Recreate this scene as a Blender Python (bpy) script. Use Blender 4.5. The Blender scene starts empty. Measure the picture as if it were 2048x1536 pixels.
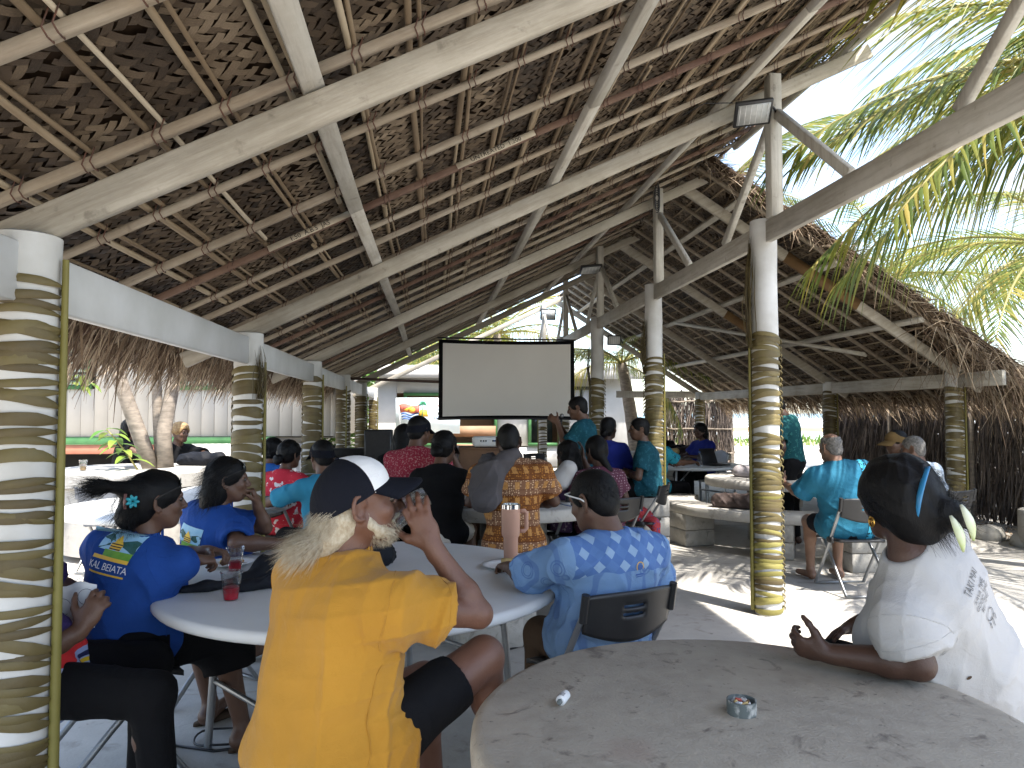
import bpy, bmesh, math, random
import numpy as np
from mathutils import Vector, Matrix
from mathutils.bvhtree import BVHTree

random.seed(7)
RNG = np.random.default_rng(7)
R = math.radians
scene = bpy.context.scene
COL = scene.collection

# ------------------------------------------------------------------ camera
cam_d = bpy.data.cameras.new('camera')
cam = bpy.data.objects.new('camera', cam_d)
COL.objects.link(cam)
cam.location = (0, 0, 1.5)
cam.rotation_euler = (R(90 + 2.33), 0, R(-6.33))
cam_d.sensor_width = 36
cam_d.lens = 36 * 1450 / 2048
cam_d.clip_end = 6000
scene.camera = cam

# ------------------------------------------------------------------ sky + sun
SUN_DIR = Vector((0.27, -0.42, 1.0)).normalized()      # towards the sun
sun_el = math.asin(SUN_DIR.z)
sun_az = math.atan2(SUN_DIR.x, SUN_DIR.y)
world = bpy.data.worlds.new('World')
scene.world = world
world.use_nodes = True
wn, wl = world.node_tree.nodes, world.node_tree.links
wn.clear()
w_out = wn.new('ShaderNodeOutputWorld')
w_bg = wn.new('ShaderNodeBackground')
w_bg.inputs['Strength'].default_value = 0.15
w_sky = wn.new('ShaderNodeTexSky')
w_sky.sky_type = 'NISHITA'
w_sky.sun_disc = False
w_sky.sun_elevation = sun_el
w_sky.sun_rotation = sun_az
w_sky.air_density = 1.0
w_sky.dust_density = 1.2
w_tc = wn.new('ShaderNodeTexCoord')
w_sep = wn.new('ShaderNodeSeparateXYZ')
wl.new(w_tc.outputs['Generated'], w_sep.inputs[0])
w_add = wn.new('ShaderNodeMath'); w_add.operation = 'ADD'; w_add.inputs[1].default_value = 0.22
wl.new(w_sep.outputs['Z'], w_add.inputs[0])
w_max = wn.new('ShaderNodeMath'); w_max.operation = 'MAXIMUM'; w_max.inputs[1].default_value = 0.05
wl.new(w_add.outputs[0], w_max.inputs[0])
w_div = wn.new('ShaderNodeVectorMath'); w_div.operation = 'DIVIDE'
w_cmb = wn.new('ShaderNodeCombineXYZ')
for k in range(3): wl.new(w_max.outputs[0], w_cmb.inputs[k])
wl.new(w_tc.outputs['Generated'], w_div.inputs[0]); wl.new(w_cmb.outputs[0], w_div.inputs[1])
w_no = wn.new('ShaderNodeTexNoise')
w_no.inputs['Scale'].default_value = 2.3; w_no.inputs['Detail'].default_value = 8
w_no.inputs['Roughness'].default_value = 0.58; w_no.inputs['Distortion'].default_value = 0.3
wl.new(w_div.outputs[0], w_no.inputs['Vector'])
w_rp = wn.new('ShaderNodeValToRGB')
w_rp.color_ramp.elements[0].position = 0.43; w_rp.color_ramp.elements[0].color = (0, 0, 0, 1)
w_rp.color_ramp.elements[1].position = 0.66; w_rp.color_ramp.elements[1].color = (0.9, 0.9, 0.9, 1)
wl.new(w_no.outputs['Fac'], w_rp.inputs[0])
w_mix = wn.new('ShaderNodeMix'); w_mix.data_type = 'RGBA'
wl.new(w_rp.outputs[0], w_mix.inputs['Factor'])
wl.new(w_sky.outputs[0], w_mix.inputs['A'])
w_mix.inputs['B'].default_value = (1.80, 1.72, 1.58, 1)
wl.new(w_mix.outputs['Result'], w_bg.inputs['Color'])
wl.new(w_bg.outputs[0], w_out.inputs[0])

sun_d = bpy.data.lights.new('sun', 'SUN')
sun_d.energy = 3.0
sun_d.angle = R(0.55)
sun_d.color = (1.0, 0.95, 0.87)
sun = bpy.data.objects.new('sun', sun_d)
COL.objects.link(sun)
sun.rotation_euler = SUN_DIR.to_track_quat('Z', 'Y').to_euler()

vs = scene.view_settings
vs.view_transform = 'Standard'
vs.look = 'None'
vs.gamma = 1.0
vs.use_curve_mapping = False
vs.exposure = 2.15
cy = scene.cycles
cy.use_denoising = True
cy.max_bounces = 10
cy.diffuse_bounces = 6
cy.glossy_bounces = 3
cy.transmission_bounces = 8
cy.transparent_max_bounces = 12
cy.caustics_reflective = False
cy.caustics_refractive = False
cy.sample_clamp_indirect = 8

# ------------------------------------------------------------------ helpers
def npmesh(name, verts, faces, tint=None, smooth=True):
    """mesh from arrays; faces is an (n,k) array or a list of index tuples"""
    me = bpy.data.meshes.new(name)
    v = np.asarray(verts, dtype=np.float32).reshape(-1, 3)
    if isinstance(faces, np.ndarray):
        n, k = faces.shape
        loops = faces.reshape(-1).astype(np.int32)
        starts = np.arange(0, n * k, k, dtype=np.int32)
    else:
        lens = np.array([len(f) for f in faces], dtype=np.int32)
        loops = np.fromiter((i for f in faces for i in f), dtype=np.int32)
        starts = np.concatenate(([0], np.cumsum(lens)[:-1])).astype(np.int32)
        n = len(faces)
    me.vertices.add(len(v)); me.vertices.foreach_set('co', v.reshape(-1))
    me.loops.add(len(loops)); me.loops.foreach_set('vertex_index', loops)
    me.polygons.add(n); me.polygons.foreach_set('loop_start', starts)
    if smooth:
        me.polygons.foreach_set('use_smooth', np.ones(n, dtype=bool))
    if tint is not None:
        at = me.attributes.new('tint', 'FLOAT', 'POINT')
        at.data.foreach_set('value', np.asarray(tint, dtype=np.float32))
    me.update(calc_edges=True)
    me.validate()
    return me

def obj(name, me, mat=None, parent=None, loc=None, rot=None):
    o = bpy.data.objects.new(name, me)
    COL.objects.link(o)
    if mat is not None and me is not None and len(me.materials) == 0:
        me.materials.append(mat)
    if parent is not None:
        o.parent = parent
    if loc is not None: o.location = loc
    if rot is not None: o.rotation_euler = rot
    return o

def tag(o, label, cat, group=None):
    o['label'] = label; o['category'] = cat
    if group: o['group'] = group
    return o

def empty(name, label, cat, loc=(0, 0, 0), rz=0.0, group=None):
    o = bpy.data.objects.new(name, None)
    COL.objects.link(o)
    o.empty_display_size = 0.2
    o.location = loc; o.rotation_euler = (0, 0, rz)
    return tag(o, label, cat, group)

def struct(o):
    o['kind'] = 'structure'; return o

def stuff(o):
    o['kind'] = 'stuff'; return o

class MB:
    """collects verts and faces for one mesh"""
    def __init__(self): self.v = []; self.f = []; self.t = []
    def add(self, verts, faces, tint=None):
        b = len(self.v)
        self.v.extend([tuple(p) for p in verts])
        self.f.extend([tuple(i + b for i in f) for f in faces])
        self.t.extend([0.5 if tint is None else tint] * len(verts))
        return self
    def box(self, c, s, rz=0.0, tint=None):
        cx, cy_, cz = c; sx, sy, sz = s[0] / 2, s[1] / 2, s[2] / 2
        ca, sa = math.cos(rz), math.sin(rz)
        vs_ = []
        for dz in (-sz, sz):
            for dx, dy in ((-sx, -sy), (sx, -sy), (sx, sy), (-sx, sy)):
                vs_.append((cx + dx * ca - dy * sa, cy_ + dx * sa + dy * ca, cz + dz))
        return self.add(vs_, [(0, 3, 2, 1), (4, 5, 6, 7), (0, 1, 5, 4), (1, 2, 6, 5), (2, 3, 7, 6), (3, 0, 4, 7)], tint)
    def beam(self, p0, p1, w, h, up=(0, 0, 1), tint=None):
        p0, p1, up = Vector(p0), Vector(p1), Vector(up)
        d = (p1 - p0).normalized()
        s = d.cross(up).normalized(); u = s.cross(d).normalized()
        vs_ = []
        for p in (p0, p1):
            for a, b in ((-1, -1), (1, -1), (1, 1), (-1, 1)):
                vs_.append(p + s * (a * w / 2) + u * (b * h / 2))
        return self.add(vs_, [(0, 1, 2, 3), (7, 6, 5, 4), (0, 4, 5, 1), (1, 5, 6, 2), (2, 6, 7, 3), (3, 7, 4, 0)], tint)
    def tube(self, pts, r, seg=8, tint=None, cap=True, flat=1.0):
        pts = [Vector(p) for p in pts]
        n = len(pts)
        rr = r if isinstance(r, (list, tuple)) else [r] * n
        d0 = (pts[1] - pts[0]).normalized()
        ref = Vector((0, 0, 1)) if abs(d0.z) < 0.9 else Vector((1, 0, 0))
        s = d0.cross(ref).normalized()
        vs_, fs = [], []
        for i, p in enumerate(pts):
            d = (pts[min(i + 1, n - 1)] - pts[max(i - 1, 0)])
            d = d.normalized() if d.length > 1e-9 else d0
            s = (s - d * s.dot(d))
            s = s.normalized() if s.length > 1e-6 else d.orthogonal().normalized()
            u = d.cross(s)
            for k in range(seg):
                a = 2 * math.pi * k / seg
                vs_.append(p + s * (math.cos(a) * rr[i]) + u * (math.sin(a) * rr[i] * flat))
        for i in range(n - 1):
            for k in range(seg):
                k2 = (k + 1) % seg
                fs.append((i * seg + k, i * seg + k2, (i + 1) * seg + k2, (i + 1) * seg + k))
        if cap:
            fs.append(tuple(range(seg - 1, -1, -1)))
            fs.append(tuple((n - 1) * seg + k for k in range(seg)))
        return self.add(vs_, fs, tint)
    def lathe(self, prof, c=(0, 0, 0), seg=24, tint=None, a0=0.0, a1=2 * math.pi, axis=None):
        """prof: list of (r, z); closed full turn unless a0/a1 given"""
        full = abs(a1 - a0 - 2 * math.pi) < 1e-6
        m = seg if full else seg + 1
        vs_, fs = [], []
        for (r_, z_) in prof:
            for k in range(m):
                a = a0 + (a1 - a0) * k / seg
                vs_.append((c[0] + r_ * math.cos(a), c[1] + r_ * math.sin(a), c[2] + z_))
        for i in range(len(prof) - 1):
            for k in range(seg):
                k2 = (k + 1) % m
                fs.append((i * m + k, i * m + k2, (i + 1) * m + k2, (i + 1) * m + k))
        if full:
            if prof[0][0] > 1e-4: fs.append(tuple(range(m - 1, -1, -1)))
            if prof[-1][0] > 1e-4: fs.append(tuple((len(prof) - 1) * m + k for k in range(m)))
        return self.add(vs_, fs, tint)
    def build(self, name, mat, parent=None, smooth=False, bevel=0.0, loc=None, rot=None, auto=None):
        me = npmesh(name, self.v, self.f, self.t, smooth)
        if bevel > 0:
            bm = bmesh.new(); bm.from_mesh(me)
            bmesh.ops.bevel(bm, geom=bm.edges[:], offset=bevel, segments=1, affect='EDGES', profile=0.6)
            bm.to_mesh(me); bm.free()
        if auto is not None:
            me.polygons.foreach_set('use_smooth', np.ones(len(me.polygons), dtype=bool))
            me.set_sharp_from_angle(angle=R(auto))
        return obj(name, me, mat, parent, loc, rot)

def copy_tree(o, parent=None):
    c = o.copy(); COL.objects.link(c); c.parent = parent
    for ch in list(o.children): copy_tree(ch, c)
    return c

# ------------------------------------------------------------------ materials
def _nt(name):
    m = bpy.data.materials.new(name); m.use_nodes = True
    nt = m.node_tree
    return m, nt, nt.nodes['Principled BSDF']

def N(nt, kind, **kw):
    n = nt.nodes.new(kind)
    for k, v in kw.items():
        if k in n.inputs: n.inputs[k].default_value = v
        else: setattr(n, k, v)
    return n

def mixc(nt, fac, a, b, mode='MIX'):
    n = nt.nodes.new('ShaderNodeMix'); n.data_type = 'RGBA'; n.blend_type = mode
    for s, v in (('Factor', fac), ('A', a), ('B', b)):
        if isinstance(v, bpy.types.NodeSocket): nt.links.new(v, n.inputs[s])
        elif isinstance(v, (tuple, list)): n.inputs[s].default_value = (*v[:3], 1)
        else: n.inputs[s].default_value = v
    return n.outputs['Result']

def ramp(nt, src, stops, interp='LINEAR'):
    n = nt.nodes.new('ShaderNodeValToRGB'); cr = n.color_ramp; cr.interpolation = interp
    while len(cr.elements) < len(stops): cr.elements.new(0.5)
    for e, (p, c) in zip(cr.elements, stops):
        e.position = p
        e.color = (c, c, c, 1) if isinstance(c, (int, float)) else (*c[:3], 1)
    nt.links.new(src, n.inputs[0])
    return n.outputs[0]

def math_(nt, op, a, b=None, c=None):
    n = nt.nodes.new('ShaderNodeMath'); n.operation = op
    for i, v in enumerate((a, b, c)):
        if v is None: continue
        if isinstance(v, bpy.types.NodeSocket): nt.links.new(v, n.inputs[i])
        else: n.inputs[i].default_value = v
    return n.outputs[0]

def coords(nt, kind='Object', scale=(1, 1, 1), rot=(0, 0, 0), loc=(0, 0, 0)):
    tc = nt.nodes.new('ShaderNodeTexCoord')
    mp = nt.nodes.new('ShaderNodeMapping')
    mp.inputs['Scale'].default_value = scale; mp.inputs['Rotation'].default_value = rot
    mp.inputs['Location'].default_value = loc
    nt.links.new(tc.outputs[kind], mp.inputs[0])
    return mp.outputs[0]

def noise(nt, vec, scale, detail=4, rough=0.55, dist=0.0):
    n = N(nt, 'ShaderNodeTexNoise', Scale=scale, Detail=detail, Roughness=rough, Distortion=dist)
    nt.links.new(vec, n.inputs['Vector'])
    return n.outputs['Fac']

def bump(nt, bsdf, height, strength=0.3, dist=0.01):
    b = N(nt, 'ShaderNodeBump', Strength=strength, Distance=dist)
    nt.links.new(height, b.inputs['Height'])
    nt.links.new(b.outputs[0], bsdf.inputs['Normal'])

def mat(name, c1, c2=None, rough=0.7, scale=6.0, spec=0.3, bmp=0.0, bscale=40.0, metal=0.0, stretch=(1, 1, 1),
        tint=None, lo=0.35, hi=0.65, bdist=0.006, sheen=0.0, detail=5):
    m, nt, b = _nt(name)
    b.inputs['Roughness'].default_value = rough
    b.inputs['Specular IOR Level'].default_value = spec
    b.inputs['Metallic'].default_value = metal
    if sheen: b.inputs['Sheen Weight'].default_value = sheen
    vec = coords(nt, 'Object', stretch)
    if c2 is None: c2 = tuple(x * 0.8 for x in c1)
    f = ramp(nt, noise(nt, vec, scale, detail), [(lo, 0.0), (hi, 1.0)])
    col = mixc(nt, f, c1, c2)
    if tint:
        at = N(nt, 'ShaderNodeAttribute', attribute_name='tint')
        col = mixc(nt, at.outputs['Fac'], col, tint, 'MIX') if isinstance(tint, tuple) else col
    nt.links.new(col, b.inputs['Base Color'])
    if bmp: bump(nt, b, noise(nt, vec, bscale, 4), bmp, bdist)
    return m

def leafmat(name, stops, rough=0.55, trans=0.0, scale=8.0, spec=0.3, stretch=(1, 1, 1)):
    """dry or green leaf: colour picked by the 'tint' value of each leaf, broken by noise"""
    m, nt, b = _nt(name)
    b.inputs['Roughness'].default_value = rough
    b.inputs['Specular IOR Level'].default_value = spec
    at = N(nt, 'ShaderNodeAttribute', attribute_name='tint')
    vec = coords(nt, 'Object', stretch)
    nz = noise(nt, vec, scale, 4)
    s = math_(nt, 'ADD', at.outputs['Fac'], math_(nt, 'MULTIPLY', math_(nt, 'SUBTRACT', nz, 0.5), 0.5))
    col = ramp(nt, s, stops)
    nt.links.new(col, b.inputs['Base Color'])
    bump(nt, b, noise(nt, vec, scale * 12, 2), 0.25, 0.003)
    if trans:
        tr = nt.nodes.new('ShaderNodeBsdfTranslucent')
        mx = N(nt, 'ShaderNodeMixShader', Fac=trans)
        nt.links.new(col, tr.inputs['Color'])
        nt.links.new(b.outputs[0], mx.inputs[1]); nt.links.new(tr.outputs[0], mx.inputs[2])
        nt.links.new(mx.outputs[0], nt.nodes['Material Output'].inputs[0])
    return m

def concrete(name, base, dark, stain=(0.16, 0.14, 0.12), s=1.0, reddish=None, spots=True):
    m, nt, b = _nt(name)
    b.inputs['Roughness'].default_value = 0.85
    b.inputs['Specular IOR Level'].default_value = 0.25
    vec = coords(nt, 'Object')
    f1 = ramp(nt, noise(nt, vec, 1.7 * s, 8, 0.62, 0.4), [(0.3, 0.0), (0.72, 1.0)])
    col = mixc(nt, f1, base, dark)
    f2 = ramp(nt, noise(nt, vec, 9 * s, 6, 0.6), [(0.35, 0.0), (0.7, 0.45)])
    col = mixc(nt, f2, col, tuple(x * 1.18 for x in base))
    if spots:
        f3 = ramp(nt, noise(nt, vec, 5.2 * s, 6, 0.62, 0.7), [(0.58, 0.0), (0.70, 0.75)])
        col = mixc(nt, f3, col, stain)
        f4 = ramp(nt, noise(nt, vec, 26 * s, 3, 0.5), [(0.68, 0.0), (0.76, 0.7)])
        col = mixc(nt, f4, col, tuple(x * 0.8 for x in stain))
    if reddish:
        f5 = ramp(nt, noise(nt, vec, 1.1 * s, 3), [(0.58, 0.0), (0.75, 0.5)])
        col = mixc(nt, f5, col, reddish)
    nt.links.new(col, b.inputs['Base Color'])
    h = math_(nt, 'ADD', noise(nt, vec, 60 * s, 5), math_(nt, 'MULTIPLY', noise(nt, vec, 9 * s, 4), 1.5))
    bump(nt, b, h, 0.35, 0.006)
    return m

def timber(name, base, dust, dirt, along='X'):
    m, nt, b = _nt(name)
    b.inputs['Roughness'].default_value = 0.75
    b.inputs['Specular IOR Level'].default_value = 0.25
    st = {'X': (0.6, 7, 7), 'Y': (7, 0.6, 7), 'Z': (7, 7, 0.6)}[along]
    v2 = coords(nt, 'Object', rot=(0, 0.4508 if along == 'X' else 0, 0))
    mp = nt.nodes.new('ShaderNodeMapping'); mp.inputs['Scale'].default_value = st; nt.links.new(v2, mp.inputs[0]); vec = mp.outputs[0]
    col = mixc(nt, ramp(nt, noise(nt, v2, 2.2, 6, 0.65), [(0.38, 0.0), (0.62, 1.0)]), base, dust)
    col = mixc(nt, ramp(nt, noise(nt, vec, 3.4, 8, 0.7), [(0.45, 0.0), (0.72, 0.75)]), col, dirt)
    col = mixc(nt, ramp(nt, noise(nt, v2, 14, 4), [(0.64, 0.0), (0.74, 0.5)]), col, tuple(x * 0.6 for x in dirt))
    nt.links.new(col, b.inputs['Base Color'])
    bump(nt, b, noise(nt, vec, 9, 6, 0.7), 0.45, 0.005)
    return m

M = {}
M['paint_rafter'] = timber('paint_rafter', (0.47, 0.43, 0.36), (0.36, 0.325, 0.26), (0.23, 0.20, 0.155), 'X')
M['paint_long'] = timber('paint_long', (0.50, 0.475, 0.42), (0.40, 0.37, 0.31), (0.25, 0.22, 0.18), 'Y')
M['paint_post'] = timber('paint_post', (0.52, 0.50, 0.44), (0.42, 0.39, 0.33), (0.27, 0.24, 0.20), 'Z')
M['paint_white'] = mat('paint_white', (0.58, 0.58, 0.57), (0.48, 0.48, 0.46), 0.55, 2.5, 0.35, 0.1, 50)
M['brown_paint'] = mat('brown_paint', (0.20, 0.12, 0.05), (0.14, 0.08, 0.035), 0.7, 5)
M['column'] = mat('column', (0.56, 0.56, 0.545), (0.43, 0.42, 0.39), 0.7, 3.0, 0.3, 0.35, 22, bdist=0.006)
M['batten'] = timber('batten', (0.29, 0.235, 0.17), (0.38, 0.33, 0.26), (0.16, 0.115, 0.08), 'X')
M['batten_red'] = timber('batten_red', (0.13, 0.075, 0.055), (0.19, 0.125, 0.09), (0.08, 0.045, 0.035), 'X')
M['stamp_pale'] = mat('stamp_pale', (0.50, 0.44, 0.34), (0.42, 0.36, 0.27), 0.8, 20)
M['ink'] = mat('ink', (0.03, 0.028, 0.027), None, 0.8, 30)
M['spine'] = leafmat('spine', [(0.0, (0.08, 0.055, 0.032)), (0.45, (0.20, 0.145, 0.09)), (0.8, (0.34, 0.27, 0.18)), (1.0, (0.46, 0.39, 0.29))], 0.7, 0, 3, stretch=(8, 1, 8))
M['thatch'] = leafmat('thatch', [(0.0, (0.022, 0.015, 0.010)), (0.35, (0.065, 0.045, 0.029)), (0.65, (0.13, 0.095, 0.062)), (1.0, (0.26, 0.20, 0.135))], 0.6, 0, 7, 0.35)
M['thatch_dark'] = mat('thatch_dark', (0.05, 0.032, 0.02), (0.025, 0.016, 0.01), 0.9, 12, 0.1)
M['fringe'] = leafmat('fringe', [(0.0, (0.09, 0.055, 0.035)), (0.45, (0.20, 0.14, 0.09)), (0.8, (0.38, 0.29, 0.20)), (1.0, (0.52, 0.42, 0.30))], 0.7, 0.12, 9)
M['tie'] = mat('tie', (0.13, 0.06, 0.04), (0.07, 0.04, 0.03), 0.7, 30)
M['wrap'] = leafmat('wrap', [(0.0, (0.05, 0.033, 0.015)), (0.35, (0.10, 0.075, 0.03)), (0.65, (0.15, 0.12, 0.045)), (1.0, (0.27, 0.21, 0.10))], 0.5, 0.08, 10, 0.35)
M['wrap_stem'] = leafmat('wrap_stem', [(0.0, (0.08, 0.07, 0.02)), (0.5, (0.16, 0.14, 0.035)), (1.0, (0.25, 0.22, 0.07))], 0.5, 0, 6)
M['palm'] = leafmat('palm', [(0.0, (0.05, 0.085, 0.02)), (0.35, (0.12, 0.17, 0.035)), (0.65, (0.26, 0.26, 0.05)), (1.0, (0.45, 0.36, 0.10))], 0.42, 0.5, 2.5, 0.45)
M['palm_stem'] = mat('palm_stem', (0.30, 0.25, 0.08), (0.22, 0.20, 0.06), 0.5, 4)
M['bark'] = mat('bark', (0.30, 0.25, 0.20), (0.18, 0.15, 0.12), 0.85, 9, 0.2, 0.5, 30, stretch=(1, 1, 3))
M['green_leaf'] = leafmat('green_leaf', [(0.0, (0.04, 0.10, 0.02)), (0.5, (0.10, 0.22, 0.035)), (1.0, (0.28, 0.34, 0.06))], 0.4, 0.35, 6, 0.4)
M['slab'] = concrete('slab', (0.42, 0.40, 0.365), (0.33, 0.31, 0.28), (0.21, 0.195, 0.17), 0.8)
M['table_concrete'] = concrete('table_concrete', (0.38, 0.34, 0.275), (0.27, 0.237, 0.19), (0.11, 0.09, 0.076), 2.0, (0.29, 0.18, 0.145))
M['block'] = concrete('block', (0.36, 0.345, 0.315), (0.26, 0.245, 0.22), (0.17, 0.16, 0.145), 2.0)
M['white_concrete'] = concrete('white_concrete', (0.44, 0.42, 0.385), (0.33, 0.31, 0.28), (0.20, 0.185, 0.165), 1.5)
M['sand'] = concrete('sand', (0.54, 0.50, 0.44), (0.44, 0.41, 0.355), (0.30, 0.27, 0.22), 0.5)
M['gravel'] = concrete('gravel', (0.36, 0.33, 0.29), (0.25, 0.23, 0.20), (0.14, 0.13, 0.11), 3.0)
# ------------------------------------------------------------------ ground, slab, sea
def grid_sheet(name, x0, x1, y0, y1, z, mat_, nx=2, ny=2, amp=0.0):
    xs = np.linspace(x0, x1, nx); ys = np.linspace(y0, y1, ny)
    X, Y = np.meshgrid(xs, ys)
    Z = np.full_like(X, z) + amp * RNG.normal(size=X.shape)
    v = np.stack([X, Y, Z], -1).reshape(-1, 3)
    i = np.arange(nx * ny).reshape(ny, nx)
    f = np.stack([i[:-1, :-1], i[:-1, 1:], i[1:, 1:], i[1:, :-1]], -1).reshape(-1, 4)
    return obj(name, npmesh(name, v, f), mat_)

g = struct(grid_sheet('ground', -160, 200, -60, 42, -0.07, M['sand'], 80, 40, 0.012))
b_ = MB(); b_.box((2.3, 5.5, -0.04), (8.9, 25.0, 0.08))
slab = struct(b_.build('floor_slab', M['slab'], bevel=0.01))
# saw cuts in the slab
for i, yy in enumerate((4.1, 9.4)):
    MB().beam((-2.1, yy, 0.0005), (6.7, yy + 0.02, 0.0005), 0.004, 0.003).build('floor_joint', M['gravel'], slab)

# shore: bands of weed, rubble and wet sand, then the sea
def band(name, x0, x1, y0, y1, z, mat_):
    return struct(grid_sheet(name, x0, x1, y0, y1, z, mat_, 60, 6, 0.02))
M['grass_shore'] = mat('grass_shore', (0.22, 0.22, 0.10), (0.40, 0.36, 0.24), 0.9, 0.7, 0.1)
M['weed'] = mat('weed', (0.36, 0.22, 0.10), (0.46, 0.34, 0.18), 0.9, 0.5, 0.1)
M['reef'] = mat('reef', (0.66, 0.65, 0.60), (0.50, 0.52, 0.49), 0.6, 0.05, 0.3)
M['sea'] = mat('sea', (0.10, 0.20, 0.26), (0.16, 0.28, 0.33), 0.25, 0.02, 0.5)
band('shore_grass', -160, 200, 34, 42, -0.05, M['grass_shore'])
band('shore_rubble', -200, 300, 42, 60, -0.07, M['reef'])
band('shore_weed', -200, 300, 60, 80, -0.09, M['weed'])
band('tidal_flat', -300, 600, 80, 240, -0.12, M['reef'])
struct(grid_sheet('sea', -3000, 4000, 240, 5000, -0.14, M['sea'], 20, 20))

# scrub growing on the shore grass
mb = MB()
for k in range(1500):
    x = random.uniform(2, 30); y = random.uniform(33, 42)
    h = random.uniform(0.1, 0.5); a = random.uniform(0, 6.28); w = 0.05
    dx, dy = math.cos(a) * w, math.sin(a) * w
    mb.add([(x - dx, y - dy, -0.06), (x + dx, y + dy, -0.06), (x + dx * 2 + random.gauss(0, .1), y + dy * 2, h)], [(0, 1, 2)], random.random())
sg = stuff(mb.build('shore_scrub', M['green_leaf'])); tag(sg, 'low green scrub along the shore beyond the pavilion', 'scrub')
# ------------------------------------------------------------------ pavilion
SL = 0.484; AL = math.atan(SL)
SR = 0.63; AR = math.atan(SR)
NLv = np.array([-math.sin(AL), 0, math.cos(AL)]); TLv = np.array([math.cos(AL), 0, math.sin(AL)])
NRv = np.array([math.sin(AR), 0, math.cos(AR)]); TRv = np.array([-math.cos(AR), 0, math.sin(AR)])
def PL(x, y, off=0.0):
    p = np.array([x, y, 2.05 + (x + 1.34) * SL]) + NLv * off
    return Vector(p)
def PR(x, y, off=0.0):
    p = np.array([x, y, 2.0 + (6.3 - x) * SR]) + NRv * off
    return Vector(p)
YK = [-0.36, 2.44, 5.26, 8.03, 10.8, 13.5]
YR = [8.17, 10.95, 13.7, 16.6]
LX, CX, RX = -1.28, 2.52, 6.32
pav = empty('pavilion', 'long open pavilion with white round columns and woven coconut thatch roof', 'pavilion')

def column(x, y, h, r=0.098):
    mb = MB()
    n = 14; seg = 28
    prof = []
    for i in range(n + 1):
        z = -0.02 + (h + 0.02) * i / n
        prof.append((r + 0.0025 * math.sin(i * 2.1 + x * 5 + y), z))
    prof += [(r - 0.012, h + 0.006), (0.0, h + 0.008)]
    mb.lathe(prof, (x, y, 0), seg)
    return mb.build('column', M['column'], pav, auto=40)
for y in YK[1:] + [16.3]: column(LX, y, 2.06)
for y in [YK[1]] + [5.26, 8.03, 10.87, 13.7, 16.4]: column(CX, y, 2.97)
for y in YR: column(RX, y, 2.0)
column(RX, 5.4, 2.0)

# eave and middle beams between the columns (butted against the columns)
def long_beam(x, z, y0, y1, w, h, mt='paint_long', name='beam'):
    return MB().beam((x, y0, z), (x, y1, z), w, h).build(name, M[mt], pav, bevel=0.004)
for a, b in zip(YK, YK[1:] + [16.3]):
    long_beam(LX, 1.935, a + 0.09, b - 0.09, 0.05, 0.185, 'paint_white')
for a, b in ((-2.0, 2.44), (2.44, 5.26), (5.26, 8.03), (8.03, 10.87), (10.87, 13.7), (13.7, 16.6)):
    long_beam(CX, 2.87, a + 0.09, b - 0.09, 0.05, 0.16)
for a, b in ((7.3, 8.17), (8.17, 10.95), (10.95, 13.7), (13.7, 16.6)):
    long_beam(RX, 1.90, a + 0.09, b - 0.09, 0.05, 0.17)
# end beam of the right roof across the far gable
MB().beam((4.4, 17.0, 1.96), (6.5, 17.0, 1.96), 0.05, 0.16).build('beam', M['paint_post'], pav, bevel=0.004)

# rafters
for i, y in enumerate(YK):
    x1 = 3.42 if i in (0, 1, 2) else 3.30
    MB().beam(PL(-1.72, y), PL(x1, y), 0.046, 0.108, NLv).build('rafter', M['paint_rafter'], pav, bevel=0.005)
MB().beam(PL(-1.72, 16.3), PL(3.1, 16.3), 0.045, 0.10, NLv).build('rafter', M['paint_rafter'], pav, bevel=0.005)
for y in (8.10, 10.95, 13.7, 16.75):
    MB().beam(PR(6.62, y), PR(2.86, y), 0.055, 0.12, NRv).build('rafter', M['paint_rafter'], pav, bevel=0.005)
# two rafters carry a stretch of brown paint
for y, xa, xb in ((8.10, 4.15, 5.05), (10.95, 4.6, 5.2)):
    MB().beam(PR(xb, y), PR(xa, y), 0.059, 0.124, NRv).build('brown_painted_stretch', M['brown_paint'], pav)
# king posts and struts on the middle columns
for i, y in enumerate((2.44, 5.26, 8.03, 10.87, 13.7, 16.4)):
    yp = y - 0.17
    MB().beam((CX + 0.01, yp, 2.955), (CX + 0.01, yp, 4.03), 0.09, 0.10, (0, 1, 0)).build('king_post', M['paint_post'], pav, bevel=0.004)
    MB().beam((CX + 0.012, yp - 0.055, 3.72), (CX + 0.012, yp - 0.98, 2.96), 0.045, 0.07, (0, 1, 0)).build('strut', M['paint_post'], pav, bevel=0.003)
    if i != 2:
        MB().beam((CX + 0.008, yp + 0.055, 3.68), (CX + 0.008, yp + 0.92, 2.96), 0.045, 0.07, (0, 1, 0)).build('strut', M['paint_post'], pav, bevel=0.003)
# purlins (on the rafters, along the building), broken and lapped at the rafters
for x in (-0.36, 0.94, 2.24):
    ya = -0.6
    for j, yb in enumerate((3.9, 8.3, 14.2)):
        dx = 0.012 * (-1) ** j
        MB().beam(PL(x + dx, ya, 0.0875), PL(x - dx, yb, 0.0875), 0.075, 0.048, NLv).build('purlin', M['paint_long'], pav, bevel=0.003)
        ya = yb + 0.01
MB().beam(PL(3.28, -0.6, 0.0875), PL(3.28, 7.4, 0.0875), 0.06, 0.048, NLv).build('purlin', M['paint_long'], pav, bevel=0.003)
for x in (5.5, 4.5, 3.4):
    MB().beam(PR(x, 7.65, 0.08), PR(x, 17.1, 0.08), 0.07, 0.045, NRv).build('purlin', M['paint_long'], pav, bevel=0.003)
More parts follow.
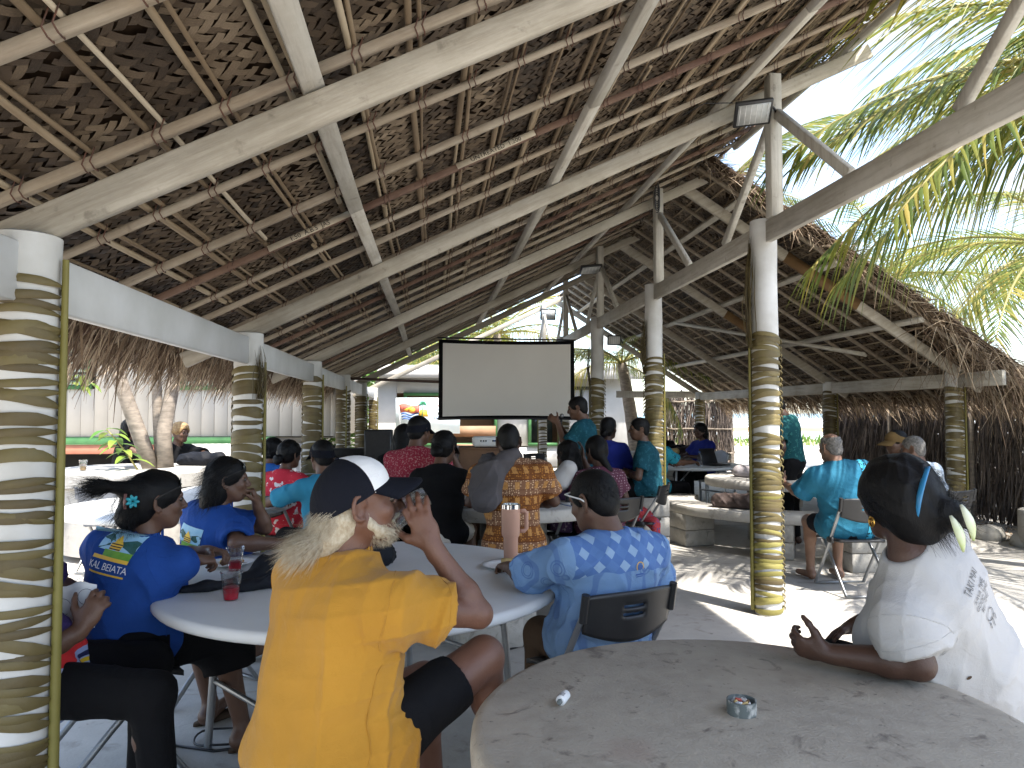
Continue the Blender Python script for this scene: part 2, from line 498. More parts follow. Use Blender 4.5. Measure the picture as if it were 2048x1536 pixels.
# one loose diagonal board under the right roof
MB().beam(PR(5.75, 9.0, -0.08), PR(4.4, 12.6, -0.08), 0.07, 0.03, NRv).build('brace', M['paint_long'], pav)

# battens (up the slope, tied over the purlins)
BY = [0.55, 1.2, 1.79, 2.46, 3.06, 3.68, 4.13, 4.56, 4.98] + [5.6 + 0.46 * k for k in range(19)]
tube_pav = []
ties = MB()
for k, y in enumerate(BY):
    sk = random.uniform(-0.03, 0.03)
    red = k in (6, 12, 18)
    mt = M['batten_red'] if red else M['batten']
    if k % 3 != 1:
        o_ = MB().beam(PL(-1.85, y - sk, 0.132), PL(3.38, y + sk, 0.132), 0.031, 0.036, NLv).build('batten', mt, pav, bevel=0.003)
    else:
        pts = [PL(-1.85 + 5.23 * i / 8, y + sk * (i / 4 - 1) + random.gauss(0, 0.006), 0.132) for i in range(9)]
        o_ = MB().tube(pts, [0.018 + random.gauss(0, .001) for _ in pts], 8).build('batten', mt, pav, auto=60)
for k in range(18):
    y = 7.75 + 0.53 * k
    MB().beam(PR(6.95, y, 0.125), PR(2.9, y, 0.125), 0.035, 0.038, NRv).build('batten', M['batten'], pav)

# lumber stamps on the dark batten near the middle of the roof
def text_mesh(body, size, extrude=0.0, align='CENTER', res=2, space=1.0):
    cu = bpy.data.curves.new('t', 'FONT'); cu.body = body; cu.size = size; cu.extrude = extrude
    cu.align_x = align; cu.align_y = 'CENTER'; cu.resolution_u = res; cu.space_character = space
    to = bpy.data.objects.new('t', cu); COL.objects.link(to)
    dg = bpy.context.evaluated_depsgraph_get(); dg.update()
    me = bpy.data.meshes.new_from_object(to.evaluated_get(dg))
    bpy.data.objects.remove(to); bpy.data.curves.remove(cu)
    me.materials.clear()
    return me
for x, txt in ((0.42, 'UNTREATED  1.200'), (-0.62, '1.50  A.B.S  JAS')):
    y = BY[6] + (0 if True else 0)
    p = PL(x, y - 0.021 - 0.004, 0.132)
    ax = Vector(TLv); up = Vector(NLv); nn = ax.cross(up)
    mw = Matrix((ax, up, nn)).transposed().to_4x4(); mw.translation = p + nn * 0.006
    bx_ = MB().box((0, 0, -0.004), (0.50, 0.034, 0.003)).build('stamp_patch', M['stamp_pale'], pav); bx_.matrix_world = mw
    tm = text_mesh(txt, 0.038); st = stuff(obj('stamp_lettering', tm, M['ink'], pav)); st.matrix_world = mw

# -------- woven thatch
def float_template():
    xs = (-0.62, -0.34, 0.0, 0.34, 0.62); hs = (0.8, 0.05, -0.2, 0.05, 0.8); ws = (0.95, 1.0, 1.0, 1.0, 0.95)
    v = []
    for x, h, w in zip(xs, hs, ws):
        v += [(x, -0.5 * w, h), (x, 0.5 * w, h + 0.12)]
    f = [(2 * i, 2 * i + 1, 2 * i + 3, 2 * i + 2) for i in range(4)]
    return np.array(v), np.array(f)
FT_V, FT_F = float_template()
def weave(P0, S, T, Nn, s0, s1, t0, t1, rowh, cell, lift, ang=45.0, drop=0.03):
    """floats of a 2/2 twill on the underside; rows mirrored so the pattern runs in chevrons.
       returns centre, length axis, width axis, normal axis (all scaled) and tint"""
    out = []
    nrow = int(math.ceil((t1 - t0) / rowh))
    for r in range(nrow):
        ta, tb = t0 + r * rowh, min(t0 + (r + 1) * rowh, t1)
        a = R(ang + RNG.uniform(-5, 5))
        du, dv = np.array([math.cos(a), math.sin(a)]), np.array([math.cos(a), -math.sin(a)])
        if r % 2: du, dv = dv, du
        Dm = np.linalg.inv(np.stack([du, dv], 1))
        cs = np.array([[s0, ta], [s1, ta], [s0, tb], [s1, tb]]) @ Dm.T / cell
        i0, j0 = np.floor(cs.min(0)).astype(int) - 1; i1, j1 = np.ceil(cs.max(0)).astype(int) + 1
        I, J = np.meshgrid(np.arange(i0, i1), np.arange(j0, j1), indexing='ij')
        ph = int(RNG.integers(0, 4))
        m = (I + J + ph) % 4
        panel = (np.floor((I * du[0] + J * dv[0]) * cell / 2.3)).astype(int)
        for kind in (0, 2):
            sel = m == kind
            ii, jj = I[sel].astype(float), J[sel].astype(float)
            if kind == 0: cu, cv, ax, wx = ii + 1.0, jj + 0.5, du, dv
            else: cu, cv, ax, wx = ii + 0.5, jj + 1.0, dv, du
            c2 = cell * (np.outer(cu, du) + np.outer(cv, dv))
            ok = (c2[:, 0] > s0) & (c2[:, 0] < s1) & (c2[:, 1] > ta - 0.2 * cell) & (c2[:, 1] < tb + 0.2 * cell) & (RNG.random(len(cu)) > drop)
            c2 = c2[ok]; n = len(c2)
            if n == 0: continue
            pn = panel[sel][ok]
            th = RNG.normal(0, 0.07, n)
            perp = np.array([-ax[1], ax[0]])
            axs = ax[None] * np.cos(th)[:, None] + perp[None] * np.sin(th)[:, None]
            pps = -ax[None] * np.sin(th)[:, None] + perp[None] * np.cos(th)[:, None]
            L = 2 * cell * RNG.uniform(0.92, 1.12, n); W = cell * RNG.uniform(0.8, 1.02, n); Hh = lift * RNG.uniform(0.6, 1.5, n)
            tilt = RNG.normal(0, 0.10, n)
            c3 = P0[None] + c2[:, :1] * S[None] + c2[:, 1:] * T[None] - Nn[None] * (lift * RNG.normal(0, 0.35, n))[:, None]
            A3 = (axs[:, :1] * S + axs[:, 1:] * T) * L[:, None]
            B3 = (pps[:, :1] * S + pps[:, 1:] * T + Nn[None] * tilt[:, None]) * W[:, None]
            C3 = Nn[None] * Hh[:, None]
            pt = np.sin(pn * 12.9898 + r * 78.233) * 43758.5453; pt = pt - np.floor(pt)
            tint = np.clip(0.18 + 0.5 * pt + RNG.normal(0, 0.15, n) + (0.08 if kind else 0), 0, 1)
            out.append((c3, A3, B3, C3, tint))
    return [np.concatenate([o_[q] for o_ in out]) for q in range(5)]

def floats_mesh(c, A, B, Cn, tint):
    v = c[:, None, :] + FT_V[None, :, :1] * A[:, None, :] + FT_V[None, :, 1:2] * B[:, None, :] + FT_V[None, :, 2:] * Cn[:, None, :]
    n = len(c); k = len(FT_V)
    f = (FT_F[None] + (np.arange(n) * k)[:, None, None]).reshape(-1, 4)
    return npmesh('thatch_weave', v.reshape(-1, 3), f, np.repeat(tint, k))

PL0 = np.array(PL(-1.34, 0, 0.185)); S_ = np.array([0, 1.0, 0])
wl_ = weave(PL0, S_, TLv, NLv, 0.2, 14.3, -0.62, 5.28, 0.235, 0.031, 0.007)
# the 300 woven strips that show largest stand as parts of their own
dcam = wl_[0] - np.array([0, 0, 1.5])
fw = np.array([math.sin(R(6.33)), math.cos(R(6.33)), 0.04]); rt_ = np.array([math.cos(R(6.33)), -math.sin(R(6.33)), 0])
dep = dcam @ fw; px_ = (dcam @ rt_) / np.maximum(dep, .01); pz_ = (dcam[:, 2] - 0.04 * dep) / np.maximum(dep, .01)
inv = (dep > 0.4) & (np.abs(px_) < 0.70) & (pz_ < 0.52)
score = np.where(inv, 1 / np.maximum((dcam ** 2).sum(1), .01), 0)
big = np.argsort(-score)[:300]
keep = np.ones(len(score), bool); keep[big] = False
stuff(obj('thatch_weave', floats_mesh(*[a[keep] for a in wl_]), M['thatch'], pav))
tmpl = []
for q in range(8):
    me = npmesh('thatch_strip', FT_V, FT_F, np.full(len(FT_V), 0.12 + 0.1 * q)); me.materials.append(M['thatch']); tmpl.append(me)
for i in big:
    o_ = obj('thatch_strip', tmpl[int(min(7, max(0, round((wl_[4][i] - 0.12) * 10))))], None, pav)
    mw = Matrix((wl_[1][i], wl_[2][i], wl_[3][i])).transposed().to_4x4(); mw.translation = Vector(wl_[0][i]); o_.matrix_world = mw
PR0 = np.array(PR(6.3, 0, 0.175))
wr_ = weave(PR0, S_, TRv, NRv, 7.62, 17.1, -0.75, 4.0, 0.16, 0.036, 0.012, 32.0, 0.10)
stuff(obj('thatch_weave', floats_mesh(*wr_), M['thatch'], pav))

# upper thatch as one dark backing sheet, added to block light (uneven, real thickness)
def backing(Pf, x0, x1, y0, y1, off, thick):
    nx, ny = 60, 90
    v = []; f = []
    for lay in (0, 1):
        for i in range(nx + 1):
            for j in range(ny + 1):
                o_ = off + lay * thick + random.gauss(0, 0.006)
                v.append(Pf(x0 + (x1 - x0) * i / nx, y0 + (y1 - y0) * j / ny, o_))
    m = (nx + 1) * (ny + 1)
    for i in range(nx):
        for j in range(ny):
            a = i * (ny + 1) + j
            f.append((a, a + 1, a + ny + 2, a + ny + 1)); f.append((m + a, m + a + ny + 1, m + a + ny + 2, m + a + 1))
    for i in range(nx):
        for j in (0, ny):
            a = i * (ny + 1) + j; f.append((a, a + ny + 1, m + a + ny + 1, m + a))
    for j in range(ny):
        for i in (0, nx):
            a = i * (ny + 1) + j; f.append((a, a + 1, m + a + 1, m + a))
    return obj('thatch_backing', npmesh('thatch_backing', v, f, None, False), M['thatch_dark'], pav)
backing(PL, -1.95, 3.38, -0.5, 14.3, 0.215, 0.07)
backing(PR, 7.05, 2.92, 7.62, 17.2, 0.21, 0.07)

# midribs of the thatch panels (doubled, running along the building, tied to the battens)
def midrib(P, row_x, ya, yb, off, r0):
    n = 9; ph = random.uniform(0, 6)
    pts = [P(row_x + 0.008 * math.sin(ph + i * 0.9), ya + (yb - ya) * i / (n - 1), off + 0.004 * math.sin(ph * 2 + i * 1.3)) for i in range(n)]
    rr = [r0 * (1.0 - 0.45 * i / (n - 1)) for i in range(n)]
    if random.random() < 0.5: rr.reverse()
    MB().tube(pts, rr, 6, min(1, max(0, random.gauss(0.5, 0.22)))).build('thatch_midrib', M['spine'], pav, auto=70)
nrow = 25
for r_ in range(nrow + 1):
    t = -0.62 + 0.235 * r_
    x = -1.34 + t * math.cos(AL)
    ya = 0.5 + random.uniform(-0.4, 0)
    while ya < 14.1:
        yb = min(14.25, ya + random.uniform(3.2, 4.6))
        midrib(PL, x - 0.014, ya, yb, 0.163, 0.0155)
        midrib(PL, x + 0.014 + random.uniform(-0.004, 0.012), ya + random.uniform(-.1, .1), yb, 0.163, 0.0115)
        for y in BY:
            if ya <= y <= yb and y < 9:
                for sx in (-0.012, 0.012):
                    p = PL(x + sx, y, 0.150)
                    ties.tube([PL(x + sx + 0.03, y - 0.024, 0.165), PL(x + sx, y - 0.025, 0.128), PL(x + sx, y - 0.015, 0.107), PL(x + sx, y + 0.015, 0.107), PL(x + sx, y + 0.025, 0.128), PL(x + sx - .03, y + 0.024, 0.165)], 0.0026, 4)
        ya = yb + random.uniform(0, 0.05)
for r_ in range(30):
    t = -0.72 + 0.16 * r_
    x = 6.3 - t * math.cos(AR)
    ya = 7.62
    while ya < 17.0:
        yb = min(17.15, ya + random.uniform(2.2, 4.2))
        midrib(PR, x + random.uniform(-.02, .02), ya, yb, 0.156, 0.013)
        ya = yb + random.uniform(0, 0.1)
stuff(ties.build('wire_ties', M['tie'], pav))

# shaggy edges: dead leaflets hanging from the eaves and the gable ends
def strand(mb, p, d, L, w, sag, tint, n=4):
    p = Vector(p); d = Vector(d).normalized()
    s = d.cross(Vector((random.gauss(0, 1), random.gauss(0, 1), random.gauss(0, .4)))).normalized()
    vs_ = []; 
    for i in range(n + 1):
        u = i / n
        q = p + d * (L * u) + Vector((0, 0, -sag * u * u))
        ww = w * (1 - 0.85 * u)
        vs_ += [q - s * ww, q + s * ww]
    mb.add(vs_, [(2 * i, 2 * i + 1, 2 * i + 3, 2 * i + 2) for i in range(n)], tint)
fr = MB()
for k in range(9000):
    y = random.uniform(-0.5, 14.2); x = random.uniform(-1.98, -1.55)
    p = PL(x, y, random.uniform(0.14, 0.26))
    strand(fr, p, (-0.75 + random.gauss(0, .28), random.gauss(0.1, .5), -0.75 + random.gauss(0, .3)), random.uniform(0.10, 0.34), random.uniform(0.004, 0.012), random.uniform(0.02, 0.14), random.random())
stuff(fr.build('eave_fringe', M['fringe'], pav))
fr = MB()
for k in range(1100):                      # rake of the right roof
    x = random.uniform(2.9, 7.05)
    p = PR(x, 7.64 + random.uniform(-.05, .1), random.uniform(0.12, 0.30))
    strand(fr, p, (random.gauss(0.35, .5), -0.7 + random.gauss(0, .4), random.gauss(-0.15, .45)), random.uniform(0.1, 0.34), random.uniform(0.003, 0.009), random.uniform(0.02, 0.2), random.random())
for k in range(420):                       # longer strands near its lower corner
    x = random.uniform(5.6, 7.1)
    p = PR(x, random.uniform(7.45, 8.3), random.uniform(0.05, 0.28))
    strand(fr, p, (random.gauss(0.1, .5), -0.4 + random.gauss(0, .5), -0.7 + random.gauss(0, .5)), random.uniform(0.25, 0.75), random.uniform(0.003, 0.008), random.uniform(0.05, 0.3), random.random(), 6)
for k in range(2600):                      # lower eave of the right roof
    y = random.uniform(7.6, 17.2)
    p = PR(random.uniform(6.8, 7.08), y, random.uniform(0.1, 0.27))
    strand(fr, p, (0.7 + random.gauss(0, .3), random.gauss(0, .5), -0.8 + random.gauss(0, .3)), random.uniform(0.15, 0.4), random.uniform(0.004, 0.012), random.uniform(0.02, 0.1), random.random())
for k in range(500):                       # ridge edge of the left slope
    y = random.uniform(0, 14)
    p = PL(3.38, y, random.uniform(0.18, 0.29))
    strand(fr, p, (0.8, random.gauss(0, .5), random.gauss(0.2, .3)), random.uniform(0.03, 0.12), 0.006, 0.02, random.random())
stuff(fr.build('rake_fringe', M['fringe'], pav))
# ------------------------------------------------------------------ palm fronds wound round the columns
def wrap_leaflet(rc, dphi, w, rise, droop, tint, seed, n=14, lift=0.004):
    rg = random.Random(seed)
    v = []
    wob = rg.uniform(-0.006, 0.006); ph = rg.uniform(0, 6)
    for i in range(n + 1):
        u = i / n
        a = dphi * u
        z = rise * math.sin(min(1, u * 1.6) * math.pi / 2) - droop * u * u + wob * math.sin(ph + u * 7)
        ww = w * (0.35 + 0.65 * min(1, u * 5)) * (1 - 0.55 * u ** 3)
        r = rc + lift + 0.003 * math.sin(ph + u * 9)
        for k, (dz, dr) in enumerate(((-0.5, 0.0), (0.05, 0.005), (0.5, 0.0))):
            rr = r + dr
            v.append((rr * math.cos(a), rr * math.sin(a), z + dz * ww))
    f = []
    for i in range(n):
        b = 3 * i
        f += [(b, b + 1, b + 4, b + 3), (b + 1, b + 2, b + 5, b + 4)]
    if dphi < 0: f = [tuple(reversed(q)) for q in f]
    return np.array(v), f

def palm_wrap(x, y, phi0, dirn, z0, z1, label, pitch=0.046, w=0.034, dphi=205, single=True, tilt=0.0, tint=(0.3, 0.6), stem_r=0.014, lowgreen=0.0):
    root = empty('palm_frond_wrap', label, 'palm decoration', (x, y, 0), phi0, 'palm fronds wound round the columns')
    rc = 0.100
    # stem
    mb = MB(); n = 14
    pts = [((rc + 0.016) * math.cos(tilt * (i / n - 0.5)), (rc + 0.016) * math.sin(tilt * (i / n - 0.5)), z0 + (z1 + 0.06 - z0) * i / n) for i in range(n + 1)]
    mb.tube(pts, [stem_r * (1.15 - 0.5 * i / n) for i in range(n + 1)], 8, 0.55)
    mb.build('stem', M['wrap_stem'], root, auto=60)
    protos = []
    for q in range(8):
        t = tint[0] + (tint[1] - tint[0]) * q / 7
        rise = random.uniform(0.0, 0.04); droop = random.uniform(0.0, 0.075)
        v, f = wrap_leaflet(rc, dirn * R(dphi + random.uniform(-25, 10)), w * random.uniform(0.72, 1.3), rise, droop, t, q * 31 + int(x * 100))
        protos.append((v, f, t))
    joined = MB(); z = z0 + 0.01; k = 0
    meshes = []
    if single:
        for v, f, t in protos:
            me = npmesh('leaflet', v, f, np.full(len(v), t)); me.materials.append(M['wrap']); meshes.append(me)
            if lowgreen:
                me2 = npmesh('leaflet', v, f, np.full(len(v), min(1, t + lowgreen))); me2.materials.append(M['wrap_stem']); meshes.append(me2)
    while z < z1:
        q = random.randrange(8)
        ang = tilt * ((z - z0) / (z1 - z0) - 0.5)
        if single:
            mi = 2 * q + (1 if random.random() < max(0, 1 - (z - z0) / 0.9) else 0) if lowgreen else q
            o_ = obj('leaflet', meshes[mi], None, root, (0, 0, z), (random.gauss(0, 0.06), random.gauss(0.02, 0.06), ang))
        else:
            v, f, t = protos[q]
            ca, sa = math.cos(ang), math.sin(ang)
            joined.add([(p[0] * ca - p[1] * sa, p[0] * sa + p[1] * ca, p[2] + z) for p in v], f, t)
        z += pitch * random.choice((0.35, 0.7, 0.9, 1.0, 1.2, 1.5)) * 0.97; k += 1
    if not single: stuff(joined.build('leaflets', M['wrap'], root, smooth=True))
    # the second row of leaflets passes behind the column and ends in curled tips
    back = MB()
    z = z0 + 0.02
    while z < z1 - 0.03:
        v, f, t = protos[random.randrange(8)]
        back.add([(p[0], -p[1], p[2] + z) for p in v], [tuple(reversed(q)) for q in f], t)
        e = dirn * R(dphi - 14)
        bx, by = (rc + .012) * math.cos(e), (rc + .012) * math.sin(e)
        back.tube([(bx, by, z + .01), (bx * 1.13, by * 1.13, z - .005), (bx * 1.10, by * 1.10, z - .03)], [.007, .006, .002], 4, random.uniform(0.3, 0.8))
        z += pitch * random.uniform(1.1, 1.6)
    stuff(back.build('back_leaflets', M['wrap'], root, smooth=True))
    return root

def bundle(x, y, phi, z0, z1, root, n=34, spread=0.05):
    """dry upper end of a frond, its leaflets gathered upright against the column"""
    mb = MB()
    for k in range(n):
        a = phi + random.gauss(0, 0.16)
        r0 = 0.108 + random.uniform(0, 0.02)
        zt = z1 - random.uniform(0, 0.25)
        p = [((r0 + spread * random.random() * math.sin(u * math.pi)) * math.cos(a + u * random.uniform(-.2, .25)), (r0 + spread * math.sin(u * math.pi) * 0.7) * math.sin(a + u * 0.1), z0 + (zt - z0) * u) for u in (0, .25, .5, .75, 1)]
        mb.tube(p, [0.004, 0.008, 0.008, 0.006, 0.002], 4, random.uniform(0.05, 0.6), flat=0.35)
    o_ = mb.build('dry_tip', M['wrap'], root, smooth=True); o_.matrix_parent_inverse = Matrix.Identity(4)
    o_.rotation_euler = (0, 0, -root.rotation_euler.z)
    return stuff(o_)

palm_wrap(LX, 2.44, R(2), -1, 0.0, 1.93, 'olive brown palm frond wound round the nearest column at left edge', 0.036, 0.036, 215, tint=(0.22, 0.55), stem_r=0.016)
w = palm_wrap(LX, 5.26, R(-2), -1, 0.0, 1.80, 'palm frond on column just behind woman resting chin on hand', 0.042, 0.044, 210, tint=(0.28, 0.6))
bundle(LX, 5.26, R(-30), 1.6, 1.98, w, 24, 0.03)
palm_wrap(LX, 8.03, R(-10), -1, 0.0, 1.86, 'golden brown palm frond on third column of the left row', 0.038, 0.045, 205, tint=(0.3, 0.55))
palm_wrap(LX, 10.8, R(-62), -1, 0.0, 1.84, 'palm frond with its stem up the front of the fourth left column', 0.034, 0.044, 200, False, tint=(0.15, 0.45))
palm_wrap(LX, 13.5, R(-15), -1, 0.0, 1.80, 'palm frond on the fifth left column beside the dark pipe', 0.036, 0.044, 200, False, tint=(0.15, 0.45))
palm_wrap(LX, 16.3, R(-30), -1, 0.0, 1.80, 'palm frond on the farthest column of the left row', 0.036, 0.044, 200, False, tint=(0.2, 0.5))
w = palm_wrap(CX, 5.26, R(172), 1, 0.03, 2.10, 'brown to green palm frond on column right of centre, sunlit foot', 0.036, 0.040, 195, tint=(0.25, 0.75), lowgreen=0.25)
bundle(CX, 5.26, R(185), 2.0, 2.85, w)
w = palm_wrap(CX, 8.03, R(330), -1, 0.03, 2.12, 'tan palm frond on the middle column beside the red cloth chair', 0.034, 0.040, 200, tint=(0.3, 0.75), tilt=0.3)
bundle(CX, 8.03, R(190), 1.95, 2.6, w)
w = palm_wrap(CX, 10.87, R(170), 1, 0.03, 2.03, 'palm frond on middle column right of the projection screen', 0.04, 0.042, 200, tint=(0.3, 0.7), stem_r=0.012)
bundle(CX, 10.87, R(170), 1.9, 2.6, w, 20)
palm_wrap(CX, 13.7, R(180), 1, 0.0, 1.7, 'dark palm frond on column behind the man with microphone', 0.075, 0.036, 200, False, tint=(0.1, 0.5))
palm_wrap(CX, 16.4, R(200), 1, 0.0, 1.7, 'dark palm frond on far column seen under the screen', 0.075, 0.036, 200, False, tint=(0.1, 0.5))
palm_wrap(RX, 8.17, R(-50), -1, 0.0, 1.80, 'palm frond with open stem on column before dark thatch fence', 0.033, 0.038, 215, tint=(0.3, 0.8))
palm_wrap(RX, 10.95, R(-45), -1, 0.0, 1.84, 'palm frond on right column by the gap to the sea', 0.036, 0.038, 205, False, tint=(0.1, 0.5))
palm_wrap(RX, 13.7, R(-45), -1, 0.0, 1.84, 'palm frond on right row column hidden behind the sunlit column', 0.036, 0.038, 205, False, tint=(0.1, 0.5))
palm_wrap(RX, 16.6, R(-45), -1, 0.0, 1.84, 'palm frond on far right column near brown leaf screen', 0.036, 0.038, 205, False, tint=(0.3, 0.7))
# ------------------------------------------------------------------ buildings behind
M['cream'] = mat('cream', (0.47, 0.43, 0.375), (0.42, 0.385, 0.335), 0.6, 1.5, 0.3)
M['trim_green'] = mat('trim_green', (0.07, 0.19, 0.07), (0.05, 0.14, 0.055), 0.5, 4)
M['brick_red'] = mat('brick_red', (0.42, 0.17, 0.11), (0.35, 0.14, 0.09), 0.7, 4)
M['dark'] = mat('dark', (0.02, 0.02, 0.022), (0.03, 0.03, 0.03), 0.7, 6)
M['white_wall'] = mat('white_wall', (0.60, 0.59, 0.575), (0.50, 0.49, 0.475), 0.7, 1.2, 0.3)
M['pale_roof'] = mat('pale_roof', (0.52, 0.50, 0.47), (0.42, 0.40, 0.38), 0.5, 1.0)
M['glass_dark'] = mat('glass_dark', (0.05, 0.06, 0.06), (0.10, 0.12, 0.10), 0.15, 3, 0.6)
M['louvre'] = mat('louvre', (0.55, 0.58, 0.50), (0.35, 0.42, 0.28), 0.2, 5, 0.5)
M['corrugated'] = mat('corrugated', (0.48, 0.47, 0.45), (0.36, 0.34, 0.32), 0.5, 3, 0.4)
M['orange_wood'] = mat('orange_wood', (0.33, 0.20, 0.12), (0.26, 0.16, 0.095), 0.6, 3)

hb = empty('cream_house', 'raised cream panel house with green trim behind the leaning tree', 'house', (-6, 13.5, 0))
def hpart(name, mb, m, **k): o_ = mb.build(name, M[m], hb, **k); o_.matrix_parent_inverse = hb.matrix_basis.inverted(); return o_
bpy.context.view_layer.update()
wins = [(-8.6, -6.02, 1.99, 2.95), (-4.42, -2.9, 1.99, 2.95)]
x = -12.0; wbd = 0.226
while x < -1.75:
    hit = [w for w in wins if w[0] - 0.05 < x + wbd / 2 < w[1] + 0.05]
    xx1 = min(x + wbd, -1.74)
    segs = [(1.09, 3.2)] if not hit else [(1.09, hit[0][2] - 0.06), (hit[0][3] + 0.06, 3.2)]
    for za, zb in segs:
        hpart('wall_panel', MB().box(((x + xx1) / 2, 13.52, (za + zb) / 2), (xx1 - x - 0.005, 0.04, zb - za)), 'cream', bevel=0.002)
    x += wbd
hpart('wall_core', MB().box((-6.9, 13.60, 2.1), (10.2, 0.08, 2.05)), 'dark')
hpart('house_body', MB().box((-6.9, 16.8, 2.1), (10.2, 6.3, 2.1)), 'cream')
hpart('green_sill', MB().box((-7.4, 13.49, 1.02), (9.2, 0.07, 0.13)), 'trim_green', bevel=0.005)
hpart('red_skirt', MB().box((-7.9, 13.51, 0.87), (8.1, 0.05, 0.16)), 'brick_red', bevel=0.005)
for px in (-11, -9, -7, -5, -3.2): hpart('stump', MB().box((px, 13.8, 0.38), (0.2, 0.2, 0.86)), 'white_concrete')
hpart('crawlspace_shade', MB().box((-6.9, 15.2, 0.4), (10.0, 0.1, 0.9)), 'dark')  # dark panel in place of the shade under the raised floor
hpart('roof', MB().add([(-12.4, 12.6, 3.1), (-1.4, 12.6, 3.1), (-1.4, 17, 4.6), (-12.4, 17, 4.6), (-12.4, 12.6, 3.18), (-1.4, 12.6, 3.18), (-1.4, 17, 4.68), (-12.4, 17, 4.68)], [(3, 2, 1, 0), (4, 5, 6, 7), (0, 1, 5, 4), (1, 2, 6, 5), (2, 3, 7, 6), (3, 0, 4, 7)]), 'pale_roof')
for xa, xb, za, zb in wins:
    f_ = MB()
    f_.box(((xa + xb) / 2, 13.50, za - 0.03), (xb - xa + 0.16, 0.08, 0.07)); f_.box(((xa + xb) / 2, 13.50, zb + 0.03), (xb - xa + 0.16, 0.08, 0.07))
    f_.box((xa - 0.04, 13.50, (za + zb) / 2), (0.07, 0.078, zb - za)); f_.box((xb + 0.04, 13.50, (za + zb) / 2), (0.07, 0.078, zb - za))
    f_.box(((xa + xb) / 2 + .2, 13.51, (za + zb) / 2), (0.06, 0.06, zb - za))
    wf = stuff(hpart('window', f_, 'trim_green'))
    pn = MB().box(((xa + xb) / 2, 13.555, (za + zb) / 2), (xb - xa, 0.01, zb - za)).build('pane', M['glass_dark'], wf)
    zz = za + 0.05
    while zz < zb:
        s_ = MB().beam((xa + 0.02, 13.52, zz), (xb - 0.02, 13.52, zz), 0.005, 0.085, (0, 0.5, 1)).build('louvre', M['louvre'], wf)
        zz += 0.115
# corrugated sheets leaning below the house end
cs = empty('corrugated_sheet', 'low grey corrugated sheets under the end of the cream house', 'sheet', (-3, 12.9, 0))
mb = MB(); n = 80; v = []; f = []
for i in range(n + 1):
    xx = -1.1 + 2.3 * i / n
    yy = 0.025 * math.sin(i * 1.6)
    v += [(xx, yy, 0.05), (xx, yy + 0.1, 0.98)]
f = [(2 * i, 2 * i + 2, 2 * i + 3, 2 * i + 1) for i in range(n)]
o_ = MB().add(v, f).build('sheet', M['corrugated'], cs, smooth=True)
mod = o_.modifiers.new('s', 'SOLIDIFY'); mod.thickness = 0.006

fb = empty('white_house', 'white house with green window frames behind the projection screen', 'house', (2, 21, 0))
bpy.context.view_layer.update()
def fpart(name, mb, m, par=None, **k): 
    o_ = mb.build(name, M[m], par or fb, **k)
    if par is None: o_.matrix_parent_inverse = fb.matrix_basis.inverted()
    return o_
fpart('wall', MB().box((-3.4, 21.15, 1.25), (4.8, 0.25, 2.6)), 'white_wall')
fpart('wall', MB().box((1.5, 21.16, 2.32), (4.98, 0.24, 0.46)), 'white_wall')
fpart('wall', MB().box((1.5, 21.16, 0.25), (4.98, 0.24, 0.6)), 'white_wall')
fpart('wall', MB().box((4.95, 21.15, 1.25), (1.9, 0.25, 2.6)), 'white_wall')
fpart('wall', MB().box((2.35, 21.15, 1.3), (0.9, 0.22, 1.58)), 'white_wall')
fpart('side_wall', MB().box((5.8, 24.5, 1.25), (0.25, 6.4, 2.6)), 'white_wall')
fpart('side_wall', MB().box((-5.7, 24.5, 1.25), (0.25, 6.4, 2.6)), 'white_wall')
fpart('back_room', MB().box((0.6, 23.2, 1.2), (10, 0.15, 2.5)), 'orange_wood')
fpart('fascia', MB().box((0.1, 20.55, 2.62), (12.6, 0.12, 0.24)), 'pale_roof')
fpart('roof', MB().add([(-6.4, 20.5, 2.72), (6.4, 20.5, 2.72), (6.4, 28, 3.3), (-6.4, 28, 3.3), (-6.4, 20.5, 2.8), (6.4, 20.5, 2.8), (6.4, 28, 3.4), (-6.4, 28, 3.4)], [(3, 2, 1, 0), (4, 5, 6, 7), (0, 1, 5, 4), (1, 2, 6, 5), (2, 3, 7, 6), (3, 0, 4, 7)]), 'pale_roof')
for xa, xb, za, zb in ((-0.75, 1.85, 0.6, 2.05), (2.85, 3.75, 0.6, 1.7), (4.1, 4.66, 1.45, 2.25)):
    f_ = MB()
    for (c_, s_) in ((((xa + xb) / 2, 21.02, za), (xb - xa + .1, .1, .09)), (((xa + xb) / 2, 21.02, zb), (xb - xa + .1, .1, .09)), ((xa, 21.02, (za + zb) / 2), (.09, .098, zb - za - .09)), ((xb, 21.02, (za + zb) / 2), (.09, .098, zb - za - .09)), (((xa + xb) / 2, 21.03, (za + zb) / 2), (.07, .09, zb - za - .09))): f_.box(c_, s_)
    wf = stuff(fpart('window', f_, 'trim_green' if xa < 4 else 'dark'))
    fpart('pane', MB().box(((xa + xb) / 2, 21.06 if xa > 3 else 22.4, (za + zb) / 2), (xb - xa, 0.012, zb - za)), 'glass_dark' if xa > 2 else 'orange_wood', wf)
bn = empty('wooden_bench', 'orange wooden bench on the veranda under the screen', 'bench', (1.0, 20.2, 0))
for nm, c_, s_ in (('seat', (0, 0, 0.62), (1.6, 0.4, 0.05)), ('backrest', (0, 0.22, 1.0), (1.6, 0.04, 0.3)), ('leg', (-.7, 0, .29), (.07, .35, .6)), ('leg', (.7, 0, .29), (.07, .35, .6))):
    MB().box(c_, s_).build(nm, M['orange_wood'], bn)

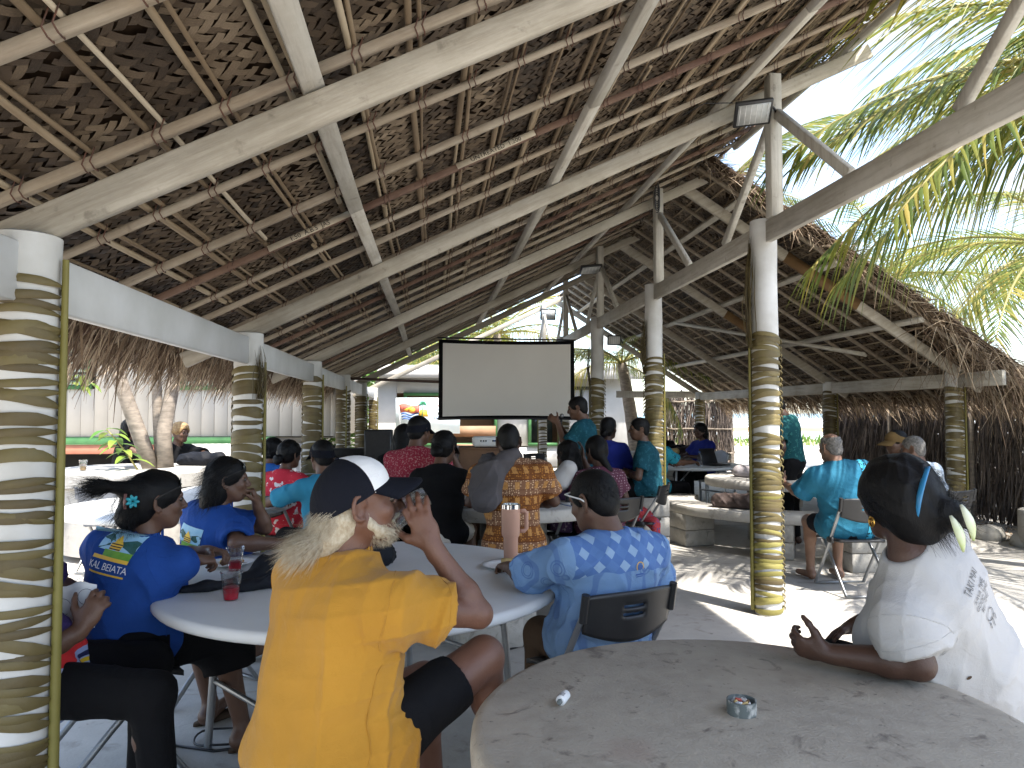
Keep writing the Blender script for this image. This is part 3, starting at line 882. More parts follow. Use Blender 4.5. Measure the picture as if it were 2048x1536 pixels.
# banner with flag, palm and lettering, tied to the house wall
M['banner'] = mat('banner', (0.70, 0.76, 0.78), (0.62, 0.72, 0.77), 0.5, 3)
M['p_red'] = mat('p_red', (0.48, 0.09, 0.07), (0.42, 0.12, 0.08), 0.6, 5)
M['p_yellow'] = mat('p_yellow', (0.75, 0.48, 0.05), (0.7, 0.4, 0.05), 0.6, 5)
M['p_blue'] = mat('p_blue', (0.05, 0.12, 0.35), (0.04, 0.1, 0.3), 0.6, 5)
M['p_green'] = mat('p_green', (0.05, 0.32, 0.16), (0.04, 0.25, 0.12), 0.6, 5)
M['p_white'] = mat('p_white', (0.75, 0.75, 0.75), (0.7, 0.7, 0.7), 0.6, 5)
ban = empty('banner', 'pale banner with waving red flag and palm beside the screen', 'banner', (-0.97, 20.0, 0))
def flat(name, pts, y, m, par=ban, th=0.004):
    n = len(pts)
    v = [(p[0], y, p[1]) for p in pts] + [(p[0], y + th, p[1]) for p in pts]
    f = [tuple(range(n)), tuple(range(2 * n - 1, n - 1, -1))] + [(i, i + n, (i + 1) % n + n, (i + 1) % n) for i in range(n)]
    return MB().add(v, f).build(name, M[m], par)
flat('sheet', [(0, 0.95), (1.75, 0.95), (1.75, 1.93), (0, 1.93)], 0, 'banner', th=0.01)
wv = lambda u: 0.03 * math.sin(u * 6.5)
top = [(0.09 + 0.55 * u, 1.74 + wv(u)) for u in np.linspace(0, 1, 9)]
mid = [(0.13 + 0.51 * u, 1.52 + wv(u)) for u in np.linspace(1, 0, 9)]
flat('flag_field', top + mid, -0.006, 'p_red')
for k in range(3):
    za = 1.50 - 0.07 * k
    a_ = [(0.14 + .02 * k + 0.5 * u, za + wv(u * 1.4)) for u in np.linspace(0, 1, 13)]; b__ = [(p[0], p[1] - 0.035) for p in reversed(a_)]
    flat('flag_wave', a_ + b__, -0.006, 'p_blue')
flat('flag_sun', [(0.44 + 0.09 * math.cos(t), 1.60 + 0.07 * math.sin(t)) for t in np.linspace(0, 6.28, 14)[:-1]], -0.011, 'p_yellow')
flat('flag_bird', [(0.2, 1.6), (0.34, 1.66), (0.46, 1.70), (0.36, 1.62), (0.3, 1.56)], -0.014, 'p_yellow')
flat('flag_pole', [(0.055, 1.78), (0.075, 1.78), (0.16, 0.98), (0.14, 0.98)], -0.006, 'p_white')
flat('palm_trunk', [(0.70, 1.42), (0.73, 1.42), (0.745, 1.76), (0.725, 1.76)], -0.009, 'p_green')
flat('sand_patch', [(0.6, 1.42), (0.88, 1.42), (0.84, 1.62), (0.66, 1.60)], -0.006, 'p_yellow')
for k in range(7):
    a = R(-10 + 33 * k)
    c0 = (0.735, 1.76); c1 = (0.735 + .13 * math.cos(a), 1.76 + .13 * math.sin(a) - .02); nx, nz = -math.sin(a) * .018, math.cos(a) * .018
    mx_ = ((c0[0] + c1[0]) / 2, (c0[1] + c1[1]) / 2 + .02)
    flat('palm_leaf', [c0, (mx_[0] + nx, mx_[1] + nz), c1, (mx_[0] - nx, mx_[1] - nz)], -0.012 - .001 * k, 'p_green')
for txt, zz, m_, sz in (('KIRIBATI', 1.83, 'p_red', 0.10), ('AT', 1.72, 'p_red', 0.10), ('NATIONAL', 1.62, 'p_blue', .09), ('45', 1.50, 'ink', 0.10), ('HALL', 1.38, 'p_blue', 0.11)):
    tm = text_mesh(txt, sz, 0.001); o_ = stuff(obj('lettering', tm, M[m_], ban, (1.17, -0.012, zz), (R(90), 0, 0)))

# ------------------------------------------------------------------ leaf fences
def leaf_fence(name, label, p0, p1, h, n, holes=0.0):
    root = empty(name, label, 'fence', (p0[0], p0[1], 0))
    p0v, p1v = Vector((*p0, 0)), Vector((*p1, 0)); d = (p1v - p0v); L = d.length; d.normalize(); nn = Vector((-d.y, d.x, 0))
    mb = MB()
    for k in range(n):
        u = random.random() * L; z0 = random.uniform(-0.02, h * 0.95); ln = random.uniform(0.3, 0.8)
        q = d * u + nn * random.uniform(-0.05, 0.05) + Vector((0, 0, z0 + ln * 0.3))
        strand(mb, q, d * random.gauss(0, .16) + nn * random.gauss(0, .10) + Vector((0, 0, -1)), min(ln, q.z + 0.02), random.uniform(0.007, 0.018), 0, random.random() ** 1.3, 3)
    stuff(mb.build('leaves', M['fence_leaf'], root))
    for z in (0.45, 1.1, h - 0.18):
        pts = [tuple(d * (L * i / 10) + nn * (-0.07 + random.gauss(0, .006)) + Vector((0, 0, z + random.gauss(0, .015)))) for i in range(11)]
        MB().tube(pts, 0.022, 6).build('rail', M['bark'], root, smooth=True)
    k = max(2, int(L / 1.6))
    for i in range(k + 1):
        q = d * (L * i / k)
        MB().tube([tuple(q + nn * .08), tuple(q + nn * .08 + Vector((0.01, 0, h + .02)))], 0.035, 7).build('post', M['bark'], root, smooth=True)
    return root
M['fence_leaf'] = leafmat('fence_leaf', [(0.0, (0.05, 0.041, 0.037)), (0.5, (0.12, 0.096, 0.082)), (0.85, (0.22, 0.175, 0.145)), (1.0, (0.32, 0.25, 0.20))], 0.75, 0.0, 6)
leaf_fence('leaf_fence', 'dark dry palm leaf fence along the right side', (7.7, 4.0), (7.6, 13.1), 2.05, 16000)
leaf_fence('leaf_fence', 'sunlit brown palm leaf screen beyond the far tables', (6.1, 18.4), (7.85, 18.4), 2.0, 3000)
# ------------------------------------------------------------------ coconut palms
def frond_mesh(seed, L=3.2, arch=0.55, droop=1.1, pairs=52, leaf=0.62, hang=0.5):
    rg = random.Random(seed)
    n = 22; pts = []
    for i in range(n + 1):
        u = i / n
        pts.append(Vector((L * (u - 0.06 * u * u), 0.05 * math.sin(u * 2 + seed) , arch * L * 0.5 * u - droop * L * 0.42 * u ** 2.2)))
    ra = MB().tube(pts, [0.030 * (1 - u / n) ** 0.8 + 0.004 for u in range(n + 1)], 6)
    lv = MB()
    for k in range(pairs * 2):
        side = 1 if k % 2 else -1
        u = 0.10 + 0.90 * (k // 2) / pairs
        f_ = u * n; i = min(n - 1, int(f_)); p = pts[i].lerp(pts[i + 1], f_ - i)
        t = (pts[i + 1] - pts[i]).normalized()
        s = Vector((0, 1, 0)) * side
        ln = leaf * (0.55 + 0.45 * math.sin(min(1, u * 1.5 + .15) * math.pi / 2)) * (1 - 0.62 * max(0, u - 0.55) / 0.45) * rg.uniform(0.85, 1.1)
        sw = 0.55 + 0.75 * u
        d = (s * rg.uniform(0.85, 1.05) + t * sw * rg.uniform(0.8, 1.2) + Vector((0, 0, rg.uniform(0.05, 0.3)))).normalized()
        wv_ = d.cross(Vector((0, 0, 1))).normalized()
        w0 = rg.uniform(0.008, 0.0135); vs_ = []; m = 5
        hg = hang * rg.uniform(0.6, 1.4)
        for j in range(m + 1):
            q = j / m
            pp = p + d * (ln * q) + Vector((0, 0, -hg * ln * q * q))
            ww = w0 * (0.5 + 1.0 * min(1, q * 4)) * (1 - 0.92 * q ** 1.5)
            up = Vector((0, 0, -ww * 0.5))
            vs_ += [pp - wv_ * ww + up, pp, pp + wv_ * ww + up]
        f = []
        for j in range(m):
            b = 3 * j; f += [(b, b + 1, b + 4, b + 3), (b + 1, b + 2, b + 5, b + 4)]
        lv.add(vs_, f, min(1, max(0, rg.gauss(0.42, 0.17) + (0.35 if rg.random() < 0.10 else 0))))
    return npmesh('frond', ra.v, ra.f, ra.t), npmesh('leaflets', lv.v, lv.f, lv.t)
FR = [frond_mesh(s, 3.2, a, dr, 56, 0.7, h) for s, a, dr, h in ((1, 0.55, 1.0, 0.5), (2, 0.35, 1.15, 0.8), (3, 0.8, 0.9, 0.4), (4, 0.15, 1.25, 1.1))]
for a, b in FR: a.materials.append(M['palm_stem']); b.materials.append(M['palm'])
M['palm_gold'] = leafmat('palm_gold', [(0.0, (0.10, 0.12, 0.025)), (0.4, (0.25, 0.24, 0.04)), (0.75, (0.45, 0.36, 0.07)), (1.0, (0.55, 0.38, 0.10))], 0.45, 0.35, 3, 0.4)
FRG = []
for a, b in FR:
    b2 = b.copy(); b2.materials.clear(); b2.materials.append(M['palm_gold']); FRG.append((a, b2))

def add_frond(root, variant, az, el, roll=0.0, sc=1.0, at=(0, 0, 0), gold=False):
    ra, lv = (FRG if gold else FR)[variant]
    o_ = obj('frond', ra, None, root, at, None)
    o_.rotation_mode = 'ZYX'; o_.rotation_euler = (R(roll), R(-el), R(az)); o_.scale = (sc, sc, sc)
    stuff(obj('leaflets', lv, None, o_))
    return o_
def palm_tree(label, base, top, r, fronds, gold=()):
    root = empty('palm_tree', label, 'palm tree', base, 0, 'coconut palms')
    rel = Vector(top) - Vector(base)
    n = 14; pts = []
    for i in range(n + 1):
        u = i / n; pts.append((rel.x * u ** 1.4, rel.y * u ** 1.4, -0.1 + (rel.z + 0.1) * u))
    MB().tube(pts, [r * (1.25 - 0.45 * i / n) + 0.008 * (i % 2) for i in range(n + 1)], 10).build('trunk', M['bark'], root, auto=60)
    for k, (v_, az, el, sc) in enumerate(fronds):
        add_frond(root, v_, az, el, random.uniform(-15, 15), sc, tuple(rel), gold=(k in gold))
    return root
# near palm: crown just outside the frame on the right, fronds reach into the picture
near = palm_tree('coconut palm whose near fronds hang over the right of the yard', (7.25, 5.0, 0), (6.55, 5.35, 4.25), 0.13,
    [(0, 176, 3, 1.18), (1, 172, -8, 1.16), (0, 187, 14, 1.15), (1, 192, -22, 1.12), (3, 165, 2, 1.05), (0, 205, 20, 1.1), (3, 182, -30, 1.0), (2, 120, 25, 1.1), (2, 60, 30, 1.1), (1, 0, 20, 1.1), (2, 290, 30, 1.1), (1, 240, 15, 1.0), (3, 140, -5, 1.0), (1, 152, -12, 1.0)], gold=(3,))
palm_tree('coconut palm leaning behind the right roof with crown against clouds', (9.6, 7.2, 0), (8.3, 7.0, 5.3), 0.14,
    [(0, 170, 10, 1.2), (1, 190, -5, 1.2), (0, 200, 25, 1.2), (1, 150, 0, 1.15), (3, 178, -20, 1.1), (2, 110, 30, 1.2), (2, 30, 30, 1.2), (1, 330, 10, 1.2), (2, 270, 25, 1.2), (0, 225, 15, 1.2), (3, 205, -15, 1.1)])
def crown(n=16, sc=1.2, low=-25, hi=60):
    return [(random.randrange(4), 360 * k / n + random.uniform(-12, 12), random.uniform(low, hi), sc * random.uniform(0.85, 1.1)) for k in range(n)]
palm_tree('tall coconut palm above the ridge between post and struts', (8.2, 19.5, 0), (7.9, 19.5, 7.4), 0.16, crown(18, 1.25), gold=(2, 7, 11))
palm_tree('golden coconut palm behind the screen under the gable', (2.4, 24.5, 0), (2.2, 24.5, 4.2), 0.15, crown(18, 1.2), gold=(0, 1, 3, 4, 6, 8, 9, 12, 15))
palm_tree('short dry palm with drooping fronds left of the sunlit screen', (5.1, 17.6, 0), (4.7, 17.6, 2.75), 0.15, crown(14, 0.75, -50, 45), gold=(1, 5, 9))
palm_tree('coconut palm left of the screen beyond the last rafters', (-0.4, 27.5, 0), (-0.3, 27.5, 3.6), 0.15, crown(16, 1.2), gold=(2, 5))
palm_tree('coconut palm beyond the fence at the right edge', (12.5, 12.5, 0), (11.8, 12.2, 4.6), 0.15, crown(16, 1.3), gold=(3, 8, 12))
palm_tree('coconut palm behind the far thatch beside the tall one', (13.0, 19.0, 0), (12.6, 18.8, 5.2), 0.15, crown(16, 1.3), gold=(4,))

# leafy trees
def leaf_blob(name, label, base, crowns, n, trunkpts, size=0.10, mat_='green_leaf', r=0.12):
    root = empty(name, label, 'tree', base)
    for tp in trunkpts:
        MB().tube([Vector(p) for p in tp], [r * (1 - 0.4 * i / max(1, len(tp) - 1)) for i in range(len(tp))], 9).build('trunk', M['bark'], root, smooth=True)
    mb = MB()
    for k in range(n):
        c, rad = random.choice(crowns)
        while True:
            d = Vector((random.uniform(-1, 1), random.uniform(-1, 1), random.uniform(-1, 1)))
            if 0.25 < d.length < 1: break
        p = Vector(c) + Vector((d.x * rad[0], d.y * rad[1], d.z * rad[2]))
        a = Vector((random.gauss(0, 1), random.gauss(0, 1), random.gauss(0, .6))).normalized(); b = a.orthogonal().normalized()
        s = size * random.uniform(0.6, 1.3)
        mb.add([p - a * s, p + b * s * .42, p + a * s, p - b * s * .42], [(0, 1, 2, 3)], min(1, max(0, random.gauss(.45, .25))))
    stuff(mb.build('crown', M[mat_], root))
    return root
leaf_blob('leafy_tree', 'bushy green tree beyond the white house roof', (0.6, 30, 0), [((0, 0, 4.0), (2.0, 1.6, 1.6)), ((-2.2, 0, 3.2), (1.6, 1.4, 1.4)), ((1.8, 0, 3.6), (1.6, 1.4, 1.3))], 5200, [[(0, 0, -.1), (0.1, 0, 1.5), (0, 0, 3.6)]], 0.16)
leaf_blob('leafy_tree', 'pale green bush between the cream and white houses', (-2.3, 19.5, 0), [((0, 0, 1.6), (0.7, .7, 1.6)), ((.3, 0, 2.8), (.6, .6, .8))], 2600, [[(0, 0, -.1), (0, 0, 2.4)]], 0.10)
leaf_blob('leafy_tree', 'grey branched tree past the thatch corner at right', (10.6, 8.6, 0), [((-.3, 0, 3.3), (1.2, 1.2, .9)), ((.9, .6, 3.9), (1.3, 1.2, .9)), ((0.6, -.9, 2.9), (1.0, 1.0, .6))], 3600, [[(0, 0, -.1), (-0.15, 0, 1.3), (-0.35, .05, 2.2), (-.5, 0, 3.2)], [(-0.1, 0, 1.2), (0.25, 0, 2.2), (.8, .3, 3.6)], [(-.2, 0, 1.7), (-.1, -.3, 2.4), (.4, -.8, 3.0)]], 0.10)

# tree growing through the round concrete planter
tr = empty('planter_tree', 'grey three-stemmed tree rising out of the round concrete table', 'tree', (-3.22, 8.85, 0.84))
for tp, r in (([(0, 0, 0), (-.12, -.05, .4), (-.28, -.2, 1.0), (-.55, -.3, 1.9), (-1.0, -.3, 3.0)], 0.085), ([(0.08, .07, 0), (.04, .07, .5), (0.01, .05, 1.05), (0.1, .1, 2.2), (.1, .1, 3.2)], 0.06), ([(.16, -.02, 0), (.13, -.02, .45), (.22, .02, 1.05), (.4, .1, 1.9), (.7, .2, 3.0)], 0.082)):
    MB().tube(tp, [r * (1.1 - 0.1 * i) for i in range(5)], 10).build('trunk', M['bark'], tr, smooth=True)
mb = MB()
def big_leaf(mb, p, d, L, w, tint, sag=0.25):
    p = Vector(p); d = Vector(d).normalized(); s = d.cross(Vector((0, 0, 1))).normalized(); vs_ = []
    for j in range(6):
        q = j / 5; c = p + d * (L * q) + Vector((0, 0, -sag * L * q * q)); ww = w * math.sin(math.pi * (0.08 + 0.90 * q)) ; up = Vector((0, 0, ww * .25))
        vs_ += [c - s * ww + up, c, c + s * ww + up]
    f = []
    for j in range(5):
        b = 3 * j; f += [(b, b + 1, b + 4, b + 3), (b + 1, b + 2, b + 5, b + 4)]
    mb.add(vs_, f, tint)
for k in range(260):
    a = random.uniform(0, 6.28); rr = random.uniform(.2, 1.5)
    p = (-.2 + rr * math.cos(a), .1 + rr * math.sin(a), random.uniform(2.2, 3.4))
    big_leaf(mb, p, (random.gauss(0, 1), random.gauss(0, 1), random.gauss(-.2, .4)), random.uniform(.15, .26), .06, random.random())
stuff(mb.build('crown', M['green_leaf'], tr, smooth=True))
for k in range(7):          # low twig with pale leaves hanging under the eave
    l_ = MB(); big_leaf(l_, (-.66 + random.uniform(-.1, .08), -.25, 1.06 + random.uniform(-.12, .1)), (random.gauss(0, 1), random.gauss(-.3, .5), random.gauss(-.2, .5)), .15, .045, random.uniform(.75, 1))
    l_.build('leaf', M['green_leaf'], tr, smooth=True)
sap = empty('sapling', 'green leafy seedling leaning over the round concrete table', 'plant', (-3.42, 8.45, 0.87))
MB().tube([(0.2, 0, 0), (.08, -.02, .2), (-.05, -.05, .38), (-.12, -.05, .46)], [.01, .009, .007, .004], 6).build('stem', M['palm_stem'], sap, smooth=True)
for k in range(17):
    u = 0.25 + .75 * k / 16; l_ = MB(); a = k * 2.4
    big_leaf(l_, (0.2 - .32 * u, -.05 * u, .46 * u), (math.cos(a) - .3, math.sin(a), .15), random.uniform(.18, .27), .042, random.uniform(.45, .9), .5)
    l_.build('leaf', M['green_leaf'], sap, smooth=True)
# ------------------------------------------------------------------ implicit-surface modelling for bodies and cloth
class Sdf:
    def __init__(self, lo, hi, h):
        self.lo = np.array(lo, np.float32); self.h = h
        self.n = np.ceil((np.array(hi) - self.lo) / h).astype(int) + 1
        self.f = np.full(self.n, 1.0, np.float32)
        self.ax = [self.lo[i] + h * np.arange(self.n[i], dtype=np.float32) for i in range(3)]
    def block(self, lo, hi):
        a = np.clip(np.floor((np.array(lo) - self.lo) / self.h).astype(int), 0, self.n - 1)
        b = np.clip(np.ceil((np.array(hi) - self.lo) / self.h).astype(int) + 1, 1, self.n)
        if (b <= a).any(): return None
        sl = tuple(slice(a[i], b[i]) for i in range(3))
        return sl, self.ax[0][sl[0]][:, None, None], self.ax[1][sl[1]][None, :, None], self.ax[2][sl[2]][None, None, :]
    def _mix(self, sl, d, k, sub):
        a = self.f[sl]
        if sub:
            d = -d
            if k <= 0: self.f[sl] = np.maximum(a, d); return
            h = np.clip(0.5 - 0.5 * (d - a) / k, 0, 1)
            # smooth max
            self.f[sl] = d * (1 - h) + a * h + k * h * (1 - h)
        else:
            if k <= 0: self.f[sl] = np.minimum(a, d); return
            h = np.clip(0.5 + 0.5 * (d - a) / k, 0, 1)
            self.f[sl] = d * (1 - h) + a * h - k * h * (1 - h)
    def cone(self, a, b, r1, r2, k=0.02, sub=False, flat=False, inflate=0.0):
        a = np.array(a, np.float32); b = np.array(b, np.float32); r1 += inflate; r2 += inflate
        m = max(r1, r2) + k + 3 * self.h
        bl = self.block(np.minimum(a, b) - m, np.maximum(a, b) + m)
        if bl is None: return self
        sl, X, Y, Z = bl
        ba = b - a; L2 = float(ba @ ba) + 1e-12
        px, py, pz = X - a[0], Y - a[1], Z - a[2]
        tu = (px * ba[0] + py * ba[1] + pz * ba[2]) / L2
        t = np.clip(tu, 0, 1)
        d = np.sqrt((px - t * ba[0]) ** 2 + (py - t * ba[1]) ** 2 + (pz - t * ba[2]) ** 2) - (r1 + (r2 - r1) * t)
        if flat: d = np.maximum(d, (tu - 1) * math.sqrt(L2))
        self._mix(sl, d, k, sub); return self
    def ell(self, c, r, Fm=None, k=0.02, sub=False, inflate=0.0):
        c = np.array(c, np.float32); r = np.array(r, np.float32) + inflate
        m = float(r.max()) + k + 3 * self.h
        bl = self.block(c - m, c + m)
        if bl is None: return self
        sl, X, Y, Z = bl
        px, py, pz = X - c[0], Y - c[1], Z - c[2]
        if Fm is None: q = (px, py, pz)
        else: q = tuple(px * Fm[0, i] + py * Fm[1, i] + pz * Fm[2, i] for i in range(3))
        k0 = np.sqrt((q[0] / r[0]) ** 2 + (q[1] / r[1]) ** 2 + (q[2] / r[2]) ** 2)
        k1 = np.sqrt((q[0] / r[0] ** 2) ** 2 + (q[1] / r[1] ** 2) ** 2 + (q[2] / r[2] ** 2) ** 2) + 1e-6
        self._mix(sl, k0 * (k0 - 1) / k1, k, sub); return self
    def plane(self, p, n, k=0.0):
        """remove everything on the side the normal points to"""
        n = np.array(n, np.float32); n = n / np.linalg.norm(n)
        d = (self.ax[0][:, None, None] - p[0]) * n[0] + (self.ax[1][None, :, None] - p[1]) * n[1] + (self.ax[2][None, None, :] - p[2]) * n[2]
        self.f = np.maximum(self.f, d); return self
    def ripple(self, amp, seed=0, sc=1.0, band=0.05):
        rg = np.random.default_rng(seed)
        ix = np.nonzero(np.abs(self.f) < 0.045)
        X, Y, Z = (self.ax[q][ix[q]] for q in range(3))
        w = 0
        for q in range(3):
            k = rg.normal(size=3); k = k / np.linalg.norm(k) * rg.uniform(14, 30) * sc
            k2 = rg.normal(size=3) * 7 * sc; ph = rg.uniform(0, 6, 2)
            w = w + 0.7 * np.sin(k[0] * X + k[1] * Y + k[2] * Z + ph[0] + 1.6 * np.sin(k2[0] * X + k2[1] * Y + k2[2] * Z + ph[1]))
        for q in range(3):          # sharp-crested folds that fade in and out
            k = rg.normal(size=3); k = k / np.linalg.norm(k) * rg.uniform(16, 26) * sc
            k2 = rg.normal(size=3) * 6 * sc; k3 = rg.normal(size=3) * 6; ph = rg.uniform(0, 6, 3)
            s_ = np.abs(np.sin(k[0] * X + k[1] * Y + k[2] * Z + ph[0] + 1.3 * np.sin(k2[0] * X + k2[1] * Y + k2[2] * Z + ph[1])))
            mk = np.clip(np.sin(k3[0] * X + k3[1] * Y + k3[2] * Z + ph[2]), 0, 1)
            w = w - 2.6 * mk * (1 - s_) ** 3
        self.f[ix] += (amp * 0.5) * w.astype(np.float32); return self
    def mesh(self):
        f = self.f; h = self.h
        ins = f < 0
        s = np.zeros(tuple(self.n - 1), np.int8)
        for dx in (0, 1):
            for dy in (0, 1):
                for dz in (0, 1):
                    s += ins[dx:self.n[0] - 1 + dx, dy:self.n[1] - 1 + dy, dz:self.n[2] - 1 + dz]
        act = np.argwhere((s > 0) & (s < 8))
        if len(act) == 0: return np.zeros((0, 3)), np.zeros((0, 4), int)
        vid = np.full(tuple(self.n - 1), -1, np.int32)
        vid[act[:, 0], act[:, 1], act[:, 2]] = np.arange(len(act))
        cs = np.array([[i >> 2 & 1, i >> 1 & 1, i & 1] for i in range(8)])
        val = np.stack([f[act[:, 0] + c[0], act[:, 1] + c[1], act[:, 2] + c[2]] for c in cs], 1)
        acc = np.zeros((len(act), 3)); cnt = np.zeros(len(act))
        for i in range(8):
            for b in (1, 2, 4):
                j = i | b
                if j == i: continue
                va, vb = val[:, i], val[:, j]
                cr = (va < 0) != (vb < 0)
                t = np.where(cr, va / np.where(cr, va - vb, 1), 0)
                p = cs[i][None] + t[:, None] * (cs[j] - cs[i])[None]
                acc += p * cr[:, None]; cnt += cr
        v = self.lo + h * (act + acc / np.maximum(cnt, 1)[:, None])
        quads = []
        for a in range(3):
            sl0 = [slice(None)] * 3; sl1 = [slice(None)] * 3
            sl0[a] = slice(0, -1); sl1[a] = slice(1, None)
            i0, i1 = ins[tuple(sl0)], ins[tuple(sl1)]
            e = np.argwhere(i0 != i1)
            b, c = (a + 1) % 3, (a + 2) % 3
            ok = (e[:, b] > 0) & (e[:, c] > 0) & (e[:, b] < self.n[b] - 1) & (e[:, c] < self.n[c] - 1)
            e = e[ok]
            def at(ob, oc):
                q = e.copy(); q[:, b] += ob; q[:, c] += oc
                return vid[q[:, 0], q[:, 1], q[:, 2]]
            Q = np.stack([at(-1, -1), at(0, -1), at(0, 0), at(-1, 0)], 1)
            fl = ~i0[e[:, 0], e[:, 1], e[:, 2]]
            Q[fl] = Q[fl][:, ::-1]
            quads.append(Q)
        return v, np.concatenate(quads)

def unit(v):
    v = np.array(v, float); return v / (np.linalg.norm(v) + 1e-9)
def frame(az, pitch=0.0, roll=0.0):
    """columns: right, forward, up; az clockwise from +Y, pitch down positive (degrees)"""
    a, p, r_ = R(az), R(pitch), R(roll)
    fwd = np.array([math.sin(a) * math.cos(p), math.cos(a) * math.cos(p), -math.sin(p)])
    rt = np.array([math.cos(a), -math.sin(a), 0.0])
    up = np.cross(rt, fwd)
    rt2 = rt * math.cos(r_) + up * math.sin(r_); up2 = np.cross(rt2, fwd)
    return np.stack([rt2, fwd, up2], 1)

# ------------------------------------------------------------------ cloth and skin materials
def skinmat(name, c):
    m, nt, b = _nt(name)
    b.inputs['Roughness'].default_value = 0.48; b.inputs['Specular IOR Level'].default_value = 0.4
    vec = coords(nt)
    col = mixc(nt, ramp(nt, noise(nt, vec, 9, 5), [(0.3, 0.0), (0.7, 1.0)]), c, tuple(x * y for x, y in zip(c, (0.78, 0.74, 0.72))))
    col = mixc(nt, ramp(nt, noise(nt, vec, 60, 3), [(0.55, 0.0), (0.8, 0.35)]), col, tuple(x * 0.6 for x in c))
    nt.links.new(col, b.inputs['Base Color'])
    bump(nt, b, math_(nt, 'ADD', noise(nt, vec, 170, 3), math_(nt, 'MULTIPLY', noise(nt, vec, 28, 4), 2.0)), 0.3, 0.003)
    return m
def clothmat(name, colfn, rough=0.85, weave_s=420, sheen=0.0):
    m, nt, b = _nt(name)
    b.inputs['Roughness'].default_value = rough; b.inputs['Specular IOR Level'].default_value = 0.15
    b.inputs['Sheen Weight'].default_value = sheen
    vec = coords(nt)
    nt.links.new(colfn(nt, vec), b.inputs['Base Color'])
    h = math_(nt, 'ADD', noise(nt, vec, weave_s, 2), math_(nt, 'MULTIPLY', noise(nt, vec, 11, 5, 0.6, 0.8), 5.0))
    bump(nt, b, h, 0.32, 0.007)
    return m
def plain(c, v=0.82):
    return lambda nt, vec: mixc(nt, ramp(nt, noise(nt, vec, 5, 4), [(0.35, 0.0), (0.65, 1.0)]), c, tuple(x * v for x in c))
def sepxyz(nt, vec):
    s = nt.nodes.new('ShaderNodeSeparateXYZ'); nt.links.new(vec, s.inputs[0]); return s.outputs
def vmap(nt, vec, scale=(1, 1, 1), rot=(0, 0, 0), loc=(0, 0, 0)):
    mp = nt.nodes.new('ShaderNodeMapping'); mp.inputs['Scale'].default_value = scale; mp.inputs['Rotation'].default_value = rot; mp.inputs['Location'].default_value = loc
    nt.links.new(vec, mp.inputs[0]); return mp.outputs[0]
def voron(nt, vec, scale, feature='F1', out='Distance', rnd=1.0):
    n = N(nt, 'ShaderNodeTexVoronoi', Scale=scale, Randomness=rnd); n.feature = feature
    nt.links.new(vec, n.inputs['Vector']); return n.outputs[out]
def frac(nt, s): return math_(nt, 'FRACT', s)
def gt(nt, a, b): return math_(nt, 'GREATER_THAN', a, b)
def lt(nt, a, b): return math_(nt, 'LESS_THAN', a, b)

def floral(base, f1, f2, scale=14, cut=0.30):
    def fn(nt, vec):
        warp = nt.nodes.new('ShaderNodeVectorMath'); warp.operation = 'ADD'
        nz = N(nt, 'ShaderNodeTexNoise', Scale=16.0, Detail=2.0); nt.links.new(vec, nz.inputs['Vector'])
        sc_ = nt.nodes.new('ShaderNodeVectorMath'); sc_.operation = 'SCALE'; sc_.inputs['Scale'].default_value = 0.14
        nt.links.new(nz.outputs['Color'], sc_.inputs[0]); nt.links.new(vec, warp.inputs[0]); nt.links.new(sc_.outputs[0], warp.inputs[1])
        v = voron(nt, warp.outputs[0], scale)
        c = mixc(nt, ramp(nt, v, [(cut - 0.03, 1.0), (cut, 0.0)]), base, f1)
        v2 = voron(nt, warp.outputs[0], scale * 2.2)
        c = mixc(nt, ramp(nt, v2, [(0.16, 1.0), (0.2, 0.0)]), c, f2)
        return c
    return fn
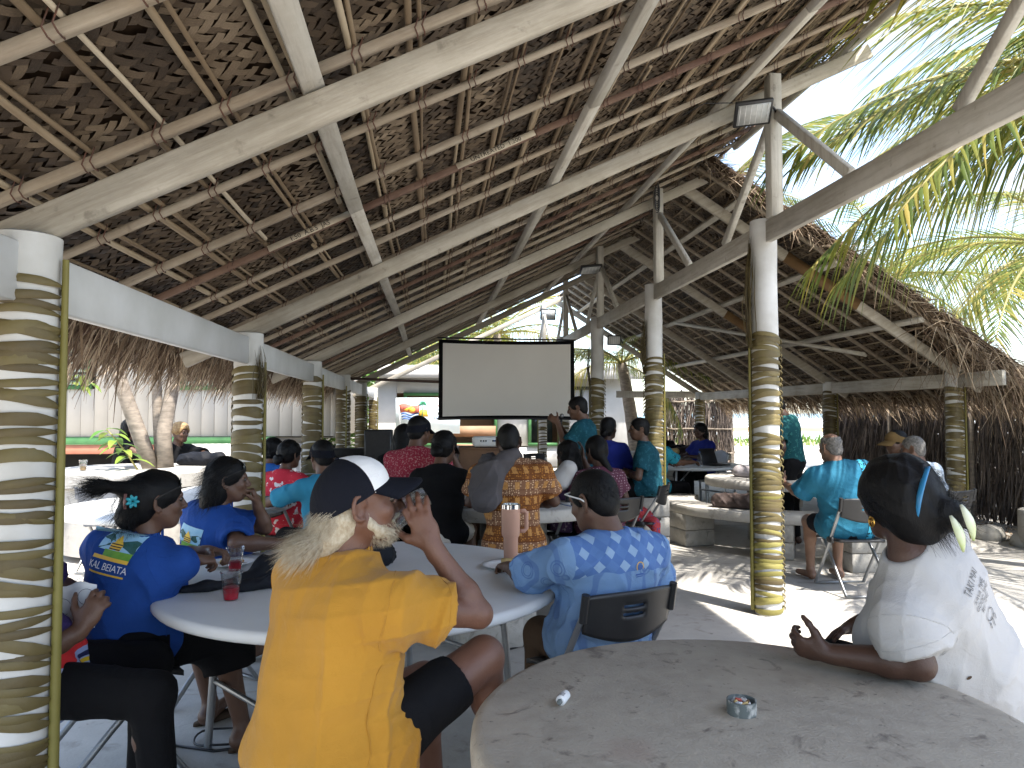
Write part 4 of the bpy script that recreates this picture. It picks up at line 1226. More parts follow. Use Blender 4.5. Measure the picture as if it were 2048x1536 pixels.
def tapa(nt, vec):
    """orange-brown bark-cloth print: bands of small blocks and figures"""
    X, Y, Z = sepxyz(nt, vec)
    dark, mid, lite, pale = (0.10, 0.030, 0.012), (0.40, 0.17, 0.035), (0.46, 0.23, 0.07), (0.55, 0.36, 0.22)
    zb = math_(nt, 'MULTIPLY', math_(nt, 'ADD', Z, math_(nt, 'MULTIPLY', noise(nt, vec, 4, 2), 0.02)), 1 / 0.105)
    fz = frac(nt, zb); alt = gt(nt, frac(nt, math_(nt, 'MULTIPLY', zb, 0.5)), 0.5)
    base = mixc(nt, alt, mid, pale)
    xx = math_(nt, 'ADD', X, math_(nt, 'MULTIPLY', Y, 0.7))
    # small figures
    sv = vmap(nt, vec, (1.0, 0.8, 1.0))
    fig = voron(nt, sv, 62, 'F1', 'Distance', 0.55)
    base = mixc(nt, ramp(nt, fig, [(0.30, 0.0), (0.36, 0.8)]), base, dark)
    # blocks
    bx = frac(nt, math_(nt, 'MULTIPLY', xx, 1 / 0.085))
    blk = math_(nt, 'MULTIPLY', lt(nt, bx, 0.42), math_(nt, 'MULTIPLY', gt(nt, fz, 0.42), lt(nt, fz, 0.88)))
    base = mixc(nt, math_(nt, 'MULTIPLY', blk, 0.85), base, lite)
    ring = voron(nt, vmap(nt, vec, (1, 1, 1)), 48, 'F1', 'Distance', 0.2)
    base = mixc(nt, math_(nt, 'MULTIPLY', blk, ramp(nt, ring, [(0.18, 1.0), (0.22, 0.0), (0.32, 0.0), (0.36, 0.8), (0.42, 0.0)])), base, dark)
    line = math_(nt, 'ADD', lt(nt, fz, 0.07), math_(nt, 'MULTIPLY', gt(nt, fz, 0.36), lt(nt, fz, 0.40)))
    dots = gt(nt, frac(nt, math_(nt, 'MULTIPLY', xx, 1 / 0.014)), 0.4)
    base = mixc(nt, math_(nt, 'MULTIPLY', math_(nt, 'MINIMUM', line, 1.0), math_(nt, 'ADD', 0.35, math_(nt, 'MULTIPLY', dots, 0.6))), base, dark)
    return base
def aloha(nt, vec):
    """blue shirt: pale diamonds across the shoulders, shells and fronds below"""
    X, Y, Z = sepxyz(nt, vec)
    deep, mid, pale, sky = (0.065, 0.13, 0.34), (0.105, 0.20, 0.42), (0.27, 0.39, 0.55), (0.15, 0.265, 0.47)
    a = math_(nt, 'MULTIPLY', math_(nt, 'ADD', X, Z), 1 / 0.105)
    b = math_(nt, 'MULTIPLY', math_(nt, 'SUBTRACT', X, Z), 1 / 0.105)
    da, db = lt(nt, frac(nt, a), 0.46), lt(nt, frac(nt, b), 0.46)
    dia = math_(nt, 'MULTIPLY', da, db)
    col = mixc(nt, math_(nt, 'MULTIPLY', math_(nt, 'ADD', da, db), 0.35), mid, deep)
    col = mixc(nt, dia, col, pale)
    low = mixc(nt, ramp(nt, noise(nt, vec, 4, 3), [(0.35, 0.0), (0.65, 1.0)]), sky, (0.19, 0.31, 0.49))
    r = voron(nt, vec, 8.5)
    low = mixc(nt, ramp(nt, r, [(0.0, 0.7), (0.07, 0.0), (0.19, 0.0), (0.21, 0.75), (0.24, 0.0), (0.29, 0.6), (0.32, 0.0)]), low, (0.05, 0.11, 0.30))
    wv = nt.nodes.new('ShaderNodeTexWave'); wv.inputs['Scale'].default_value = 3.2; wv.inputs['Distortion'].default_value = 9; wv.inputs['Detail'].default_value = 2
    nt.links.new(vec, wv.inputs['Vector'])
    low = mixc(nt, ramp(nt, wv.outputs['Fac'], [(0.80, 0.0), (0.9, 0.5)]), low, deep)
    zz = math_(nt, 'ADD', Z, math_(nt, 'MULTIPLY', math_(nt, 'SUBTRACT', noise(nt, vec, 3.5, 2), 0.5), 0.16))
    arm = gt(nt, math_(nt, 'ABSOLUTE', X), 0.225)
    return mixc(nt, math_(nt, 'MAXIMUM', arm, lt(nt, zz, 0.86)), col, low)
def dotted(base, dot, s=0.022):
    def fn(nt, vec):
        v = voron(nt, vec, 1 / s, 'F1', 'Distance', 0.0)
        return mixc(nt, ramp(nt, v, [(0.22, 1.0), (0.27, 0.0)]), base, dot)
    return fn
def speck(base, dot, s=60):
    def fn(nt, vec):
        v = noise(nt, vec, s, 3, 0.6)
        return mixc(nt, ramp(nt, v, [(0.54, 0.0), (0.60, 1.0)]), base, dot)
    return fn
def teal_band(nt, vec):
    """turquoise shirt with one black and blue printed strip down the right side"""
    X, Y, Z = sepxyz(nt, vec)
    base = mixc(nt, ramp(nt, noise(nt, vec, 4, 4), [(0.35, 0.0), (0.65, 1.0)]), (0.013, 0.10, 0.17), (0.019, 0.13, 0.21))
    inb = math_(nt, 'MULTIPLY', gt(nt, X, 0.085), lt(nt, X, 0.150))
    v = voron(nt, vec, 30, 'F1', 'Distance', 0.0)
    pat = ramp(nt, v, [(0.16, 0.0), (0.2, 1.0), (0.34, 1.0), (0.40, 0.0)])
    bandc = mixc(nt, pat, (0.05, 0.33, 0.48), (0.006, 0.012, 0.02))
    edge = math_(nt, 'ADD', math_(nt, 'MULTIPLY', gt(nt, X, 0.085), lt(nt, X, 0.092)), math_(nt, 'MULTIPLY', gt(nt, X, 0.143), lt(nt, X, 0.15)))
    c = mixc(nt, inb, base, bandc)
    return mixc(nt, math_(nt, 'MINIMUM', edge, 1.0), c, (0.006, 0.012, 0.02))
def sport(nt, vec):
    """purple top over light blue with a red stripe and a yellow flash"""
    X, Y, Z = sepxyz(nt, vec)
    zz = math_(nt, 'ADD', Z, math_(nt, 'MULTIPLY', math_(nt, 'SUBTRACT', noise(nt, vec, 5, 2), 0.5), 0.05))
    c = mixc(nt, gt(nt, zz, 0.715), (0.30, 0.36, 0.55), (0.035, 0.022, 0.085))
    c = mixc(nt, math_(nt, 'MULTIPLY', gt(nt, zz, 0.63), lt(nt, zz, 0.69)), c, (0.55, 0.03, 0.03))
    c = mixc(nt, math_(nt, 'MULTIPLY', gt(nt, zz, 0.595), lt(nt, zz, 0.612)), c, (0.02, 0.02, 0.07))
    c = mixc(nt, math_(nt, 'MULTIPLY', gt(nt, zz, 0.575), lt(nt, zz, 0.59)), c, (0.65, 0.42, 0.02))
    return c
M['skin_dark'] = skinmat('skin_dark', (0.075, 0.038, 0.025))
M['skin_mid'] = skinmat('skin_mid', (0.125, 0.066, 0.042))
M['skin_red'] = skinmat('skin_red', (0.145, 0.068, 0.043))
M['skin_light'] = skinmat('skin_light', (0.21, 0.118, 0.078))
M['hair_black'] = mat('hair_black', (0.0035, 0.0035, 0.004), (0.007, 0.0065, 0.0065), 0.5, 40, 0.16, 0.4, 120, stretch=(3, 3, 0.6))
M['hair_grey'] = mat('hair_grey', (0.06, 0.055, 0.05), (0.16, 0.15, 0.14), 0.5, 60, 0.3, 0.5, 140)
M['hair_white'] = mat('hair_white', (0.50, 0.44, 0.33), (0.34, 0.27, 0.18), 0.6, 50, 0.3, 0.6, 160, stretch=(2, 2, 1))
M['hair_blond'] = mat('hair_blond', (0.42, 0.28, 0.13), (0.22, 0.13, 0.06), 0.5, 40, 0.3, 0.6, 90)
M['navy'] = clothmat('navy', plain((0.006, 0.007, 0.012)))
M['black_cloth'] = clothmat('black_cloth', plain((0.006, 0.006, 0.007)))
M['cap_white'] = clothmat('cap_white', plain((0.72, 0.71, 0.70), 0.94))
M['yellow_cloth'] = clothmat('yellow_cloth', plain((0.42, 0.205, 0.026), 0.88), 0.85, 500, 0.1)
M['white_cloth'] = clothmat('white_cloth', plain((0.45, 0.437, 0.425), 0.95), 0.85, 500)
M['royal'] = clothmat('royal', plain((0.016, 0.062, 0.26), 0.85), 0.85, 500)
M['royal_dark'] = clothmat('royal_dark', plain((0.015, 0.025, 0.20)))
M['aloha'] = clothmat('aloha', aloha, 0.7)
M['tapa'] = clothmat('tapa', tapa, 0.8)
M['teal'] = clothmat('teal', teal_band, 0.7)
M['teal_leaf'] = clothmat('teal_leaf', floral((0.012, 0.07, 0.08), (0.035, 0.15, 0.14), (0.06, 0.20, 0.18), 16, 0.33))
M['teal_plain'] = clothmat('teal_plain', speck((0.009, 0.06, 0.085), (0.02, 0.10, 0.13), 30))
M['teal_scroll'] = clothmat('teal_scroll', floral((0.02, 0.22, 0.30), (0.01, 0.05, 0.09), (0.08, 0.32, 0.40), 20, 0.30))
M['maroon'] = clothmat('maroon', speck((0.28, 0.025, 0.05), (0.42, 0.22, 0.22), 75))
M['purple_floral'] = clothmat('purple_floral', floral((0.10, 0.055, 0.12), (0.30, 0.24, 0.30), (0.05, 0.035, 0.03), 18, 0.32))
M['dotted'] = clothmat('dotted', dotted((0.09, 0.03, 0.05), (0.40, 0.32, 0.34)))
M['red_floral'] = clothmat('red_floral', floral((0.50, 0.03, 0.05), (0.66, 0.60, 0.60), (0.60, 0.10, 0.12), 13, 0.30))
M['blue_white'] = clothmat('blue_white', floral((0.02, 0.09, 0.30), (0.50, 0.55, 0.65), (0.03, 0.13, 0.38), 9, 0.12))
M['cyan'] = clothmat('cyan', plain((0.04, 0.25, 0.40)))
M['sport'] = clothmat('sport', sport)
M['pale_blue'] = clothmat('pale_blue', plain((0.55, 0.62, 0.70), 0.93))
M['brown_trousers'] = clothmat('brown_trousers', plain((0.085, 0.055, 0.035)))
M['cream_cloth'] = clothmat('cream_cloth', plain((0.62, 0.58, 0.52), 0.9))
M['grey_cloth'] = clothmat('grey_cloth', plain((0.085, 0.078, 0.082), 0.8))
M['olive_cap'] = clothmat('olive_cap', plain((0.16, 0.10, 0.04)))
# ------------------------------------------------------------------ people
UP = np.array([0, 0, 1.0])
def hand(S, wrist, d, pn, thumb, curl=(35, 35, 35, 35), hs=1.0, spread=6, tcurl=25, k=0.006):
    """palm, four unequal bent fingers and a thumb leaving the side of the palm. d: towards the fingers,
       pn: the way the palm faces, thumb: towards the thumb side"""
    d = unit(d); thumb = unit(np.array(thumb) - d * np.dot(thumb, d)); pn = unit(np.cross(thumb, d)) * np.sign(np.dot(np.cross(thumb, d), pn) or 1)
    w = np.array(wrist, float)
    Fm = np.stack([thumb, d, pn], 1)
    S.ell(w + d * 0.052 * hs, np.array([0.040, 0.054, 0.017]) * hs, Fm, 0.014)
    S.cone(w - d * .02 * hs, w + d * 0.03 * hs, 0.026 * hs, 0.024 * hs, 0.015)
    for i, (ln, off) in enumerate(((0.074, 0.029), (0.082, 0.010), (0.075, -0.010), (0.058, -0.028))):
        b = w + (d * (0.092 - 0.004 * abs(i - 1)) + thumb * off) * hs
        a = R(spread * (1.2 - i)); dd = unit(d * math.cos(a) + thumb * math.sin(a)); ang = 0.0
        r0 = (0.0098 - 0.0008 * (i == 3)) * hs
        for fr_, rr in ((0.45, 0.95), (0.31, 0.88), (0.24, 0.78)):
            ang += R(curl[i])
            v = dd * math.cos(ang) + pn * math.sin(ang)
            e = b + v * ln * fr_ * hs
            S.cone(b, e, r0 * rr * 1.05, r0 * rr * 0.95, k); b = e
    b = w + (d * 0.026 + thumb * 0.030) * hs
    v = unit(thumb * 0.75 + d * 0.62 + pn * 0.25)
    for ln, r_ in ((0.036, 0.0145), (0.032, 0.0115), (0.025, 0.0095)):
        e = b + v * ln * hs; S.cone(b, e, r_ * hs, r_ * 0.9 * hs, 0.008 if ln < .036 else 0.014); b = e
        v = unit(v + pn * math.tan(R(tcurl)) * 0.5 + d * 0.25)

def head_prims(S, Hc, Fm, hs, nb, fem=False):
    q = lambda *p: Hc + Fm @ (np.array(p) * hs)
    v = lambda *r_: np.array(r_) * hs
    S.ell(q(0, -0.012, 0.032), v(0.076, 0.097, 0.086), Fm, 0.0)
    S.ell(q(0, 0.026, -0.034), v(0.060, 0.068, 0.080), Fm, 0.03 * hs)
    S.ell(q(0, 0.056, -0.088), v(0.030, 0.028, 0.024), Fm, 0.03 * hs)
    for s in (-1, 1):
        S.ell(q(0.038 * s, 0.058, -0.022), v(0.026, 0.026, 0.024), Fm, 0.02 * hs)
        S.cone(q(0.055 * s, -0.005, -0.045), q(0.028 * s, 0.050, -0.086), 0.024 * hs, 0.020 * hs, 0.025 * hs)
        S.ell(q(0.033 * s, 0.098, 0.008), v(0.017, 0.014, 0.011), Fm, 0.012 * hs, True)
        e = np.stack([unit(Fm @ np.array([1, 0.35 * s, 0])), unit(Fm @ np.array([-0.35 * s, 1, 0])), Fm[:, 2]], 1)
        ec = q(0.079 * s, -0.014, -0.004); out = e[:, 0] * s; eb = e[:, 1]; eu = Fm[:, 2]
        S.ell(ec, v(0.007, 0.017, 0.030), e, 0.006)
        ring = [ec + out * 0.006 * hs + (eb * (0.019 * math.cos(t) - 0.002) + eu * (0.032 * math.sin(t) + (0.003 if math.sin(t) > 0 else 0))) * hs for t in np.linspace(0.2, 5.2, 9)]
        for p0_, p1_ in zip(ring[:-1], ring[1:]): S.cone(p0_, p1_, 0.0062 * hs, 0.0062 * hs, 0.003)
        S.ell(ec + out * 0.009 * hs + eb * 0.003 * hs - eu * .002 * hs, v(0.006, 0.010, 0.016), e, 0.003, True)
        S.ell(q(0.013 * s, 0.099, -0.027), v(0.011, 0.012, 0.009), Fm, 0.008 * hs)
    S.cone(q(-0.034, 0.082, 0.028), q(0.034, 0.082, 0.028), 0.012 * hs, 0.012 * hs, 0.018 * hs)
    S.cone(q(0, 0.090, 0.014), q(0, 0.110, -0.022), 0.009 * hs, 0.0135 * hs, 0.012 * hs)
    S.ell(q(0, 0.091, -0.052), v(0.023, 0.012, 0.007), Fm, 0.006 * hs)
    S.ell(q(0, 0.088, -0.063), v(0.020, 0.012, 0.008), Fm, 0.006 * hs)
    r_ = 0.048 if fem else 0.056
    S.cone(q(0, -0.024, -0.055), nb, r_ * hs, (r_ + 0.006) * hs, 0.03)

def put(root, name, S, m, az, loc, smooth=True, extra=None):
    v, f = S.mesh()
    a = R(az); v = np.asarray(v, float) - np.array([loc[0], loc[1], 0.0])
    x = v[:, 0] * math.cos(a) - v[:, 1] * math.sin(a); y = v[:, 0] * math.sin(a) + v[:, 1] * math.cos(a)
    return obj(name, npmesh(name, np.stack([x, y, v[:, 2]], 1), f.astype(np.int32)), M[m], root)

def world_part(root, mb, name, m, az, loc, **k):
    """mesh collected in world coordinates, stored in the person's own frame"""
    a = R(az)
    mb.v = [((p[0] - loc[0]) * math.cos(a) - (p[1] - loc[1]) * math.sin(a), (p[0] - loc[0]) * math.sin(a) + (p[1] - loc[1]) * math.cos(a), p[2]) for p in mb.v]
    return mb.build(name, M[m], root, **k)

def strands_on(mb, Hc, Fm, hs, n, rad, zone, flow, ln, w, seed, curl=0.2, grav=0.4):
    rg = random.Random(seed)
    tries = 0; made = 0
    while made < n and tries < n * 30:
        tries += 1
        u = Vector((rg.gauss(0, 1), rg.gauss(0, 1), rg.gauss(0, 1))).normalized()
        if not zone(u): continue
        made += 1
        nrm = Fm @ np.array(u)
        p = Hc + Fm @ (np.array([u.x * rad[0], u.y * rad[1], u.z * rad[2]]) * hs)
        d = unit(Fm @ np.array(flow(u)) + nrm * rg.uniform(0.05, 0.3) + np.array([rg.gauss(0, curl) for _ in range(3)]))
        L = ln * rg.uniform(0.6, 1.25); m = 5; vs_ = []
        s = unit(np.cross(d, nrm) + 1e-3); cv = np.array([rg.gauss(0, curl) for _ in range(3)])
        for j in range(m + 1):
            t = j / m
            c = p + d * L * t + cv * L * t * t * 0.7 - UP * grav * L * t * t
            ww = w * (1 - 0.8 * t)
            vs_ += [c - s * ww, c + s * ww]
        mb.add(vs_, [(2 * j, 2 * j + 1, 2 * j + 3, 2 * j + 2) for j in range(m)])
    return mb

def make_hair(root, kind, Hc, Fm, hs, m, az, loc, vox, seed):
    q = lambda *p: Hc + Fm @ (np.array(p) * hs)
    v = lambda *r_: np.array(r_) * hs
    S = Sdf(Hc - 0.36, Hc + 0.26, min(vox, 0.008))
    e = {'short': 0.008, 'buzz': 0.004, 'bald': 0.004}.get(kind, 0.014)
    S.ell(q(0, -0.014, 0.034), v(0.076 + e, 0.097 + e, 0.088 + e), Fm, 0)
    if kind in ('short', 'buzz', 'bald'):
        S.ell(q(0, -0.06, -0.03), v(0.062, 0.048, 0.055), Fm, 0.03)
    if kind in ('bun', 'bunlow'):
        S.ell(q(0, -0.05, -0.02), v(0.074, 0.065, 0.07), Fm, 0.03)
        S.ell(q(0, -0.135, 0.02 if kind == 'bun' else -0.05), v(0.045, 0.04, 0.043), Fm, 0.012)
    if kind == 'wavy':
        S.ell(q(0, -0.06, -0.04), v(0.094, 0.080, 0.100), Fm, 0.03)
        S.ell(q(0, -0.085, -0.10), v(0.085, 0.062, 0.065), Fm, 0.03)
        S.ell(q(0, -0.10, -0.145), v(0.055, 0.045, 0.05), Fm, 0.03)
    if kind == 'long':
        S.ell(q(0, -0.05, -0.03), v(0.088, 0.075, 0.10), Fm, 0.03)
        S.cone(q(0, -0.07, -0.08), q(0, -0.10, -0.22), 0.075 * hs, 0.045 * hs, 0.03)
    if kind == 'braid':
        S.ell(q(0, -0.05, -0.02), v(0.078, 0.065, 0.075), Fm, 0.03)
        S.cone(q(0, -0.09, -0.06), q(0.04, -0.12, -0.17), 0.035 * hs, 0.028 * hs, 0.02)
        S.cone(q(0.04, -0.12, -0.17), q(0.07, -0.10, -0.28), 0.028 * hs, 0.018 * hs, 0.02)
    if kind == 'curly':
        S.ell(q(0, -0.02, 0.045), v(0.10, 0.115, 0.095), Fm, 0.03)
    if kind == 'clip':       # pulled back and clipped, tail blown to the side
        S.ell(q(0, -0.065, 0.0), v(0.090, 0.075, 0.095), Fm, 0.03)
        S.ell(q(-0.01, -0.105, -0.055), v(0.072, 0.055, 0.062), Fm, 0.03)
        S.cone(q(-0.01, -0.11, 0.045), q(-0.02, -0.20, 0.07), 0.036 * hs, 0.024 * hs, 0.03)
    if kind == 'big':        # full head pulled to a low knot
        S.ell(q(0, -0.035, 0.02), v(0.108, 0.122, 0.112), Fm, 0.03)
        S.ell(q(0.015, -0.085, -0.045), v(0.092, 0.075, 0.085), Fm, 0.03)
        S.ell(q(0.065, -0.145, -0.045), v(0.048, 0.042, 0.050), Fm, 0.015)
    # face opening and nape
    S.ell(q(0, 0.100, -0.030), v(0.082 if kind not in ('big', 'wavy', 'clip') else 0.078, 0.066, 0.088), Fm, 0.012, True)
    if kind in ('short', 'buzz', 'bald'):
        S.plane(q(0, 0, -0.068), -Fm[:, 2] + 0.35 * Fm[:, 1])
        for s in (-1, 1): S.ell(q(0.085 * s, 0.035, -0.055), v(0.03, 0.05, 0.05), Fm, 0.006, True); S.ell(q(0.086 * s, -0.012, -0.012), v(0.016, 0.022, 0.033), Fm, 0.004, True)
        if kind == 'bald': S.ell(q(0, -0.015, 0.125), v(0.066, 0.095, 0.075), Fm, 0.01, True); S.ell(q(0, 0.09, 0.06), v(0.09, 0.07, 0.07), Fm, 0.01, True)
    else:
        for s in (-1, 1): S.ell(q(0.092 * s, 0.050, -0.060), v(0.035, 0.052, 0.072), Fm, 0.01, True)
    S.ripple(0.005 if kind not in ('buzz', 'short') else 0.0015, seed, 3.0)
    h = put(root, 'hair', S, m, az, loc)
    return h

def cap(root, Hc, Fm, hs, m_back, m_front, m_bill, az, loc, tilt=0, front_half=62, logo=None):
    Tm = Fm @ np.array(Matrix.Rotation(R(tilt), 3, 'X'))
    q = lambda *p: Hc + Tm @ (np.array(p) * hs)
    def dome(a0, a1, n, e=0.0):
        mb = MB(); vs_ = []; fs = []; ms = 12
        for j in range(ms + 1):
            t = j / ms * math.pi / 2
            for i in range(n + 1):
                a = R(a0 + (a1 - a0) * i / n)
                flat_ = 1 + 0.06 * math.sin(t * 2) * max(0, math.cos(a))
                x = math.sin(a) * math.cos(t) * (0.089 + e) * flat_; y = math.cos(a) * math.cos(t) * (0.112 + e) * flat_ - 0.012
                z = math.sin(t) ** 0.92 * (0.098 + e) + 0.020 - 0.020 * (1 - math.cos(a)) * (1 - j / ms)
                vs_.append(q(x, y, z))
        for j in range(ms):
            for i in range(n):
                b = j * (n + 1) + i; fs.append((b, b + 1, b + n + 2, b + n + 1))
        return mb.add(vs_, fs)
    c = world_part(root, dome(front_half, 360 - front_half, 40), 'cap_back', m_back, az, loc, smooth=True)
    f = world_part(root, dome(-front_half, front_half, 24, 0.0012), 'cap_front', m_front, az, loc, smooth=True)
    mb = MB(); vs_ = []; fs = []; n = 20; ms = 6
    for lay in (0, 1):
        for j in range(ms + 1):
            for i in range(n + 1):
                a = R(-64 + 128 * i / n); u = j / ms
                r_ = 0.072 * math.cos(a * 0.92) ** 0.6
                x = math.sin(a) * (0.088 + 0.006 * u); y = math.cos(a) * 0.111 - 0.012 + r_ * u * 1.2
                z = 0.018 - 0.034 * u - 0.16 * x * x / 0.088 * (0.6 + 0.5 * u) + 0.008 - 0.006 * lay
                vs_.append(q(x, y, z))
    m_ = (ms + 1) * (n + 1)
    for j in range(ms):
        for i in range(n):
            b = j * (n + 1) + i
            fs.append((b, b + n + 1, b + n + 2, b + 1)); fs.append((m_ + b, m_ + b + 1, m_ + b + n + 2, m_ + b + n + 1))
    for i in range(n):
        b = ms * (n + 1) + i; fs.append((b, m_ + b, m_ + b + 1, b + 1))
    world_part(root, mb.add(vs_, fs), 'cap_bill', m_bill, az, loc, smooth=True)
    bt = MB(); bt.lathe([(0.007, 0), (0.006, 0.004), (0.0, 0.006)], (0, 0, 0), 10)
    bt.v = [tuple(q(p[0], p[1] - 0.012, 0.117 + p[2])) for p in bt.v]
    world_part(root, bt, 'cap_button', m_back, az, loc, smooth=True)
    return c, f

PEOPLE = {}
def person(key, label, head, face, look=None, pelvis=None, seat=0.46, sh=0.185, g=1.0, fem=False, bust=0.0, belly=0.0, hs=1.0, vox=0.011,
           skin='skin_mid', shirt='royal', sleeve=0.72, inflate=0.014, hem=-0.09, shrip=0.006, lower='trousers', lmat='black_cloth', armsz=1.0,
           arms=None, knees=None, ankles=None, hair='short', hairm='hair_black', standing=False, collar=None, group='people seated in the pavilion', seed=1, eyes=True, sole=None, strandn=0):
    head = np.array(head, float); az = face
    B = frame(face); Rt, F = B[:, 0], B[:, 1]
    if pelvis is None:
        zz = 0.94 if standing else seat + 0.10
        pelvis = np.array([head[0], head[1], zz]) - F * (0.10 if not standing else 0.04)
    P = np.array(pelvis, float)
    loc = (P[0], P[1], 0.0)
    root = empty('person', label, 'person', loc, -R(face), group)
    look = look or (face, 4, 0)
    Hf = frame(*look)
    nbase = head - Hf[:, 2] * 0.155 * hs - Hf[:, 1] * 0.045 * hs
    spv = nbase - P; ts = np.linalg.norm(spv) / 0.47; sp = unit(spv)
    Fb = unit(F - sp * np.dot(F, sp)); Rb = np.cross(Fb, sp); Bm = np.stack([Rb, Fb, sp], 1)
    Cc = P + sp * 0.27 * ts; Sc = P + sp * 0.415 * ts
    shL, shR = Sc - Rb * sh - sp * 0.022, Sc + Rb * sh - sp * 0.022
    # legs
    hips = [P + Rt * (s * 0.09 * g) - UP * 0.01 for s in (-1, 1)]
    if knees is None:
        if standing: knees = [P + Rt * (s * 0.10) + F * 0.03 - UP * 0.43 for s in (-1, 1)]
        else: knees = [np.array([P[0], P[1], seat + 0.06]) + Rt * (s * 0.13) + F * 0.44 for s in (-1, 1)]
    if ankles is None:
        if standing: ankles = [np.array([k[0], k[1], 0.09]) - F * 0.03 for k in knees]
        else: ankles = [np.array([k[0], k[1], 0.09]) - F * 0.02 for k in knees]
    knees = [np.array(k, float) for k in knees]; ankles = [np.array(k, float) for k in ankles]
    # arms: (elbow, wrist, handdir, palm, thumb, curl)
    A = {}
    for nm, s, shp in (('L', -1, shL), ('R', 1, shR)):
        spec = (arms or {}).get(nm, 'table')
        gz = np.array([P[0], P[1], 0.0])
        if isinstance(spec, str):
            if spec == 'table': el, wr = gz + Rt * s * 0.27 + F * 0.17 + UP * 0.80, gz + Rt * s * 0.13 + F * 0.38 + UP * 0.82
            elif spec == 'lap': el, wr = gz + Rt * s * 0.27 + F * 0.02 + UP * (P[2] + 0.14), gz + Rt * s * 0.12 + F * 0.24 + UP * (P[2] + 0.09)
            elif spec == 'chin': el, wr = gz + Rt * s * 0.20 + F * 0.30 + UP * 0.84, head + F * 0.09 + Rt * s * 0.06 - UP * 0.17
            elif spec == 'cross': el, wr = shp + Rt * s * 0.07 + F * 0.05 - UP * 0.27, Sc + F * 0.20 - Rt * s * 0.10 - UP * 0.25
            elif spec == 'side': el, wr = shp + Rt * s * 0.06 - UP * 0.28, shp + Rt * s * 0.05 + F * 0.08 - UP * 0.52
            spec = (el, wr)
        el, wr = np.array(spec[0], float), np.array(spec[1], float)
        hd = np.array(spec[2], float) if len(spec) > 2 and spec[2] is not None else unit(wr - el)
        pn = np.array(spec[3], float) if len(spec) > 3 and spec[3] is not None else -UP + 0.2 * F
        th = np.array(spec[4], float) if len(spec) > 4 and spec[4] is not None else -Rt * s + 0.3 * F
        cu = spec[5] if len(spec) > 5 else (25, 28, 30, 34)
        A[nm] = (shp, el, wr, hd, pn, th, cu)
    allp = [head + 0.17, head - 0.17, P + 0.22 * g, P - 0.22 * g] + knees + ankles + [a + (0.2 if s_ else -0.2) for a in ankles for s_ in (0, 1)]
    for nm in A: allp += [A[nm][1], A[nm][2], A[nm][2] + unit(A[nm][3]) * 0.2, A[nm][0] + 0.1]
    allp = np.array(allp)
    lo, hi = allp.min(0) - 0.10, allp.max(0) + 0.10
    lo[2] = max(lo[2], -0.02)
    S = Sdf(lo, hi, vox)
    def torso(S, e=0.0):
        S.ell(P, (0.160 * g, 0.125 * g, 0.125), Bm, 0, inflate=e)
        S.ell(P + sp * 0.13 * ts + Fb * 0.03 * belly, (0.148 * g, (0.115 + 0.05 * belly) * g, 0.16 * ts), Bm, 0.07, inflate=e)
        S.ell(Cc, (0.165 * g ** 0.7, 0.115 * g ** 0.8, 0.17 * ts), Bm, 0.07, inflate=e)
        S.ell(Sc - Fb * 0.03 - sp * 0.06, (sh * 0.93, 0.085 * g ** .6, 0.10), Bm, 0.06, inflate=e)
        for shp in (shL, shR):
            S.cone(nbase - sp * 0.035, shp + sp * 0.0, 0.045, 0.048 * armsz, 0.06, inflate=e)
        if bust:
            for s in (-1, 1): S.ell(Cc + Fb * 0.095 * g + Rb * (s * 0.075) - sp * 0.02, np.array([0.075, 0.068, 0.075]) * bust, Bm, 0.04, inflate=e)
    torso(S)
    head_prims(S, head, Hf, hs, nbase, fem)
    for nm in A:
        shp, el, wr, hd, pn, th, cu = A[nm]
        S.cone(shp, el, 0.047 * armsz, 0.037 * armsz, 0.03)
        mid = el + (wr - el) * 0.3
        S.cone(el, mid, 0.037 * armsz, 0.038 * armsz, 0.015); S.cone(mid, wr, 0.038 * armsz, 0.025 * armsz ** .7, 0.02)
        hand(S, wr, hd, pn, th, cu, 1.0 if not fem else 0.93)
    for i in (0, 1):
        S.cone(hips[i], knees[i], 0.082 * g ** .8, 0.056 * g ** .5, 0.03)
        cm = knees[i] + (ankles[i] - knees[i]) * 0.35 - F * 0.015
        S.cone(knees[i], cm, 0.055, 0.052, 0.02); S.cone(cm, ankles[i], 0.052, 0.034, 0.02)
        toe = np.array([ankles[i][0], ankles[i][1], max(0.03, ankles[i][2] - 0.055)]) + F * 0.17 + Rt * ((i * 2 - 1) * 0.03)
        heel = ankles[i] - UP * 0.045 - F * 0.03
        S.cone(heel, toe, 0.036, 0.026, 0.02); S.cone(ankles[i], heel, 0.034, 0.036, 0.02)
    put(root, 'body', S, skin, az, loc)
    # shirt
    S = Sdf(np.minimum(lo, P - 0.33), hi, vox)
    torso(S, inflate)
    SS = Sdf(np.minimum(lo, P - 0.33), hi, vox)
    for nm in A:
        shp, el = A[nm][0], A[nm][1]; dd = unit(el - shp)
        he = shp + (el - shp) * sleeve
        SS.cone(shp - dd * 0.005, he, 0.050 * armsz + inflate * 0.8, 0.048 * armsz + inflate + 0.012, 0.0, flat=True)
        SS.cone(he - dd * 0.024, he, 0.050 * armsz + inflate + 0.0135, 0.048 * armsz + inflate + 0.0145, 0.0, flat=True)
        SS.cone(he - dd * 0.035, he + dd * 0.07, 0.047 * armsz + inflate * 0.55, 0.05 * armsz + inflate * 0.8, 0.0, True)
    hh_ = np.clip(0.5 + 0.5 * (SS.f - S.f) / 0.05, 0, 1)
    S.f = SS.f * (1 - hh_) + S.f * hh_ - 0.05 * hh_ * (1 - hh_)
